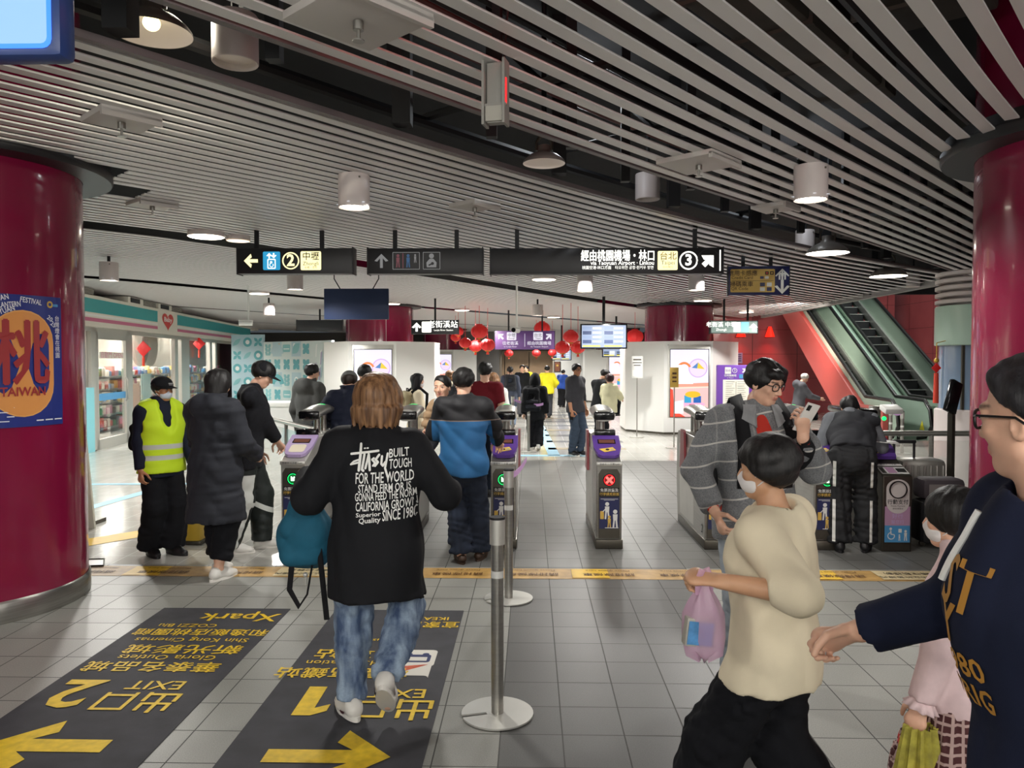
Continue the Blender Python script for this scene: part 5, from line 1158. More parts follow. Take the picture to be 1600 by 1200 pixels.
a.text('FESTIVAL', U(49), zt-.045*H, .05, M_wt, bold=.014, rot=-.12, width=U(66)-U(33)); a.text('LANTERN', U(16), zt-.08*H, .05, M_wt, bold=.014, rot=.12, width=U(33)-U(-1)); a.text('TAIWAN', U(-4), zt-.04*H, .05, M_wt, bold=.014, rot=.25, width=.14); a.text('TAOYUAN', U(2), zt-.135*H, .05, M_wt, bold=.014, rot=.35, width=.17)
a.ring(U(78), zt-.06*H, .012, .024, M_gold); a.rect(U(82), zt-.075*H, U(90), zt-.055*H, M_bluep); a.text('20', U(77), zt-.17*H, .045, M_wt, bold=.01, rot=-.6); a.text('25', U(82), zt-.215*H, .045, M_wt, bold=.01, rot=-.6)
for k, ch in enumerate('台灣燈會在桃園'):
    a.text(ch, U(88), zt-(.17+.048*k)*H, .042, M_wt)
for k in range(4): a.rect(U(-20), zb+.04+.03*k, U(12+8*(k % 2)), zb+.046+.03*k, M_wt)
for k in range(3): a.rect(U(54+14*k), zb+.035, U(65+14*k), zb+.043, M_wt)
a.build('lettering', po)
# ================================================================== PEOPLE: one continuous surface per body or garment
def V3(a): return np.array(a, dtype=np.float64)
def unit(a): a = V3(a); return a/(np.linalg.norm(a)+1e-12)
def rot_axis(v, ax, ang):
    v, ax = V3(v), unit(ax); return v*math.cos(ang)+np.cross(ax, v)*math.sin(ang)+ax*np.dot(ax, v)*(1-math.cos(ang))
def Rz(a): return np.array([[math.cos(a), -math.sin(a), 0], [math.sin(a), math.cos(a), 0], [0, 0, 1]])
def Rx(a): return np.array([[1, 0, 0], [0, math.cos(a), -math.sin(a)], [0, math.sin(a), math.cos(a)]])
def Ry(a): return np.array([[math.cos(a), 0, math.sin(a)], [0, 1, 0], [-math.sin(a), 0, math.cos(a)]])
class Field:
    """distance field of round cones and ellipsoids, blended smoothly, cut by planes, meshed by surface nets"""
    def __init__(s, h): s.h = h; s.ops = []; s.fine = []; s.disp = []; s.lo = V3((9, 9, 9)); s.hi = V3((-9, -9, -9))
    def _grow(s, lo, hi): s.lo = np.minimum(s.lo, lo); s.hi = np.maximum(s.hi, hi)
    def cone(s, a, b, ra, rb=None, k=.02, flat=None, sub=False, cap=None):
        a, b = V3(a), V3(b); rb = ra if rb is None else rb; r = max(ra, rb)
        lo, hi = np.minimum(a, b)-r, np.maximum(a, b)+r
        if not sub: s._grow(lo, hi)
        s.ops.append(('c', a, b, ra, rb, k, flat, sub, cap, lo, hi)); return s
    def ell(s, c, r, k=.01, R=None, sub=False):
        c, r = V3(c), V3(r); m = r.max()
        if not sub: s._grow(c-m, c+m)
        s.ops.append(('e', c, r, k, R, sub, c-m, c+m)); return s
    def plane(s, p, n, k=.0, box=None): s.ops.append(('p', V3(p), unit(n), k, box)); return s     # keeps the side n points away from
    def refine(s, lo, hi, h): s.fine.append((V3(lo), V3(hi), h)); return s
    def noise(s, amp, freq, seed=0, stretch=(1, 1, 1), zr=None): s.disp.append((amp, freq, seed, stretch, zr)); return s
    def _axis(s, i):
        lo, hi = s.lo[i]-3*s.h, s.hi[i]+3*s.h; x = lo; out = [x]
        while x < hi:
            st = s.h
            for l, u, f in s.fine:
                if l[i]-f <= x <= u[i]: st = min(st, f)
                elif x < l[i] < x+st: st = max(min(st, l[i]-x), f)
            x += st; out.append(x)
        return np.array(out)
    def mesh(s):
        X, Y, Z = (s._axis(i) for i in range(3)); d = np.full((len(X), len(Y), len(Z)), .5, dtype=np.float32); mg = .05
        for op in s.ops:
            if op[0] == 'p':
                p, n, k, box = op[1:]
                sl = (slice(None),)*3
                if box is not None: sl = tuple(slice(max(0, np.searchsorted(A, box[0][i])), np.searchsorted(A, box[1][i])) for i, A in enumerate((X, Y, Z)))
                q = ((X[sl[0]][:, None, None]-p[0])*n[0]+(Y[sl[1]][None, :, None]-p[1])*n[1]+(Z[sl[2]][None, None, :]-p[2])*n[2]).astype(np.float32)
                d[sl] = np.maximum(d[sl], q); continue
            lo, hi = op[-2]-mg, op[-1]+mg
            sl = tuple(slice(max(0, np.searchsorted(A, lo[i])), np.searchsorted(A, hi[i])) for i, A in enumerate((X, Y, Z)))
            x, y, z = X[sl[0]][:, None, None], Y[sl[1]][None, :, None], Z[sl[2]][None, None, :]
            if x.size == 0 or y.size == 0 or z.size == 0: continue
            if op[0] == 'c':
                _, a, b, ra, rb, k, flat, sub, cap, _, _ = op
                qx, qy, qz = x-a[0], y-a[1], z-a[2]; ba = b-a
                if flat is not None:
                    n, sc = flat; n = unit(n); m = (1/sc-1); t = (qx*n[0]+qy*n[1]+qz*n[2])*m
                    qx, qy, qz = qx+t*n[0], qy+t*n[1], qz+t*n[2]; ba = ba+m*np.dot(ba, n)*n
                L = max(np.dot(ba, ba), 1e-9); h = np.clip((qx*ba[0]+qy*ba[1]+qz*ba[2])/L, 0, 1)
                e = np.sqrt((qx-h*ba[0])**2+(qy-h*ba[1])**2+(qz-h*ba[2])**2)-(ra+(rb-ra)*h)
                if flat is not None: e = e*min(1, .5+.5*flat[1])
                if cap is not None:
                    cn = unit(cap[1]); e = np.maximum(e, (x-cap[0][0])*cn[0]+(y-cap[0][1])*cn[1]+(z-cap[0][2])*cn[2])
            else:
                _, c, r, k, R, sub, _, _ = op
                q = [x-c[0], y-c[1], z-c[2]]
                if R is not None: q = [R[0, i]*q[0]+R[1, i]*q[1]+R[2, i]*q[2] for i in range(3)]
                k0 = np.sqrt((q[0]/r[0])**2+(q[1]/r[1])**2+(q[2]/r[2])**2); k1 = np.sqrt((q[0]/r[0]**2)**2+(q[1]/r[1]**2)**2+(q[2]/r[2]**2)**2)+1e-9
                e = k0*(k0-1)/k1
            e = e.astype(np.float32); c = d[sl]
            if sub: e = -e; h = np.maximum(k-np.abs(c-e), 0)/max(k, 1e-6); d[sl] = np.maximum(c, e)+h*h*k*.25
            else: h = np.maximum(k-np.abs(c-e), 0)/max(k, 1e-6); d[sl] = np.minimum(c, e)-h*h*k*.25
        for amp, fr, seed, st, zr in s.disp:
            m = np.abs(d) < .04; ii = np.nonzero(m); px, py, pz = X[ii[0]]*st[0], Y[ii[1]]*st[1], Z[ii[2]]*st[2]; rs = np.random.RandomState(seed); v = 0
            for o in range(3):
                w = rs.normal(size=(2, 3)); w /= np.linalg.norm(w, axis=1)[:, None]; f = fr*(1.0+.7*o); ph = rs.uniform(0, 6.28, 2)
                a = w[0, 0]*px+w[0, 1]*py+w[0, 2]*pz; b = w[1, 0]*px+w[1, 1]*py+w[1, 2]*pz
                v = v+(1-2*np.abs(np.sin(f*a+1.3*np.sin(f*.6*b+ph[1])+ph[0])))/(1+.6*o)
            if zr is not None: v = v*np.clip((Z[ii[2]]-zr[0])/.06, 0, 1)*np.clip((zr[1]-Z[ii[2]])/.06, 0, 1)
            d[ii] += (amp*v).astype(np.float32)
        return surface_nets(d, X, Y, Z)
    def build(s, name, m, parent, mats=None, face_mat=None, smooth=True):
        v, f = s.mesh(); me = bpy.data.meshes.new(name); me.vertices.add(len(v)); me.vertices.foreach_set('co', v.astype(np.float32).ravel())
        me.loops.add(len(f)*4); me.loops.foreach_set('vertex_index', f.astype(np.int32).ravel()); me.polygons.add(len(f))
        me.polygons.foreach_set('loop_start', np.arange(0, len(f)*4, 4, dtype=np.int32))
        me.polygons.foreach_set('use_smooth', np.ones(len(f), dtype=bool)); me.update(calc_edges=True); me.validate()
        for x in (mats or [m]): me.materials.append(x)
        if face_mat is not None: me.polygons.foreach_set('material_index', face_mat(v[f].mean(axis=1)).astype(np.int32))
        o = bpy.data.objects.new(name, me); COL.objects.link(o); o.parent = parent; return o
def surface_nets(d, X, Y, Z):
    s = d < 0; nx, ny, nz = d.shape
    cnt = np.zeros((nx-1, ny-1, nz-1), dtype=np.int8)
    for i in (0, 1):
        for j in (0, 1):
            for k in (0, 1): cnt += s[i:nx-1+i, j:ny-1+j, k:nz-1+k]
    act = (cnt > 0) & (cnt < 8); I, J, K = np.nonzero(act); n = len(I)
    idx = np.full(act.shape, -1, dtype=np.int64); idx[I, J, K] = np.arange(n)
    acc = np.zeros((n, 3)); num = np.zeros(n)
    cs = [(i, j, k) for i in (0, 1) for j in (0, 1) for k in (0, 1)]
    vals = {c: d[I+c[0], J+c[1], K+c[2]] for c in cs}
    for a in cs:
        for ax in range(3):
            if a[ax] == 0:
                b = list(a); b[ax] = 1; b = tuple(b); v0, v1 = vals[a], vals[b]; m = (v0 < 0) != (v1 < 0)
                t = np.where(m, v0/(v0-v1+1e-12), 0); p = np.array(a, float)[None, :].repeat(n, 0); p[:, ax] = t
                acc += p*m[:, None]; num += m
    p = acc/np.maximum(num, 1)[:, None]
    v = np.stack([X[I]+(X[I+1]-X[I])*p[:, 0], Y[J]+(Y[J+1]-Y[J])*p[:, 1], Z[K]+(Z[K+1]-Z[K])*p[:, 2]], 1)
    quads = []
    for ax in range(3):
        sl0 = [slice(1, -1)]*3; sl1 = [slice(1, -1)]*3; sl0[ax] = slice(0, -1); sl1[ax] = slice(1, None)
        a, b = s[tuple(sl0)], s[tuple(sl1)]; e = np.nonzero(a != b); g = [e[0]+(0 if ax == 0 else 1), e[1]+(0 if ax == 1 else 1), e[2]+(0 if ax == 2 else 1)]
        u, w = (ax+1) % 3, (ax+2) % 3; q = []
        for du, dw in ((-1, -1), (0, -1), (0, 0), (-1, 0)):
            c = [x.copy() for x in g]; c[u] += du; c[w] += dw; q.append(idx[c[0], c[1], c[2]])
        q = np.stack(q, 1); fl = ~a[e]; q[fl] = q[fl][:, ::-1]; quads.append(q)
    f = np.concatenate(quads); f = f[(f >= 0).all(1)]
    return v, f

# ---- cloth, skin and hair materials
def fabric(name, color, rough=.88, var=.10, bump=.25, bscale=420, sheen=.0, vscale=7):
    return mat(name, color, rough, var=var, vscale=vscale, bump=bump, bscale=bscale, bdist=.002, sheen=sheen, spec=.25)
def skin_mat(name, color, lip='#b0645c'):
    if name in MATS: return MATS[name]
    m = bpy.data.materials.new(name); MATS[name] = m; m.use_nodes = True; t = NT(m); b = t.bsdf()
    c = lin(color); f = t.ramp(t.noise(18, 4), .3, .7); base = t.mix(f, tuple(x*.92 for x in c), tuple(x*1.05 for x in c))
    at_ = t.new('ShaderNodeAttribute', attribute_name='paint'); sp = t.new('ShaderNodeSeparateColor'); t.l.new(at_.outputs['Color'], sp.inputs[0])
    base = t.mix(sp.outputs[0], base, lin(lip)); base = t.mix(sp.outputs[1], base, lin('#1d1512'))
    t.set(b.inputs['Base Color'], base); b.inputs['Roughness'].default_value = .48; b.inputs['Subsurface Weight'].default_value = .12; b.inputs['Subsurface Radius'].default_value = (.012, .005, .003)
    return m
SKIN = skin_mat('skin_light', '#dcae94'); SKIN2 = skin_mat('skin_tan', '#b5805f'); SKIN_K = skin_mat('skin_child', '#e0b095', '#c4706a')
def hair_mat(name, a, b_, rough=.52):
    if name in MATS: return MATS[name]
    m = bpy.data.materials.new(name); MATS[name] = m; m.use_nodes = True; t = NT(m); b = t.bsdf()
    n = t.noise(55, 5, stretch=(1, 1, .07)); t.set(b.inputs['Base Color'], t.mix(t.ramp(n, .35, .65), lin(a), lin(b_))); b.inputs['Roughness'].default_value = rough; b.inputs['Specular IOR Level'].default_value = .4
    t.bump(t.noise(140, 4, stretch=(1, 1, .06)), .5, .004); return m
H_BLACK = hair_mat('hair_black', '#0c0b0c', '#1c1a1a'); H_BROWN = hair_mat('hair_brown', '#523622', '#9a7350', .5); H_GREY = hair_mat('hair_greying', '#151417', '#2e2c30'); H_WHITE = hair_mat('hair_white', '#b5b0a8', '#d8d4cc'); H_DK = hair_mat('hair_dark_brown', '#1a1210', '#33241c')
M_eyew = mat('eye_white', '#dcd6d0', .25); M_iris = mat('eye_dark', '#120c0a', .15); M_mask = fabric('face_mask', '#c9d3de', .8, .04); M_maskw = fabric('face_mask_white', '#e6e2e2', .8, .04)
M_glasses = mat('spectacle_frame', '#101012', .3); M_lensg = mat('spectacle_lens', '#dfe6ea', .05, alpha=.12)
M_solew = mat('sole_white', '#dedbd4', .6); M_solek = mat('sole_black', '#141416', .6); M_strap = fabric('strap_black', '#141417', .8, .05)

# ---- skeleton
def ik(a, t, l1, l2, pole):
    a, t = V3(a), V3(t); d = t-a; L = np.linalg.norm(d); m = (l1+l2)*.995
    if L > m: t = a+d/L*m; d = t-a; L = m
    if L < abs(l1-l2)*1.05: L = abs(l1-l2)*1.05; d = unit(d)*L; t = a+d
    x = (l1*l1-l2*l2+L*L)/(2*L); y = math.sqrt(max(l1*l1-x*x, 0)); u = d/L; p = V3(pole); p = p-u*np.dot(p, u); p = unit(p)
    return a+u*x+p*y, t
class Person:
    def __init__(s, label, pos, rz, h=1.70, hh=None, sex='m', lod=1, lean=0.0, side=0.0, twist=0.0, head=(0, 0, 0), hands=None, elbows=None, feet=None, knees=None, drop=0.0, skin=None, group=None, hips=(0, 0), palms=None, curls=None, shrug=0.0, feet_yaw=(.15, -.15), feet_pitch=(0, 0), root_z=0.0, wide=1.0):
        s.h = h; s.hh = hh or .13*h; s.b = b = (h-s.hh)/.87; s.sex = sex; s.lod = lod; s.skin = skin or SKIN; s.wide = wide
        s.root = thing('person', label, 'person', (pos[0], pos[1], root_z), rz, group)
        s.res = (.011, .016, .024)[lod]; s.fres = (.0048, .009, .013)[lod]; s.hres = (.0042, .008, .014)[lod]
        hip = V3((hips[0], hips[1], .525*b-drop)); s.hip = hip
        Rt = Rz(twist) @ Ry(side) @ Rx(-lean); s.Rt = Rt; s.f = Rt @ V3((0, 1, 0)); s.r = Rt @ V3((1, 0, 0)); s.u = Rt @ V3((0, 0, 1))
        up = lambda x, y, z: hip+Rt @ V3((x*b, y*b, z*b))
        sw = (.100 if sex == 'm' else .090)*(.5+.5*wide)
        s.P0 = hip; s.P1 = up(0, .0, .09); s.P2 = up(0, .008, .20); s.P25 = up(0, .0, .265); s.NB = up(0, -.008, .315)
        s.S = [up(-sw, -.004, .285+shrug), up(sw, -.004, .285+shrug)]
        s.HB = up(0, .012, .345)
        hy, hp, hr = head; s.Rh = Rt @ Rx(lean*.55) @ Rz(hy) @ Rx(-hp) @ Ry(hr)
        s.HC = s.HB+s.Rh @ V3((0, .06*s.hh, .5*s.hh))       # centre of the head, halfway chin to crown
        hx = .054*b*wide; s.H = [hip+V3((-hx, 0, -.005*b)), hip+V3((hx, 0, -.005*b))]
        fh = .042*b
        feet = feet or [(-.06, 0, 0), (.06, 0, 0)]; s.foot = []
        knees = knees or [(-.1, 1, 0), (.1, 1, 0)]; s.K = []; s.A = []
        for i in (0, 1):
            R = Rz(feet_yaw[i]) @ Rx(-feet_pitch[i]); o = V3(feet[i]); ball = V3((0, .082*b, 0))
            an = o+Rz(feet_yaw[i]) @ ball+R @ (V3((0, 0, fh))-ball)
            k, a = ik(s.H[i], an, .243*b, .246*b, knees[i]); s.K.append(k); s.A.append(a); s.foot.append((a, R))
        hands = hands or [None, None]; elbows = elbows or [None, None]; s.E = []; s.W = []; s.Hd = []
        for i in (0, 1):
            sg = -1 if i == 0 else 1
            t = hands[i] if hands[i] is not None else s.S[i]+V3((sg*.045*b, .03*b, -.305*b))
            pole = elbows[i] if elbows[i] is not None else (sg*.45, -1, -.25)
            e, w = ik(s.S[i], t, .168*b, .148*b, pole); s.E.append(e); s.W.append(w)
        s.palms = palms or [None, None]; s.curls = curls or [.55, .55]; s.hand_dir = [None, None]
    # ---- skin
    def hl(s, p): return s.HC+s.Rh @ (V3(p)*s.hh)
    def body(s, mouth_open=0.0, arms=True, bare_legs=False):
        F = Field(s.res); b, hh = s.b, s.hh; f = s.f; k = .03*b
        fl = (f, .64); lod = s.lod
        F.cone(s.P0, s.P1, .080*b, .070*b, k, fl).cone(s.P1, s.P2, .070*b, .082*b, k, fl).cone(s.P2, s.P25, .082*b, .066*b, k, fl).cone(s.S[0], s.S[1], .033*b, .033*b, k)
        F.cone(s.NB-s.u*.04*b, s.HB+s.Rh @ V3((0, 0, .06*hh)), .036*b, .031*b+.012*hh, .02*b)
        for i in (0, 1):
            F.cone(s.S[i], s.E[i], .031*b, .025*b, k).cone(s.E[i], s.W[i], .025*b, .0165*b, .02*b)
            F.cone(s.H[i], s.K[i], .052*b, .034*b, k).cone(s.K[i], s.A[i], .035*b, .021*b, .02*b)
            q = s.K[i]*.68+s.A[i]*.32; F.ell(q-V3((0, .012*b, 0)), (.033*b, .034*b, .075*b), .02*b)
            a, R = s.foot[i]; F.cone(a, a+R @ V3((0, .10*b, -.028*b)), .021*b, .017*b, .015*b)
        # head
        P = lambda x, y, z: s.hl((x, y, z)); kk = .05*hh; R = s.Rh
        E = lambda c, r, k2=kk, sub=False: F.ell(P(*c), V3(r)*hh, k2, R, sub)
        C = lambda a, c, ra, rb, k2=kk, sub=False: F.cone(P(*a), P(*c), ra*hh, rb*hh, k2, None, sub)
        E((0, -.05, .13), (.335, .40, .365)); E((0, .09, -.13), (.285, .285, .345), .10*hh); E((0, .235, -.395), (.11, .09, .085), .10*hh)
        C((-.20, .02, -.27), (-.08, .22, -.40), .085, .08, .08*hh); C((.20, .02, -.27), (.08, .22, -.40), .085, .08, .08*hh)
        if lod < 2:
            for x in (-1, 1):
                E((x*.165, .245, -.10), (.12, .10, .10), .06*hh); E((x*.15, .385, .005), (.085, .06, .05), .045*hh, True); E((x*.15, .292, .0), (.082, .070, .06), .02*hh)
                E((x*.335, -.03, -.06), (.035, .075, .115), .02*hh); E((x*.365, -.015, -.05), (.02, .04, .07), .012*hh, True)
                E((x*.055, .375, -.165), (.035, .045, .032), .02*hh)
            C((0, .355, .04), (0, .43, -.145), .030, .050, .035*hh); C((-.17, .33, .085), (.17, .33, .085), .042, .042, .05*hh)
            C((-.085, .345, -.262), (.085, .345, -.262), .024, .024, .025*hh); C((0, .375, -.255), (0, .37, -.262), .024, .024, .025*hh); C((-.07, .340, -.302), (.07, .340, -.302), .026, .026, .025*hh)
            C((-.10, .40, -.283), (.10, .40, -.283), .012+.03*mouth_open, .012+.03*mouth_open, .012*hh, True)
        else:
            C((0, .36, .02), (0, .42, -.15), .03, .05, .04*hh)
            for x in (-1, 1): E((x*.335, -.03, -.06), (.04, .075, .115), .02*hh)
        m = hh*.56; F.refine(s.HC-m, s.HC+m, s.fres)
        if arms:
            for i in (0, 1): s.hand(F, i)
        o = F.build('body', s.skin, s.root)
        # paint: lips (red) and eyebrows (green) as a vertex attribute
        n = len(o.data.vertices); co = np.empty(n*3, np.float32); o.data.vertices.foreach_get('co', co); q = (co.reshape(-1, 3)-s.HC) @ s.Rh/hh
        g = lambda c, r: np.clip(1.4-np.sqrt((((q-V3(c))/V3(r))**2).sum(1)), 0, .6)/.6
        lip = np.maximum(g((0, .36, -.262), (.11, .09, .026)), g((0, .36, -.302), (.10, .09, .026)))*.75
        brow = np.maximum(g((-.155, .34, .098), (.10, .12, .020)), g((.155, .34, .098), (.10, .12, .020)))*.85
        a = o.data.color_attributes.new('paint', 'FLOAT_COLOR', 'POINT'); c4 = np.zeros((n, 4), np.float32); c4[:, 0] = lip; c4[:, 1] = brow; c4[:, 3] = 1; a.data.foreach_set('color', c4.ravel())
        s.bodyo = o
        if lod < 2: s.eyes(o)
        return o
    def eyes(s, par):
        hh = s.hh
        for x in (-1, 1):
            M = Matrix(np.vstack([np.hstack([s.Rh, s.hl((x*.148, .352, .002))[:, None]]), [0, 0, 0, 1]]).tolist())
            mb = MB(); mb.use(M_eyew).ball((0, 0, 0), (.058*hh, .020*hh, .022*hh), 14, 8, M); mb.use(M_iris).ball((0, .010*hh, .001*hh), (.023*hh, .014*hh, .0225*hh), 12, 8, M)
            mb.use(M_iris).tube([M @ Vector((t*.06*hh, (.019-.02*abs(t))*hh, (.021-.020*t*t)*hh)) for t in (-1, -.5, 0, .5, 1)], .006*hh, 6)
            mb.build('eye', None, par)
    def hand(s, F, i):
        b = s.b; L = .104*b; w = s.W[i]; sg = -1 if i == 0 else 1
        d = s.hand_dir[i] if s.hand_dir[i] is not None else unit(s.W[i]-s.E[i]); d = unit(d)
        n = s.palms[i] if s.palms[i] is not None else (-sg, .0, 0); n = V3(n); n = unit(n-d*np.dot(n, d)); t = np.cross(d, n)*sg
        # t: towards the thumb
        if s.lod == 2: F.cone(w, w+d*.055*b, .018*b, .022*b, .01, (n, .55)).cone(w+d*.05*b, w+d*.09*b+n*.01*b, .018*b, .012*b, .01, (n, .6)).cone(w+d*.02*b+t*.015*b, w+d*.055*b+t*.03*b, .009*b, .006*b, .006); return
        pc = w+d*.028*b
        F.cone(w, w+d*.05*b, .0165*b, .0245*b, .012*b, (n, .46)); F.cone(w+d*.052*b-t*.012*b, w+d*.052*b+t*.012*b, .0125*b, .0125*b, .008*b, (n, .75))
        cu = s.curls[i]; cu = [cu]*4 if not isinstance(cu, (list, tuple)) else cu
        for q in range(4):
            off = (.0175, .006, -.0055, -.0165)[q]; ln = (.046, .051, .047, .037)[q]*b; p = w+d*(.056-.003*abs(q-1))*b+t*off*b; r = (.0051, .0053, .0050, .0044)[q]*b; ang = 0; dd = d+t*(.10-.07*q); dd = unit(dd)
            for j, (fr, ca) in enumerate(((.46, .75), (.30, 1.15), (.24, .9))):
                ang += cu[q]*ca; v = dd*math.cos(ang)+n*math.sin(ang); e = p+v*ln*fr; F.cone(p, e, r, r*.90, .0022*b); p = e; r *= .92
        tb = w+d*.016*b+t*.016*b+n*.004*b; td = unit(d*.62+t*.72+n*(.25+.35*min(1, cu[0]))); m1 = tb+td*.030*b; F.cone(tb, m1, .0085*b, .0066*b, .006*b)
        td2 = unit(d*.88+t*(.40-.45*cu[0])+n*(.2+.5*cu[0])); m2 = m1+td2*.019*b; F.cone(m1, m2, .0063*b, .0058*b, .002*b); td3 = unit(td2+n*.25*cu[0]-t*.2*cu[0]); F.cone(m2, m2+td3*.014*b, .0057*b, .0048*b, .002*b)
        c = w+d*.05*b; F.refine(c-.068*b, c+.068*b, s.hres)
    # ---- hair and headwear
    def hair(s, style='short', m=None, ln=.0, vol=1.0, fringe=.22):
        F = Field((.0065, .010, .015)[s.lod]); hh = s.hh; R = s.Rh; P = lambda x, y, z: s.hl((x, y, z))
        E = lambda c, r, k=.03, sub=False: F.ell(P(*c), V3(r)*hh, k*hh, R, sub)
        v = vol
        E((0, -.055, .145+.03*(v-1)), (.395*v, .455*v, .405*v))
        if style in ('bob', 'long'):
            zb = -.5-ln
            F.cone(P(0, -.13, .02), P(0, -.24, zb+(.30 if style == 'bob' else -.1)), (.43 if style == 'bob' else .40)*hh*v, (.36 if style == 'bob' else .30)*hh*v, .10*hh, (R @ V3((0, 1, 0)), .72))
            for x in (-1, 1): F.cone(P(x*.27, .02, .08), P(x*.30, -.02, max(zb, -.62)+.05), .12*hh*v, .10*hh*v, .08*hh)
            F.plane(P(0, 0, zb+(.04 if style == 'bob' else 0)), R @ V3((0, -.1, -1)))
            E((0, .42, -.16), (.25, .36, .42), .04, True)
            if style == 'bob':
                for q in range(17):
                    an = -2.5+5.0*q/16; x, y = math.sin(an)*.40*v, -.16-math.cos(an)*.30*v; zz = zb+.42; ln_ = .46+.10*math.sin(q*2.3)+.06*math.sin(q*5.1)
                    F.cone(P(x, y, zz), P(x*.97+.02*math.sin(q*3.1), y-.01, zz-ln_), .085*hh, .018*hh, .05*hh)
        elif style == 'crop':
            F.ops.clear(); E((0, -.065, .155), (.372, .425, .385)); E((0, .17, .335), (.28, .18, .14), .08); E((0, .44, -.12), (.36, .36, .44), .03, True); F.plane(P(0, .05, .08), R @ V3((0, .70, -1)))
        elif style == 'buzz':
            F.ops.clear(); E((0, -.075, .165), (.355, .405, .365)); E((0, .42, -.14), (.36, .34, .47), .04, True); F.plane(P(0, .0, -.08), R @ V3((0, .75, -1)))
        elif style == 'pony':
            E((0, .36, -.16), (.35, .36, .46), .05, True); F.plane(P(0, .05, -.18), R @ V3((0, .62, -1)))
            F.cone(P(0, -.40, .10), P(.02, -.62, -.10), .10*hh, .13*hh, .04*hh).cone(P(.02, -.62, -.10), P(.03, -.60, -.65), .13*hh, .06*hh, .05*hh)
        elif style == 'mop':
            E((0, .20, .27), (.33, .22, .17), .06); E((0, .42, -.20), (.38, .36, .44), .03, True); F.plane(P(0, .05, -.20), R @ V3((0, .55, -1)))
        else:
            E((0, .40, -.16+(.22-fringe)*-1), (.345, .34, .43), .04, True); F.plane(P(0, .05, -.05), R @ V3((0, .68, -1)))
        F.noise((.022 if style in ('bob', 'long', 'mop') else .018)*hh, 42/hh*.23, 5, (1, 1, .16) if style in ('bob', 'long', 'pony') else (1, .6, .35)); F.noise(.020*hh, 15/hh*.23, 8, (1, 1, .3)); 
        o = F.build('hair', m or H_BLACK, s.root); return o
    def cap(s, m, brim=True, badge=None):
        F = Field((.006, .010, .014)[s.lod]); hh = s.hh; R = s.Rh; P = lambda x, y, z: s.hl((x, y, z))
        F.ell(P(0, -.04, .17), V3((.425, .485, .41))*hh, .01, R); F.plane(P(0, 0, .12), R @ V3((0, -.16, -1)))
        o = F.build('cap', m, s.root)
        if brim:
            mb = MB(); vs = []; n = 15
            for i in range(n):
                a = -1.15+2.3*i/(n-1)
                for rr, z in ((.40, .135), (.40+.31*math.cos(a)**.7, .085-.05*abs(math.sin(a)))): vs.append(P(math.sin(a)*(.39 if rr < .41 else .39+.04*math.cos(a)), math.cos(a)*rr+.02, z))
            mb.add(vs, [(2*i, 2*i+1, 2*i+3, 2*i+2) for i in range(n-1)]); bo = mb.build('brim', m, o, smooth=60, fix=False); sd = bo.modifiers.new('thick', 'SOLIDIFY'); sd.thickness = .004; sd.offset = 0
        if badge:
            a = Art(fn=lambda u, v, l: Vector(P(u, .435-.35*u*u-.55*max(0, v-.2)**1.0+l, .22+v))); a.rect(-.12, .02, .12, .07, badge, .012); a.rect(-.10, -.03, .10, .0, badge, .012); a.build('badge', o)
        return o
    def face_mask(s, m):
        F = Field((.0045, .008, .012)[s.lod]); hh = s.hh; R = s.Rh; P = lambda x, y, z: s.hl((x, y, z))
        F.ell(P(0, .115, -.235), V3((.285, .315, .235))*hh, .03*hh, R); F.cone(P(0, .36, -.08), P(0, .40, -.17), .05*hh, .07*hh, .08*hh); F.plane(P(0, .10, 0), R @ V3((0, -1, .0))); F.plane(P(0, .3, -.05), R @ V3((0, -.25, 1)))
        o = F.build('face_mask', m, s.root)
        for x in (-1, 1): mb = MB(); mb.tube([Vector(P(x*.26, .14, -.14)), Vector(P(x*.345, .02, -.03)), Vector(P(x*.36, -.07, -.03)), Vector(P(x*.33, -.03, -.16)), Vector(P(x*.25, .13, -.30))], .010*hh, 6); mb.build('ear_loop', m, o)
        return o
    def glasses(s, r=.11):
        hh = s.hh; P = lambda x, y, z: Vector(s.hl((x, y, z))); t = MB(); y0 = .415
        for x in (-1, 1):
            pts = []
            for k in range(20):
                a = 2*PI*k/20; c, sn = math.cos(a), math.sin(a); pts.append(P(x*.155+r*(abs(c)**.7)*math.copysign(1, c), y0-.05*abs(x*.155+r*c)/.25, -.01+r*.78*(abs(sn)**.7)*math.copysign(1, sn)))
            t.tube(pts, .013*hh, 6, closed=True)
            t.tube([P(x*(.155+r), y0-.05, .02), P(x*.335, .30, .03), P(x*.365, -.02, .02), P(x*.36, -.09, -.03)], .011*hh, 6)
        t.tube([P(-.05, y0, .0), P(0, y0+.015, .012), P(.05, y0, .0)], .011*hh, 6)
        return t.build('glasses', M_glasses, s.root)
    # ---- garments
    def top(s, name, m, g=.02, hem=.50, flare=0.0, sleeve=1.0, collar=None, hood=False, folds=.004, ffreq=16, mats=None, face_mat=None, cuff=0.0, seed=1, slack=.010, arms=True, puff=0.0, neck=.0, fl=.68, open_v=None, zstretch=.6, hips=False):
        F = Field(s.res*.95); b = s.b; f = s.f; k = .028*b; fm = (f, fl); w = s.wide
        w = .35+.65*s.wide; pr = (.090 if s.sex == 'm' else .092)*b*w+g*.8; wr = (.080 if s.sex == 'm' else .074)*b*w+g*.8; cr = (.090 if s.sex == 'm' else .083)*b*w+g*.8
        dn = -s.u; hp = s.P0+dn*max(0, (.525-hem)*b)
        loose = 1.0 if g < .028 else 1.06
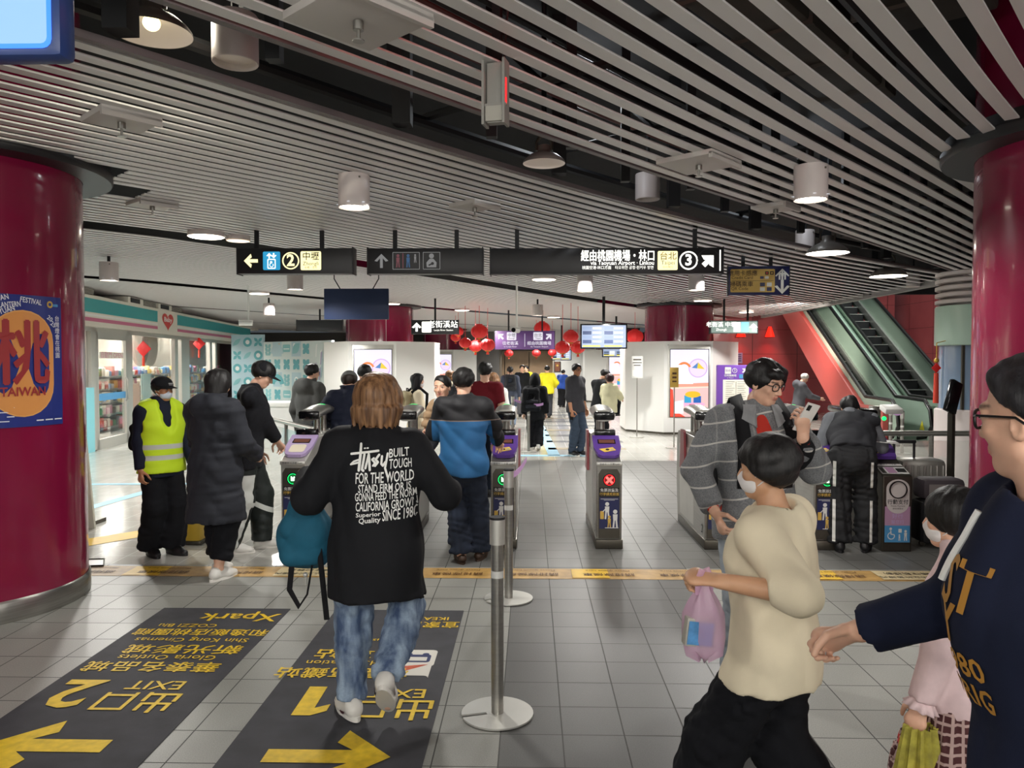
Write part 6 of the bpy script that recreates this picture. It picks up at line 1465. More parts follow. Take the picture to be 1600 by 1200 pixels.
        F.cone(s.P0, s.P1, pr*.98, max(wr, pr*.90 if g > .028 else wr), k, fm).cone(s.P1, s.P2, max(wr, cr*.92 if g > .028 else wr), cr*loose, k, fm).cone(s.P2, s.P25, cr*loose, .076*b+g*.6, k, fm)
        F.cone(s.S[0], s.S[1], .031*b+g*.5, .031*b+g*.5, k)
        for i in (0, 1): F.cone(s.NB-s.u*.014*b, s.S[i], .028*b+g*.35, .031*b+g*.45, .02*b)
        if hem < .525: F.cone(s.P0, hp+dn*.03*b, pr, pr+flare, k, (f, min(.9, fl+.06)))
        else: hp = s.P0+s.u*(hem-.525)*b
        if hips or hem > .43:
            for i in (0, 1): q = s.H[i]+(s.K[i]-s.H[i])*.30; F.cone(s.H[i], q, .050*b*w+g*(.45 if hips else .3)+.010, .046*b*w+g*(.45 if hips else .3)+.010, .03*b)
        F.plane(hp, dn)
        if arms:
            for i in (0, 1):
                e, wst = s.E[i], s.W[i]; full = sleeve
                ue = e if full > .5 else s.S[i]+(e-s.S[i])*(full*2); F.cone(s.S[i], ue, .033*b+g*.55, .026*b+g*.42+slack*.5, .022*b, cap=None if full > .5 else (ue, unit(e-s.S[i])))
                if full > .5:
                    en = e+(wst-e)*((full-.5)*2); q = unit(wst-e); F.cone(e, en, .026*b+g*.42+slack*.5, .0195*b+g*.28+slack*.6-cuff, .016*b, cap=(en, q))
        nb = s.NB+s.u*.018*b
        if collar == 'stand': F.cone(s.NB-s.u*.01*b, s.NB+s.u*.045*b+s.f*.006*b, .050*b+g*.4, .046*b+g*.35, .012, cap=(s.NB+s.u*.052*b, s.u*1.0-s.f*.15)); F.cone(s.NB+s.u*.02*b, s.NB+s.u*.12*b+s.f*.01, .040*b, .042*b, .006, None, True)
        elif collar == 'fold': F.cone(s.NB-s.u*.02*b, s.NB+s.u*.022*b, .060*b+g*.45, .043*b+g*.35, .012, cap=(s.NB+s.u*.035*b, s.u*1.0-s.f*.15)); F.cone(s.NB+s.u*.0*b, s.NB+s.u*.12*b+s.f*.01, .036*b, .042*b, .006, None, True)
        else: F.cone(s.NB-s.u*.002*b+s.f*.012*b, s.NB+s.u*.12*b+s.f*.02, (.037+neck)*b, (.05+neck)*b, .010, None, True)
        if hood:
            hc = s.NB-s.f*.060*b-s.u*.008*b; F.ell(hc, V3((.085, .045, .060))*b, .03*b, s.Rt); F.cone(s.NB-s.f*.02*b-s.u*.005*b-s.r*.055*b, s.NB-s.f*.02*b-s.u*.005*b+s.r*.055*b, .026*b, .026*b, .03*b); F.cone(s.NB+s.u*.01*b+s.f*.01*b, s.NB+s.u*.13*b+s.f*.01*b, .042*b, .055*b, .012, None, True)
        if open_v:   # wedge opening at the chest
            c = s.NB+s.f*(.075*b+g); F.cone(c+s.u*.04*b, c-s.u*open_v*b, .055*b, .006, .006, None, True)
        if puff: F.noise(puff, 40, seed+9, (.12, .12, 1.0))
        if folds: F.noise(folds, ffreq, seed, (1, 1, zstretch))
        o = F.build(name, m, s.root, mats, face_mat); setattr(s, name+'_o', o); return o
    def trousers(s, m, g=.014, leg=.0, cuff=.045, top=.60, folds=.004, taper=1.0, seed=3, name='trousers', mats=None, face_mat=None):
        F = Field(s.res*.95); b = s.b; k = .025*b; fm = (s.f, .72); w = s.wide
        w = .4+.6*w; F.cone(s.P0-V3((0, 0, .01*b)), s.P0+s.u*(top-.525)*b, .082*b*w+g*.4, .074*b*w+g*.3, k, fm); F.plane(s.P0+s.u*(top-.525)*b, s.u)
        for i in (0, 1):
            F.cone(s.H[i], s.K[i], .050*b*w+g*.8, .037*b*w+g*.8+leg*.6, k); a = s.A[i]; d = unit(a-s.K[i])
            rk = .038*b*w+g+leg*.6; re = (.026*b+g+leg)*taper
            en = a-d*(cuff-.042)*b; F.cone(s.K[i], a+d*.01*b, rk, re, .02*b, cap=(en, d)); c = s.K[i]*.7+a*.3-V3((0, .010*b, 0)); F.ell(c, (.034*b+g, .036*b+g, .08*b), .03*b)
            for q, ph in enumerate((.0, .05, .09)): F.cone(en-d*(.012+ph)*b-V3((re*.6, 0, 0)), en-d*(.018+ph)*b+V3((re*.6, 0, 0)), re*.80, re*.80, .012, cap=(en, d))
        F.noise(folds, 26, seed, (1, 1, 1.0))
        o = F.build(name, m, s.root, mats, face_mat); setattr(s, name+'_o', o); return o
    def skirt(s, m, z=.36, flare=.09, top=.60, pleat=.008, name='skirt'):
        F = Field(s.res*.9); b = s.b; hz = s.P0-V3((0, 0, (.525-z)*b)); F.cone(s.P0+s.u*(top-.525)*b, hz-V3((0, 0, .04*b)), .075*b+.008, .09*b+flare, .02, (s.f, .8)); F.plane(hz, (0, 0, -1)); F.plane(s.P0+s.u*(top-.525)*b, s.u); F.noise(pleat, 60, 4, (1, 1, .05)); return F.build(name, m, s.root)
    def shoes(s, m, sole=None, style='sneaker', accent=None):
        b = s.b; out = []
        for i in (0, 1):
            a, R = s.foot[i]; F = Field((.0065, .010, .015)[s.lod]); T = lambda x, y, z: a+R @ (V3((x, y, z-.042))*b)
            st = .010 if style != 'sandal' else .006
            F.cone(T(0, -.022, .026), T(0, .06, .022), .0235*b, .0265*b, .02*b, (R @ V3((0, 0, 1)), .95)).cone(T(0, .05, .020), T(0, .100, .016), .0265*b, .0215*b, .02*b, (R @ V3((0, 0, 1)), .8))
            if style != 'sandal': F.cone(T(0, -.010, .045), T(0, .035, .032), .0235*b, .020*b, .02*b)
            F.plane(T(0, 0, .006), R @ V3((0, 0, -1))); F.plane(T(0, 0, .066), R @ V3((0, 0, 1)))
            o = F.build('shoe', m, s.root)
            pts = []
            for k in range(28):
                t = 2*PI*k/28; x = math.cos(t)*(.0275-.003*(math.sin(t) < 0)); y = .038+math.sin(t)*.088; pts.append(T(x*(1+.0*t), y, 0))
            up = R @ V3((0, 0, 1)); n = len(pts); mb = MB(); th = .014*b if style == 'sneaker' else .010*b
            mb.add([tuple(p) for p in pts]+[tuple(p+up*th) for p in pts], [tuple(range(n))[::-1], tuple(range(n, 2*n))]+[(k, (k+1) % n, n+(k+1) % n, n+k) for k in range(n)]); mb.build('sole', sole or M_solek, o)
            if style == 'sneaker' and s.lod < 2:
                lc = MB()
                for q in range(4): lc.tube([Vector(T(-.017, .040+.011*q, .045-.0055*q)), Vector(T(0, .042+.011*q, .0535-.006*q)), Vector(T(.017, .040+.011*q, .045-.0055*q))], .0018*b, 5)
                lc.build('laces', sole or M_solew, o)
            if accent is not None:
                for sx in (-1, 1):
                    ac = MB(); q = [(-.012, .024), (.018, .018), (.050, .028), (.078, .038), (.045, .016), (.018, .010), (-.004, .014)]; ac.add([tuple(T(sx*(.0262+.0015), y, z)) for y, z in q], [tuple(range(len(q)))]); ac.build('swoosh', accent, o, smooth=0, fix=False)
            out.append(o)
        return out
    def world(s, p): return Matrix.Translation(s.root.location) @ (Matrix.Rotation(s.root.rotation_euler[2], 4, 'Z') @ Vector(tuple(p)))
def local_of(pos, rz, p, z0=0.0):
    d = Vector((p[0]-pos[0], p[1]-pos[1])); c, n = math.cos(-rz), math.sin(-rz); return V3((d.x*c-d.y*n, d.x*n+d.y*c, p[2]-z0))
def project_on(obj, art_pts, faces, mats_, name, parent, origin_fn, direction, off=.004):
    """lay flat lettering onto a garment surface (all in the garment's own space)"""
    me = obj.data; bv = BVHTree.FromPolygons([v.co for v in me.vertices], [p.vertices for p in me.polygons]); d = Vector(direction).normalized(); vs = []
    for p in art_pts:
        o = Vector(origin_fn(p)); h = bv.ray_cast(o-d*1.0, d); vs.append(tuple(h[0]-d*off) if h[0] is not None else None)
    faces = [f for f in faces if all(vs[i] is not None for i in f)]; vs = [v or (0, 0, 1) for v in vs]
    mb = MB(); mb.use(mats_); mb.add(vs, faces); return mb.build(name, None, parent, smooth=0, fix=False)
def backpack(label, M, size, m, straps=None, group=None, m2=None, pocket=True):
    w, d, h = size; t = thing('backpack', label, 'backpack'); t.matrix_world = M
    F = Field(.014); r = min(w, d)*.33
    for sx in (-1, 1): F.cone((sx*(w/2-r), 0, r), (sx*(w/2-r*1.15), 0, h-r*1.3), r, r*.9, .05)
    F.cone((-(w/2-r), 0, h*.35), (w/2-r, 0, h*.35), r*1.1, r*1.1, .05).cone((-(w/2-r*1.4), 0, h-r), ((w/2-r*1.4), 0, h-r), r*.9, r*.9, .06).cone((-(w/2-r), 0, r), (w/2-r, 0, r), r, r, .05); F.noise(.004, 18, 3)
    F.build('pack_body', m, t)
    if pocket:
        F = Field(.012); F.cone((-w*.28, -d*.36, h*.22), (w*.28, -d*.36, h*.22), d*.2, d*.2, .03).cone((-w*.26, -d*.34, h*.42), (w*.26, -d*.34, h*.42), d*.17, d*.17, .04); F.build('pocket', m2 or m, t)
    mb = MB(); mb.tube([(-.04, d*.15, h-.02), (-.035, d*.15, h+.04), (.035, d*.15, h+.04), (.04, d*.15, h-.02)], .008, 6); mb.build('grab_handle', M_strap, t)
    if straps:
        for pts in straps: mb = MB(); mb.tube([Vector(p) for p in pts], .022, 8, flat=(1, .28)); mb.build('strap', M_strap, t)
    return t
# ================================================================== THE PEOPLE
K_coat = fabric('coat_black', '#2a2c33', .75, .12); K_black = fabric('cloth_black', '#15161a', .85, .1); K_navy = fabric('cloth_navy', '#151a2b', .8, .12); K_dgrey = fabric('cloth_dark_grey', '#33353a', .85, .1); K_grey = fabric('cloth_grey', '#55555a', .85, .1)
K_white = fabric('cloth_white', '#dedcd6', .8, .05); K_cream = fabric('cloth_cream', '#e8dcc0', .9, .05); K_jeansd = fabric('jeans_dark', '#232a38', .9, .2, vscale=5); K_pants = fabric('trousers_black', '#101116', .9, .08)
SH_W = mat('shoe_white', '#dcdad4', .5); SH_K = mat('shoe_black', '#131315', .5); SH_BR = mat('shoe_brown', '#3a281c', .5)

def jeans_fade():
    m = bpy.data.materials.new('jeans_faded'); m.use_nodes = True; t = NT(m); b = t.bsdf(); c, X, Y, Z = t.coords('Object')
    n = t.ramp(t.noise(9, 5, stretch=(1.6, 1.6, .5)), .36, .64); f2 = t.ramp(t.noise(60, 3, stretch=(1, 1, 3)), .3, .7, .8, 1.0)
    t.set(b.inputs['Base Color'], t.mix(t.math('MULTIPLY', n, f2), lin('#3c4f70'), lin('#9fb3c8'))); b.inputs['Roughness'].default_value = .9; t.bump(t.noise(500, 3), .3, .002); return m
J_FADE = jeans_fade()

# ---------------- 1. woman in the lettered black jacket (seen from behind, walking to the gates)
p = floor_at(590, 1130); pos = (p.x, p.y)
A = Person('woman with a brown bob in a black jacket with white lettering, carrying a teal bag', pos, 0.0, 1.68, sex='f', lod=0, wide=1.24, lean=.03,
           head=(.0, .06, .0), hands=[(-.385, .17, 1.165), (.32, .24, 1.09)], elbows=[(-.45, -.5, -1), (.75, -.5, -1)], feet=[(-.135, .05, 0), (.065, -.20, .11)], feet_yaw=(.55, .05), feet_pitch=(.05, .75), knees=[(-.2, 1, 0), (.1, 1, 0)],
           palms=[(.3, 0, -1), (-1, 0, 0)], curls=[1.0, .8], drop=.015)
A.body(); A.hair('bob', H_BROWN, ln=.10, vol=1.22)
A.trousers(J_FADE, g=.012, leg=.008, cuff=.055, folds=.006, taper=.86)
jk = A.top('jacket', fabric('jacket_black', '#15161a', .8, .08, vscale=4), g=.040, hem=.385, flare=.025, collar='fold', slack=.022, folds=.006, ffreq=11, seed=4, fl=.74)
A.shoes(mat('trainer_white', '#d9d6d0', .5), M_solew, accent=mat('swoosh_plum', '#4a1f2c', .5))
M_print = mat('jacket_print_white', '#f0f0ec', .6)
def jl(x, y):    # lettering layout: photo pixel -> point behind her back
    q = local_of(pos, 0, at(530+x/7.5, 680+y/7.5, pos[1]-.16)); q[0] = q[0]*.95-.008; return q
pts, fcs = [], []
def add_poly(pl, f=None): o = len(pts); pts.extend(pl); fcs.extend([tuple(i+o for i in q) for q in (f or [tuple(range(len(pl)))])])
def stroke(pl, w):
    for (x0, y0), (x1, y1) in zip(pl, pl[1:]):
        L = math.hypot(x1-x0, y1-y0); nx, ny = -(y1-y0)/L*w/2, (x1-x0)/L*w/2; n = max(1, int(L/40))
        for i in range(n):
            a0, a1 = i/n, (i+1)/n; X0, Y0, X1, Y1 = x0+(x1-x0)*a0, y0+(y1-y0)*a0, x0+(x1-x0)*a1, y0+(y1-y0)*a1; add_poly([(X0-nx, Y0-ny), (X1-nx, Y1-ny), (X1+nx, Y1+ny), (X0+nx, Y0+ny)])
    for x, y in pl: add_poly([(x+w/2*math.cos(2*PI*k/10), y+w/2*math.sin(2*PI*k/10)) for k in range(10)])
for pl, w in (([(240, 118), (222, 425)], 34), ([(112, 238), (460, 196)], 28), ([(285, 168), (300, 166)], 18), ([(322, 165), (335, 163)], 18), ([(225, 300), (150, 325), (112, 360), (220, 335)], 22), ([(285, 240), (262, 415), (280, 428)], 30), ([(340, 235), (305, 400)], 28), ([(340, 240), (362, 420)], 30),
              ([(405, 285), (385, 300), (425, 340), (400, 370)], 26), ([(470, 245), (428, 300), (458, 330), (425, 372)], 28), ([(505, 262), (500, 350), (520, 372), (548, 330)], 26), ([(572, 232), (548, 400), (582, 500)], 26)): stroke(pl, w)
def word(t, x0, x1, y0, y1, tilt=0.0, bold=.012):
    v, f = text2d(t, 1.0, 'LEFT', bold); xa, xb = min(a[0] for a in v), max(a[0] for a in v); ya, yb = min(a[1] for a in v), max(a[1] for a in v)
    add_poly([(x0+(a[0]-xa)/(xb-xa)*(x1-x0), y1-(a[1]-ya)/(yb-ya)*(y1-y0)+tilt*((a[0]-xa)/(xb-xa))) for a in v], f)
word('BUILT', 590, 832, 180, 285, -22); word('TOUGH', 595, 862, 298, 412, -10); word('FOR THE WORLD', 185, 888, 455, 585, -25); word('STAND FIRM OR IS', 220, 850, 592, 690, -22); word('GONNA FEED THE NORM', 180, 908, 692, 790, -35)
word('CALIFORNIA GROWN', 190, 908, 800, 908, -35); word('Superior', 195, 505, 925, 990, -20); word('Quality', 235, 505, 985, 1062, -20); word('SINCE 1980', 525, 912, 890, 1020, -15)
project_on(jk, pts, fcs, M_print, 'lettering', jk, lambda q: jl(*q), (0, 1, 0), .0035)
# her teal bag hanging from the left forearm
p = at(474, 815, pos[1]+.12); t = thing('shoulder_bag', 'teal soft backpack hanging from the arm of the woman in the lettered jacket', 'bag', (p.x, p.y, p.z-.14))
F = Field(.010); F.cone((-.03, 0, .0), (.05, 0, .01), .085, .095, .05).cone((-.05, .0, .10), (.05, 0, .11), .075, .085, .06).cone((-.01, 0, .22), (.05, 0, .24), .05, .05, .06).noise(.007, 14, 2); F.build('bag_body', fabric('bag_teal', '#1f5a72', .75, .15), t)
for pl in ([(-.04, -.06, -.06), (-.05, -.07, -.18), (.0, -.08, -.26), (.04, -.08, -.20), (.06, -.06, -.06)], [(.09, -.07, .10), (.11, -.07, -.10), (.13, -.06, -.33)], [(.02, -.03, .26), (.08, -.01, .33), (.13, .02, .33), (.12, .06, .25)]):
    mb = MB(); mb.tube(pl, .014, 8, flat=(1, .35)); mb.build('strap', M_strap, t)
mb = MB(); mb.ball((.035, -.09, -.10), .012); mb.cyl((.035, -.09, -.11), (.035, -.09, -.15), .008, n=8); mb.build('charm', M_ss_light, t)

# ---------------- 2. guard in the yellow vest
p = floor_at(254, 866); pos = (p.x, p.y); rz = -PI/2-.62
B = Person('person in a dark cap, white mask and fluorescent yellow vest standing by the left gates', pos, rz, 1.60, lod=1, skin=SKIN2, wide=1.02, head=(.30, .02, 0), feet=[(-.07, .04, 0), (.08, -.06, 0)], hands=[(-.2, .18, .80), (.215, .04, .715)], curls=[.8, .6])
B.body(); B.trousers(K_pants, g=.022, leg=.02); B.top('jacket', K_navy, g=.026, hem=.45, collar='stand', seed=2); B.shoes(SH_K); B.face_mask(M_mask); B.hair('short', H_BLACK, vol=1.0); B.cap(K_black, badge=mat('badge_grey', '#8a8a8a', .5))
def vest_mat():
    m = bpy.data.materials.new('vest_yellow'); m.use_nodes = True; t = NT(m); b = t.bsdf(); c, X, Y, Z = t.coords('Object')
    zz = t.math('DIVIDE', Z, B.b); f = t.math('MAXIMUM', t.AND(t.gt(zz, .545), t.lt(zz, .572)), t.AND(t.gt(zz, .605), t.lt(zz, .632)))
    t.set(b.inputs['Base Color'], t.mix(f, lin('#c3e21e'), lin('#b9bdb4'))); b.inputs['Roughness'].default_value = .7; t.bump(t.noise(300, 3), .2, .002); return m
F = Field(.012); b = B.b
for a_, c_, r0, r1 in ((B.P0-B.u*.06*b, B.P1, .135*b, .128*b), (B.P1, B.P2, .128*b, .130*b), (B.P2, B.P25, .130*b, .112*b)): F.cone(a_, c_, r0, r1, .03, (B.f, .72))
for i in (0, 1): F.cone(B.NB-B.u*.01*b, B.S[i]*.75+B.NB*.25, .052*b, .060*b, .02)
F.plane(B.P0-B.u*.055*b, -B.u)
for i in (0, 1): F.cone(B.S[i]+B.r*(-1, 1)[i]*.10*b+B.u*.03*b, B.S[i]+B.r*(-1, 1)[i]*.05*b-B.u*.08*b, .062*b, .05*b, .01, None, True)
F.cone(B.NB+B.f*.10*b+B.u*.06*b, B.P1+B.f*.15*b-B.u*.0*b, .075*b, .022*b, .01, None, True); F.cone(B.NB+B.u*.02*b, B.NB+B.u*.15*b, .055*b, .08*b, .01, None, True); F.noise(.004, 16, 3)
F.build('safety_vest', vest_mat(), B.root)
q = B.world(B.P1-B.f*.2*b); backpack('small black shoulder bag slung behind the yellow-vested guard', Matrix.Translation((q.x-.03, q.y+.02, .93)) @ Matrix.Rotation(rz, 4, 'Z'), (.20, .10, .24), K_black, pocket=False)

# ---------------- 3. long puffer coat
p = floor_at(338, 903); pos = (p.x, p.y)
C_ = Person('person with long black hair in a knee-length black puffer coat and white trainers', pos, -.25, 1.67, sex='f', lod=1, wide=1.1, head=(-.15, .18, 0), feet=[(-.05, .10, 0), (.05, -.05, 0)], hands=[(-.14, .30, 1.0), (.2, .26, .98)], elbows=[(-.5, -.5, -1), (.5, -.5, -1)])
C_.body(); C_.hair('long', H_BLACK, ln=.02, vol=1.12); C_.trousers(K_pants, g=.016, leg=.012, cuff=.10); C_.top('coat', K_coat, g=.055, hem=.285, flare=.035, hood=True, collar='stand', folds=.006, puff=.0035, slack=.02, fl=.78); C_.shoes(SH_W, M_solew)

# ---------------- 4. man in black cap tapping a card
p = floor_at(388, 860); pos = (p.x, p.y); rz = -PI/2+.35
hp = at(443, 706, 7.22)
D = Person('man in a black cap and black jacket reaching his hand to the gate reader', pos, rz, 1.76, lod=1, lean=.10, head=(-.1, .42, 0), feet=[(-.06, .12, 0), (.07, -.16, 0)], hands=[None, local_of(pos, rz, hp)], elbows=[None, (.9, -.8, -.4)], curls=[.6, .7], palms=[None, (0, 0, -1)])
D.body(); D.hair('short', H_BLACK, vol=1.06); D.cap(K_black)
def track_mat():
    m = bpy.data.materials.new('track_trousers'); m.use_nodes = True; t = NT(m); b = t.bsdf(); c, X, Y, Z = t.coords('Object')
    f = t.AND(t.gt(X, .155), t.lt(Z, .72)); f2 = t.AND(t.gt(t.math('ADD', Z, t.math('MULTIPLY', Y, .5)), .44), t.lt(t.math('ADD', Z, t.math('MULTIPLY', Y, .5)), .49))
    t.set(b.inputs['Base Color'], t.mix(t.math('MAXIMUM', f, f2), lin('#121a18'), lin('#c9ccc8'))); b.inputs['Roughness'].default_value = .7; return m
D.trousers(track_mat(), g=.024, leg=.02); D.top('jacket', fabric('jacket_check', '#1a1b20', .85, .25, vscale=40), g=.042, hem=.44, collar='fold', slack=.02, sleeve=.97, folds=.006, seed=8); D.shoes(SH_W, M_solew)

# ---------------- 5. grey hooded man beyond the gates
p = at(484, 700, 9.9); pos = (p.x, 9.9)
E_ = Person('short-haired man in a grey hooded jacket and glasses standing before the teal mural', pos, -.55, 1.71, lod=1, head=(-.35, .1, 0), wide=1.06)
E_.body(); E_.hair('short', H_BLACK, fringe=.26); E_.trousers(K_pants); E_.top('jacket', fabric('jacket_charcoal', '#4c4d4c', .85, .12), g=.045, hem=.44, hood=True, collar='stand', slack=.02, fl=.78); E_.shoes(SH_K); E_.glasses()

# ---------------- 6. two people in the aisle left of the lettered jacket
p = at(545, 700, 8.3); pos = (p.x, 8.3)
G_ = Person('person in a grey cap and navy padded jacket bending slightly in the left aisle', pos, .15, 1.66, lod=1, lean=.22, head=(.15, .35, 0), hands=[(-.20, .30, 1.05), (.2, .28, 1.05)], elbows=[(-.7, -.4, -.6), (1, -.5, -.3)], wide=1.08)
G_.body(); G_.hair('short', H_DK); G_.cap(fabric('cap_grey', '#6c6d6c', .9, .05), brim=False); G_.trousers(K_pants); G_.top('jacket', K_navy, g=.055, hem=.45, collar='stand', puff=.005, slack=.02, fl=.78); G_.shoes(SH_K)
p = at(570, 700, 9.6); pos = (p.x, 9.6)
I_ = Person('dark-haired person in an olive jacket just ahead of the grey-capped one', pos, .1, 1.70, lod=2, head=(.1, .1, 0)); I_.body(); I_.hair('short', H_BLACK); I_.trousers(K_pants); I_.top('jacket', fabric('jacket_olive', '#6b6a58', .85), g=.04, hem=.45, hood=True); I_.shoes(SH_K)

# ---------------- 7. woman with the beige backpack
p = at(650, 700, 10.6); pos = (p.x, 10.6); rz = -PI/2+.45
L_ = Person('woman with long black hair, white mask, cream top and beige backpack, walking right', pos, rz, 1.57, sex='f', lod=1, head=(-.1, .0, 0), hands=[(-.16, .25, .95), (.20, .22, .96)])
L_.body(); L_.hair('long', H_BLACK, ln=.35, vol=1.0); L_.face_mask(M_maskw); L_.top('jumper', K_cream, g=.018, hem=.5); L_.skirt(K_grey, z=.30, flare=.03); L_.shoes(SH_K); L_.trousers(K_dgrey, g=.006, top=.5)
q = L_.world(L_.P2-L_.f*.155); backpack('beige backpack on the back of the woman with the white mask', Matrix.Translation((q.x, q.y, .93)) @ Matrix.Rotation(rz, 4, 'Z'), (.28, .14, .40), fabric('pack_beige', '#a89c7c', .8), straps=[[(sx*.10, .05, .38), (sx*.115, .15, .46), (sx*.12, .27, .36), (sx*.14, .25, .12), (sx*.12, .08, .05)] for sx in (-1, 1)], m2=fabric('pack_beige_dark', '#8b8064', .8))

# ---------------- 8. man in the blue jacket carrying a toddler
p = floor_at(724, 880); pos = (p.x, p.y); rz = -.08
hp = at(786, 706, 7.06)
Mn = Person('man in a blue jacket with black shoulders, dark jeans and brown sandals, carrying a toddler', pos, rz, 1.68, lod=0, wide=1.08, head=(.05, .10, 0), feet=[(-.02, .02, 0), (.12, .14, 0)], feet_yaw=(.35, -.1), hands=[(-.12, .27, 1.05), local_of(pos, rz, hp)], elbows=[(-1, -.35, -.6), (.8, -.7, -.3)], curls=[.9, .6], palms=[(1, 0, .3), (0, 0, -1)])
Mn.body(); Mn.hair('short', H_BLACK, fringe=.2, vol=1.06)
def bluejacket():
    m = bpy.data.materials.new('jacket_blue'); m.use_nodes = True; t = NT(m); b = t.bsdf(); c, X, Y, Z = t.coords('Object')
    yoke = t.gt(Z, 1.245); z2 = t.math('ADD', Z, t.math('MULTIPLY', X, .9)); slv = t.gt(X, .235); slv = t.math('MAXIMUM', slv, t.lt(X, -.275))
    f = t.math('MAXIMUM', yoke, slv); pipe = t.AND(t.gt(Z, 1.238), t.lt(Z, 1.246))
    n = t.ramp(t.noise(6, 3), .3, .7); blue = t.mix(n, lin('#1a5484'), lin('#226498')); col = t.mix(f, blue, lin('#131318')); t.set(b.inputs['Base Color'], t.mix(pipe, col, lin('#7a6a60'))); b.inputs['Roughness'].default_value = .7; t.bump(t.noise(350, 3), .2, .002); return m
Mn.top('jacket', bluejacket(), g=.036, hem=.46, collar='fold', slack=.02, folds=.007, ffreq=13, seed=6, fl=.74)
Mn.trousers(K_jeansd, g=.016, leg=.014, cuff=.05, folds=.006); Mn.shoes(SH_BR, SH_BR, style='sandal')
tpos = at(693, 610, 6.74)
T_ = Person('toddler in a quilted beige jacket held on the blue-jacketed man\'s left arm, looking back', (tpos.x, tpos.y), PI-.12, .84, hh=.205, lod=0, skin=SKIN_K, wide=1.15, head=(-.12, -.02, .08), feet=[(-.05, -.10, .28), (.06, -.10, .28)], hands=[(.15, .05, .36), (.185, -.02, .30)][::-1] if False else [(-.17, .10, .36), (.195, .06, .28)], curls=[.7, .7], root_z=tpos.z-.84+.13)
T_.body(mouth_open=.9); T_.hair('buzz', H_BLACK)
T_.top('jacket', fabric('quilt_beige', '#a58a6c', .8, .06), g=.040, hem=.44, puff=.0055, slack=.014, neck=.02, sleeve=.98, fl=.8); T_.trousers(K_grey, g=.015, cuff=.06); T_.shoes(SH_W, M_solew)
F = Field(.008); F.cone(T_.NB+T_.f*.03-T_.r*.06, T_.NB+T_.f*.05+T_.r*.05, .028, .028, .02).cone(T_.NB+T_.f*.05+T_.r*.03, T_.NB+T_.f*.075-T_.u*.08+T_.r*.03, .03, .02, .02); F.build('bib', fabric('bib_pale', '#b9c4cc', .85), T_.root)

# ---------------- 9. others just beyond the gates
p = at(716, 700, 8.6); N_ = Person('person in a dark green cap half hidden between the toddler and the blue-jacketed man', (p.x, 8.6), -PI/2+.3, 1.64, lod=1, head=(0, .1, 0)); N_.body(); N_.hair('short', H_BLACK, vol=1.04); N_.cap(fabric('cap_green', '#3c403c', .9, .05)); N_.face_mask(fabric('mask_black', '#18181a', .8)); N_.trousers(K_pants); N_.top('jacket', K_dgrey, g=.03, hem=.46, collar='stand'); N_.shoes(SH_K)
p = at(757, 700, 9.8); O_ = Person('tall dark-haired man in a maroon T-shirt behind the blue-jacketed man', (p.x, 9.8), -.15, 1.73, lod=1, wide=1.06); O_.body(); O_.hair('short', H_BLACK, vol=1.05); O_.trousers(K_jeansd); O_.top('t_shirt', fabric('tee_maroon', '#6a1520', .85), g=.02, hem=.47, sleeve=.33, slack=.02); O_.shoes(SH_K)
p = at(771, 700, 11.6); Q_ = Person('brown-haired person in a white top behind the maroon T-shirt', (p.x, 11.6), .1, 1.57, sex='f', lod=2); Q_.body(); Q_.hair('bob', H_BROWN); Q_.trousers(K_dgrey); Q_.top('shirt', K_white, g=.03, hem=.47); Q_.shoes(SH_K)
p = at(727, 700, 13.9); Q2 = Person('dark-haired person far behind the dark green cap', (p.x, 13.9), .3, 1.60, lod=2); Q2.body(); Q2.hair('short'); Q2.trousers(K_pants); Q2.top('jacket', K_grey, g=.03, hem=.47); Q2.shoes(SH_K)
p = at(702, 700, 15.0); Q3 = Person('brown-haired person far back in front of the white casing', (p.x, 15.0), -.8, 1.56, sex='f', lod=2); Q3.body(); Q3.hair('bob', H_BROWN); Q3.trousers(K_dgrey); Q3.top('coat', K_cream, g=.035, hem=.4); Q3.shoes(SH_K)

# ---------------- 10. far hall
def far(px, Y, label, rz, h, topm, legm, topname='jacket', hair=H_BLACK, hem=.46, g=.035, lod=2, **kw):
    top_kw = kw.pop('top_kw', {}); style = kw.pop('style', 'short'); p = at(px, 640, Y); q = Person(label, (p.x, Y), rz, h, lod=lod, **kw); q.body(); q.hair(style, hair); q.trousers(legm, g=.016, leg=.01); q.top(topname, topm, g=g, hem=hem, **top_kw); q.shoes(SH_K); return q
K_slate = fabric('coat_slate', '#4a5060', .85); K_yellow = fabric('jersey_yellow', '#d8cf2a', .8); K_blue = fabric('jacket_royal', '#2a4a9a', .8); J_light = fabric('jeans_light', '#7f8ea3', .9, .15)
q = far(797, 20.0, 'person in a slate coat with a dark backpack walking to the lift lobby', .05, 1.60, K_slate, J_light, 'coat', hem=.36, wide=1.1)
w = q.world(q.P2-q.f*.165); backpack('dark grey backpack on the person in the slate coat', Matrix.Translation((w.x, w.y, .98)) @ Matrix.Rotation(.05, 4, 'Z'), (.30, .15, .42), K_dgrey)
far(816, 24.0, 'person in a black and yellow jacket walking towards the camera', PI, 1.62, K_black, K_grey, 'jacket')
far(823, 27.0, 'person in a yellow jacket behind the black and yellow one', PI-.6, 1.58, K_yellow, K_black)
far(855, 23.5, 'person in a bright yellow jersey seen from behind', 0.1, 1.60, K_yellow, K_dgrey, 'jersey', g=.045, wide=1.1, hands=[(-.26, .1, .95), (.26, .1, .95)])
q = far(877, 29.0, 'person in a blue jacket stooping over an orange bag far inside', -.4, 1.45, K_blue, K_black, lean=.35)
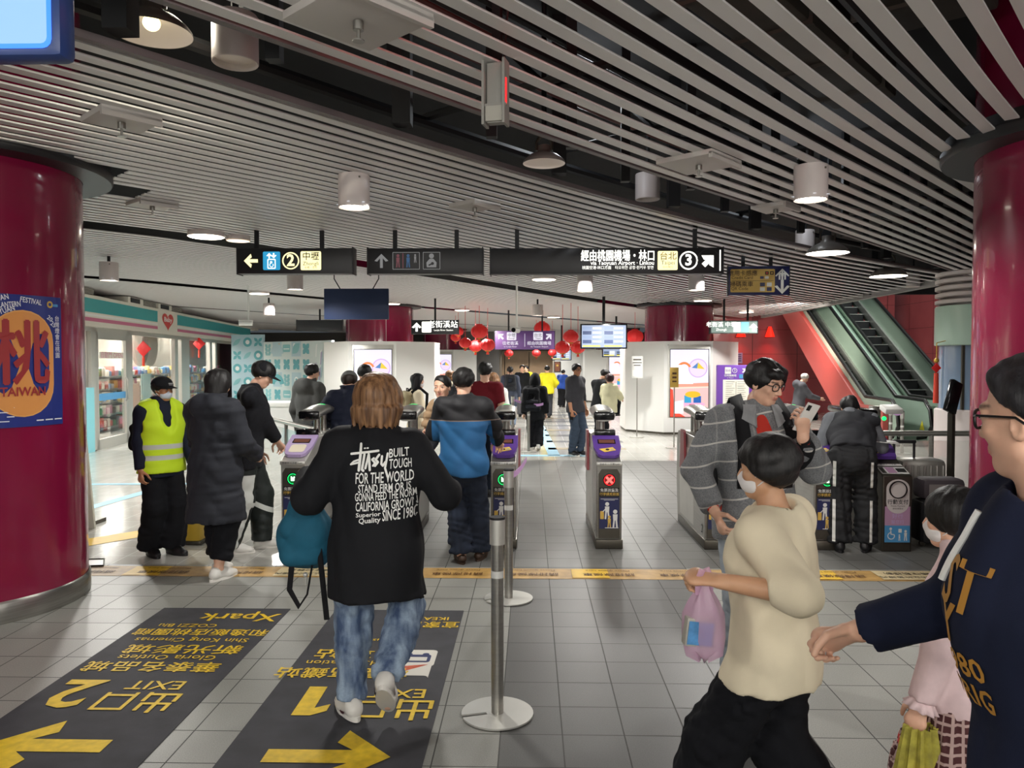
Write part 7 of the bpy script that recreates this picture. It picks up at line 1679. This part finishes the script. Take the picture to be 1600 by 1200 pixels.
p = q.world((.50, .1, .2)); t = thing('carry_bag', 'tan carry bag beside the stooping person in blue', 'bag', (p.x, p.y, 0)); b = MB(); b.prism([(-.2, 0), (.2, 0), (.1, .95), (-.1, .95)], -.12, .12); b.build('body', fabric('bag_tan', '#c98a4a', .8), t); b = MB(); b.tube([(-.06, 0, .94), (0, 0, 1.06), (.06, 0, .94)], .015, 6); b.build('handle', M_strap, t)
# hooded walker with black backpack
p = floor_at(836, 704); q = Person('short person in a black hooded coat with a big black backpack walking away', (p.x, p.y), .1, 1.47, lod=1, wide=1.12, feet=[(-.03, .12, 0), (.05, -.12, .02)], feet_pitch=(0, .3), drop=.01); q.body(); q.hair('short'); q.trousers(K_pants, g=.02, leg=.012); q.top('coat', K_black, g=.045, hem=.42, flare=.01, slack=.02, collar='stand')
F = Field(.012); F.ell(q.HC+q.u*.01-q.f*.01, (.105, .125, .150), .03); F.cone(q.NB, q.HC-q.u*.05, .08, .1, .05); F.ell(q.HC+q.f*.13, (.08, .09, .11), .02, None, True); F.build('hood', K_black, q.root); q.shoes(SH_W, M_solew)
w = q.world(q.P2-q.f*.20-q.r*.10); backpack('big black backpack on the hooded walker', Matrix.Translation((w.x, w.y, .78)) @ Matrix.Rotation(.3, 4, 'Z'), (.36, .18, .46), K_black, m2=K_coat)
# man standing and looking this way
p = floor_at(899, 711); rz = -PI/2-.75; pos = (p.x, p.y)
q = Person('man in a dark grey shirt with rolled sleeves and jeans standing still, facing this way', pos, rz, 1.70, lod=0, head=(-.35, .0, 0), feet=[(-.08, .05, 0), (.08, -.02, 0)], hands=[None, (.24, .10, .79)], curls=[.5, .8], skin=SKIN2)
q.body(); q.hair('mop', H_BLACK, vol=.98); q.glasses(); q.trousers(fabric('jeans_slate', '#3a4656', .9, .15), g=.014, leg=.004); q.top('shirt', fabric('shirt_charcoal', '#3d3d42', .85), g=.030, hem=.47, sleeve=.72, collar='fold', slack=.016); q.shoes(SH_K, M_solew)
w = q.world(q.W[1]+V3((0, .01, -.09))); t = thing('phone_strap', 'dark smartphone on a strap in the hand of the standing man', 'phone', w); b = MB(); b.box((0, 0, -.02), (.07, .012, .14), rotm(0, 0, .5), .005); b.build('phone', M_blackgl, t); b = MB(); b.tube([(0, 0, .05), (.03, 0, -.08), (.0, 0, -.16), (-.03, 0, -.08), (0, 0, .05)], .004, 6); b.build('strap', M_strap, t)
# man carrying a child in a cream hoodie
p = at(936, 700, 15.2); rz = -.9; q = Person('dark-haired man bending his head over a child in a cream hoodie', (p.x, 15.2), rz, 1.60, lod=1, head=(-.4, .45, 0), hands=[(-.05, .30, 1.0), (.12, .30, 1.05)], elbows=[(-1, -.3, -.6), (1, -.3, -.6)], lean=.1)
q.body(); q.hair('mop'); q.trousers(K_pants, g=.02); q.top('jacket', K_black, g=.035, hem=.47); q.shoes(SH_K)
p2 = at(952, 640, 14.85); q2 = Person('child in a cream hoodie carried against the dark-haired man, seen from behind', (p2.x, 14.85), -.5, 1.02, hh=.20, lod=1, skin=SKIN_K, wide=1.25, root_z=.47, head=(.3, .1, 0), feet=[(-.06, .2, .2), (.08, .2, .2)], hands=[(-.2, .18, .52), (.2, .2, .5)])
q2.body(); q2.hair('short', hair_mat('hair_maroon', '#241014', '#3a1a20')); q2.top('hoodie', fabric('hoodie_cream', '#d8d4b0', .9, .05), g=.065, hem=.30, hood=True, slack=.03, fl=.8); q2.trousers(K_pants); q2.shoes(SH_K)
# person with pale hair by the red wall
p = at(1247, 640, 16.5); q = Person('person with white hair and grey jacket at the counter by the red wall', (p.x, 16.5), -PI/2, 1.50, lod=2, lean=.12, head=(0, .4, 0), hands=[(-.15, .4, .95), (.15, .4, .95)]); q.body(); q.hair('short', H_WHITE); q.trousers(K_pants); q.top('jacket', K_grey, g=.045, hem=.42, hood=True); q.shoes(SH_K)
# dark figure high on the left escalator
q = Person('dark figure riding near the top of the left escalator', (7.86, 22.2), 0.0, 1.62, lod=2, root_z=RISE*4.95+.18); q.body(); q.hair('short'); q.trousers(K_pants); q.top('coat', K_black, g=.05, hem=.40); q.shoes(SH_K)

# ---------------- 11. man in the plaid jacket looking at his phone
pos = (1.22, 4.15); rz = -3.0
ph = at(1258, 668, 3.86); rh = at(1117, 800, 3.98)
def plaid():
    m = bpy.data.materials.new('jacket_plaid'); m.use_nodes = True; t = NT(m); b = t.bsdf(); c, X, Y, Z = t.coords('Object')
    zz = t.math('ADD', Z, t.math('MULTIPLY', X, .22)); fz = t.math('FRACT', t.math('DIVIDE', zz, .105)); lz = t.lt(fz, .085)
    fx = t.math('FRACT', t.math('DIVIDE', t.math('ADD', X, 5.03), .17)); lx = t.math('MULTIPLY', t.lt(fx, .05), .22)
    n = t.ramp(t.noise(160, 3, stretch=(1, 1, 1)), .3, .7); base = t.mix(n, lin('#5c5e61'), lin('#808284')); line = t.math('MAXIMUM', lz, lx)
    t.set(b.inputs['Base Color'], t.mix(line, base, lin('#b9b7b2'))); b.inputs['Roughness'].default_value = .9; t.bump(t.noise(420, 3), .3, .002); return m
X_ = Person('man with black glasses in a grey plaid jacket over a red T-shirt', pos, rz, 1.755, lod=0, wide=1.12, head=(.60, .26, 0), hands=[local_of(pos, rz, ph)+V3((.0, -.02, -.055)), local_of(pos, rz, rh)], elbows=[(-.7, -.4, -1), (.8, -.9, -.1)], palms=[(.3, -1, .35), (-1, .2, 0)], curls=[[.55, .75, .8, .85], .7])
X_.hand_dir[0] = unit(V3((.15, .2, 1)))
X_.body(); X_.hair('mop', H_BLACK, vol=1.02); X_.glasses(.105)
X_.top('t_shirt', fabric('tee_red', '#b8352a', .85, .05), g=.020, hem=.5, sleeve=.4, slack=.0)
X_.top('jacket', plaid(), g=.042, hem=.455, flare=.03, collar='fold', slack=.030, sleeve=.94, folds=.006, ffreq=12, seed=11, fl=.74, open_v=.20)
for i in (0, 1):
    F = Field(.008); a = X_.E[i]+(X_.W[i]-X_.E[i])*.80; F.cone(a, X_.W[i]-unit(X_.W[i]-X_.E[i])*.005, .034, .030, .01, cap=(X_.W[i]-unit(X_.W[i]-X_.E[i])*.012, X_.W[i]-X_.E[i])); F.build('red_cuff', mat('tee_red'), X_.root)
X_.trousers(fabric('jeans_pale', '#9aa2aa', .9, .12), g=.022, leg=.02); X_.shoes(SH_W, M_solew)
w = X_.W[0]; mb = MB(); d = unit(X_.W[0]-X_.E[0]); mb.tube([Vector(w-d*.022), Vector(w-d*.004)], .034, 18); mb.build('wristwatch', M_blackmt, X_.root)
for sx in (-1, 1):
    bv = BVHTree.FromPolygons([v.co for v in X_.jacket_o.data.vertices], [q_.vertices for q_ in X_.jacket_o.data.polygons]); pl = []
    for k in range(15):
        f_ = k/14; xx = sx*(.118+.012*math.sin(f_*3)); zz = 1.50-.42*f_; hit = bv.ray_cast(Vector((xx, .6, zz)), Vector((0, -1, 0)))
        pl.append(Vector((xx, (hit[0].y if hit[0] else .1)+.008, zz)))
    vs = [(sx*.075, -.10, 1.47), (sx*.145, -.10, 1.45)]; top_y = max(v.co.z for v in X_.jacket_o.data.vertices if abs(abs(v.co.x)-.11) < .02)
    vs += [(sx*.075, -.02, top_y+.03), (sx*.145, -.02, top_y+.005)]
    for q_ in pl[1:]:
        for e_ in (-.033, .033):
            x_ = q_.x+sx*e_; hit = bv.ray_cast(Vector((x_, .6, min(q_.z, top_y-.01))), Vector((0, -1, 0))); vs.append((x_, (hit[0].y if hit[0] else q_.y)+.008, min(q_.z, top_y-.01)))
    pl = [None]*(len(vs)//2)
    mb = MB(); mb.add(vs, [(2*i, 2*i+1, 2*i+3, 2*i+2) for i in range(len(pl)-1)]); o = mb.build('shoulder_strap', M_strap, X_.root, smooth=60, fix=False); sd = o.modifiers.new('thick', 'SOLIDIFY'); sd.thickness = .010; sd.offset = 0
for sx in (-1, 1):      # open collar lapels lying on the chest
    lp, lf_ = [], []
    q4 = [(sx*.040, top_y-.022), (sx*.095, top_y-.025), (sx*.125, top_y-.095), (sx*.055, top_y-.14)]; o_ = len(lp)
    for i in range(7):
        for j in range(7):
            a, b_ = i/6, j/6; lp.append(tuple((q4[0][k]*(1-a)+q4[1][k]*a)*(1-b_)+(q4[3][k]*(1-a)+q4[2][k]*a)*b_ for k in (0, 1)))
    lf_ += [(o_+i*7+j, o_+(i+1)*7+j, o_+(i+1)*7+j+1, o_+i*7+j+1) for i in range(6) for j in range(6)]
    o = project_on(X_.jacket_o, lp, lf_, MATS.get('lapel') or fabric('lapel_grey', '#8b8d8f', .9), 'lapel', X_.jacket_o, lambda q_: (q_[0], 1.0, q_[1]), (0, -1, 0), .012); sd = o.modifiers.new('thick', 'SOLIDIFY'); sd.thickness = .008; sd.offset = 0
w = X_.world(X_.P2-X_.f*.20); backpack('black backpack worn by the man in the plaid jacket', Matrix.Translation((w.x, w.y, .98)) @ Matrix.Rotation(rz, 4, 'Z'), (.30, .15, .44), K_black)
t = thing('smartphone', 'white smartphone held up by the man in the plaid jacket', 'phone', X_.world(X_.W[0]+V3((.0, .03, .105)))); t.rotation_euler = (-.45, -.25, rz+.25); b = MB(); b.box((0, 0, 0), (.078, .010, .162), None, .004); b.build('case', mat('phone_case', '#d9d4cf', .4), t); b = MB(); b.box((0, -.0056, 0), (.070, .001, .152)); b.build('screen', glow('phone_screen', '#9fb4c8', .5), t); b = MB(); b.box((.022, .006, .055), (.022, .003, .03), None, .001); b.build('camera_bump', M_blackgl, t)

# ---------------- 12. guard bending over the gate
p = floor_at(1330, 862); pos = (p.x, p.y); rz = -.35
def stripe_mat():
    m = bpy.data.materials.new('guard_trousers'); m.use_nodes = True; t = NT(m); b = t.bsdf(); c, X, Y, Z = t.coords('Object')
    f = t.AND(t.math('MAXIMUM', t.AND(t.gt(X, -.165), t.lt(X, -.138)), t.AND(t.gt(X, .150), t.lt(X, .172))), t.lt(Y, .03), t.math('MAXIMUM', t.AND(t.gt(Z, .60), t.lt(Z, .84)), t.AND(t.gt(Z, .10), t.lt(Z, .48))))
    t.set(b.inputs['Base Color'], t.mix(f, lin('#16171a'), lin('#d4d4ce'))); b.inputs['Roughness'].default_value = .8; return m
Y_ = Person('guard in a dark vest and white-striped black trousers bending forward over the gate', pos, rz, 1.68, lod=0, wide=1.12, lean=.92, head=(.1, .35, 0), feet=[(-.10, -.02, 0), (.12, .06, 0)], hands=[(-.30, .18, .70), (.14, .66, .98)], elbows=[(-.6, -.6, -.2), (.5, -.2, -.8)], curls=[.8, .4])
Y_.body(); Y_.hair('short', H_BLACK); Y_.trousers(stripe_mat(), g=.024, leg=.016, cuff=.05, folds=.007, top=.62, taper=.88); Y_.shoes(SH_K)
Y_.top('shirt', fabric('shirt_steel', '#6d7075', .85), g=.022, hem=.56, collar='fold', slack=.016)
Y_.top('vest', fabric('vest_charcoal', '#2e2f33', .85), g=.036, hem=.545, arms=False, folds=.007, ffreq=15, seed=5, fl=.76)
p = at(1382, 692, 7.35); t = thing('paper_sheet', 'white sheet of paper on the gate under the bending guard\'s arm', 'paper', (p.x, p.y, p.z+.0)); b = MB(); b.add([(-.12, -.1, .02), (.1, -.13, 0), (.14, .08, .01), (-.08, .1, .03)], [(0, 1, 2, 3)]); o = b.build('sheet', M_white, t); sd = o.modifiers.new('thick', 'SOLIDIFY'); sd.thickness = .002

# ---------------- 13. boy in the cream sweater
pos = (.84, 2.62); rz = .95
lh = at(1126, 908, 2.36)
SKIN3 = skin_mat('skin_warm', '#c99a78')
Bo = Person('boy in a cream sweater and black trousers striding left with a pink plastic bag', pos, rz, 1.52, hh=.212, lod=0, skin=SKIN3, wide=1.10, head=(.10, .0, 0), feet=[(-.06, .30, .0), (.06, -.28, .02)], feet_pitch=(-.15, .35), hands=[local_of(pos, rz, lh), (.22, .02, .70)], elbows=[(-.5, -1, -.55), (.6, -1, 0)], curls=[[.9, 1.0, 1.0, 1.0], .7], palms=[(.35, .3, -1), None], drop=.035)
Bo.body(); Bo.hair('short', H_BLACK, vol=1.10, fringe=.18); Bo.face_mask(M_maskw)
Bo.top('sweater', K_cream, g=.042, hem=.46, sleeve=.66, slack=.014, folds=.005, ffreq=14, seed=21, fl=.76, neck=.012, hips=True)
Bo.trousers(K_pants, g=.018, leg=.045, cuff=.05, folds=.006); Bo.shoes(SH_W, M_solew)
w = Bo.world(Bo.W[0]+unit(Bo.W[0]-Bo.E[0])*.05)
t = thing('plastic_bag', 'translucent pink plastic bag with a blue printed box, held by the boy', 'bag', w)
mp = mat('bag_pink', '#e3b8d6', .35, trans=.45, alpha=.62)
b = MB(); n = 20; rings = [(.012, -.01, 0), (.025, -.045, .1), (.050, -.085, .35), (.066, -.125, .7), (.068, -.19, .4), (.060, -.23, .0), (.015, -.255, 0)]
vs = [(r*math.cos(2*PI*j/n)*1.0*(1+.12*c*math.sin(3*2*PI*j/n)), r*.6*math.sin(2*PI*j/n), z+.012*math.sin(5*2*PI*j/n)) for r, z, c in rings for j in range(n)]
b.add(vs, [(i*n+j, i*n+(j+1) % n, (i+1)*n+(j+1) % n, (i+1)*n+j) for i in range(len(rings)-1) for j in range(n)]+[tuple((len(rings)-1)*n+j for j in range(n))]); b.build('bag_skin', mp, t, smooth=60)
for s in (-1, 1): b = MB(); b.tube([(s*.02, s*.008, -.05), (s*.022, s*.012, .0), (s*.008, s*.01, .03)], .010, 8, flat=(1, .3)); b.build('handle', mp, t)
b = MB(); b.box((.0, -.01, -.165), (.092, .04, .088), rotm(0, .12, .1), .004); bx = b.build('box', mat('box_pale', '#d5d8e0', .4), t); b = MB(); b.box((-.002, -.0335, -.165), (.078, .002, .072), rotm(0, .12, .1)); b.build('box_print', mat('box_blue', '#4f86b8', .4, var=.35, vscale=30), bx)

# ---------------- 14. girl in pink
pos = (1.44, 2.56); rz = .80
Gi = Person('girl with a black ponytail and pink ruffled jumper, partly behind the man in navy', pos, rz, 1.32, hh=.20, sex='f', lod=0, skin=SKIN_K, wide=1.12, head=(.0, .0, 0), hands=[(-.215, .06, .60), (.2, -.02, .58)], curls=[.6, .6], feet=[(-.05, .15, 0), (.05, -.12, 0)])
Gi.body(); Gi.hair('pony', H_BLACK, vol=1.04); Gi.face_mask(M_maskw); K_pink = fabric('knit_pink', '#e0c6c8', .92, .04, vscale=30)
Gi.top('jumper', K_pink, g=.018, hem=.47, collar='stand', slack=.016, sleeve=.98, folds=.004, seed=31, fl=.76)
def tartan():
    m = bpy.data.materials.new('skirt_tartan'); m.use_nodes = True; t = NT(m); b = t.bsdf(); c, X, Y, Z = t.coords('Object')
    an = t.math('ARCTAN2', Y, X); fa_ = t.math('FRACT', t.math('MULTIPLY', an, 6.0)); fz = t.math('FRACT', t.math('DIVIDE', Z, .028)); l = t.math('MAXIMUM', t.lt(fa_, .3), t.lt(fz, .3)); r = t.AND(t.gt(Z, .435), t.lt(Z, .455))
    t.set(b.inputs['Base Color'], t.mix(r, t.mix(l, lin('#4a2426'), lin('#b49a94')), lin('#b5332e'))); b.inputs['Roughness'].default_value = .9; return m
Gi.skirt(tartan(), z=.27, flare=.15, top=.60, pleat=.010); Gi.shoes(SH_K)
for i in (0, 1):
    d = unit(Gi.W[i]-Gi.E[i]); M = Vector(tuple(d)).to_track_quat('Z', 'Y').to_matrix().to_4x4(); M.translation = Vector(tuple(Gi.W[i]-d*.015)); b = MB(); n = 36; vs = []
    for r, z in ((.030, 0), (.038, .014), (.050, .034)):
        for j in range(n): q_ = 2*PI*j/n; rr = r*(1+(.16*math.sin(9*q_) if z > .01 else 0)*z/.034); vs.append((rr*math.cos(q_), rr*math.sin(q_), z))
    b.add(vs, [(k*n+j, k*n+(j+1) % n, (k+1)*n+(j+1) % n, (k+1)*n+j) for k in range(2) for j in range(n)], M); o = b.build('cuff_ruffle', K_pink, Gi.root, smooth=60); sd = o.modifiers.new('thick', 'SOLIDIFY'); sd.thickness = .003
b = MB(); n = 48; vs = []
for k in range(6):
    for j in range(n): q_ = 2*PI*j/n; r = .045+.016*k; r *= 1+.22*math.sin(12*q_+k*.2); vs.append((r*math.cos(q_), r*.75*math.sin(q_), -.10*k))
q_ = Gi.world(Gi.W[0]+V3((0, .0, -.075))); t = thing('tulle_bundle', 'yellow pleated tulle bundle hanging from the girl\'s hand', 'cloth', q_)
b.add(vs, [(k*n+j, k*n+(j+1) % n, (k+1)*n+(j+1) % n, (k+1)*n+j) for k in range(5) for j in range(n)]); b.build('tulle', mat('tulle_yellow', '#b9b04a', .6, alpha=.8, var=.3, vscale=30), t, smooth=60)

# ---------------- 15. man in the navy hoodie at the right edge
pos = (1.035, 1.42); rz = 1.47
hp = at(1345, 985, 1.93); 
Na = Person('man with glasses in a navy hoodie with mustard letters, reaching out an arm', pos, rz, 1.765, lod=0, wide=1.14, lean=.09, head=(-.95, .02, 0), hands=[(-.24, .12, .86), local_of(pos, rz, hp)], elbows=[None, (.6, -.5, -1)], curls=[.6, [1.0, 1.05, 1.1, 1.1]], palms=[None, (-.5, .3, -.6)])
Na.body(); Na.hair('crop', H_GREY); Na.glasses(.10)
Na.top('hoodie', fabric('hoodie_navy', '#171d33', .9, .08), g=.040, hem=.45, hood=True, slack=.022, sleeve=.97, folds=.007, ffreq=10, seed=41, fl=.80, neck=.01)
Na.trousers(K_pants, g=.02, leg=.02); Na.shoes(SH_K)
lv, lf = [], []
def navy_word(tx, x, z, s, rot=.0):
    v, f = text2d(tx, s, 'CENTER', .02); o = len(lv); lv.extend([(x+a*math.cos(rot)-b_*math.sin(rot), z+a*math.sin(rot)+b_*math.cos(rot)) for a, b_ in v]); lf.extend([tuple(i+o for i in q_) for q_ in f])
# seen from in front of him: his right is on the viewer's left
def chest(q_): return (-q_[0], 1.0, q_[1])
navy_word('ST', .0, 1.325, .13); navy_word('Y', -.02, 1.25, .11); navy_word('1980', .0, 1.18, .06); navy_word('ORIG', .0, 1.125, .055)
project_on(Na.hoodie_o, lv, lf, mat('letter_mustard', '#b98432', .6), 'lettering', Na.hoodie_o, chest, (0, -1, 0), .004)
for sx in (1,):
    bv = BVHTree.FromPolygons([v.co for v in Na.hoodie_o.data.vertices], [q_.vertices for q_ in Na.hoodie_o.data.polygons]); pl = []
    for k in range(9):
        zz = 1.46-.018*k; xx = sx*(.05+.004*k); hit = bv.ray_cast(Vector((xx, .8, zz)), Vector((0, -1, 0))); pl.append(Vector((xx, (hit[0].y if hit[0] else .1)+.006, zz)))
    mb = MB(); mb.tube(pl, .0075, 8); mb.build('drawstring', M_white, Na.root)
print('people built')
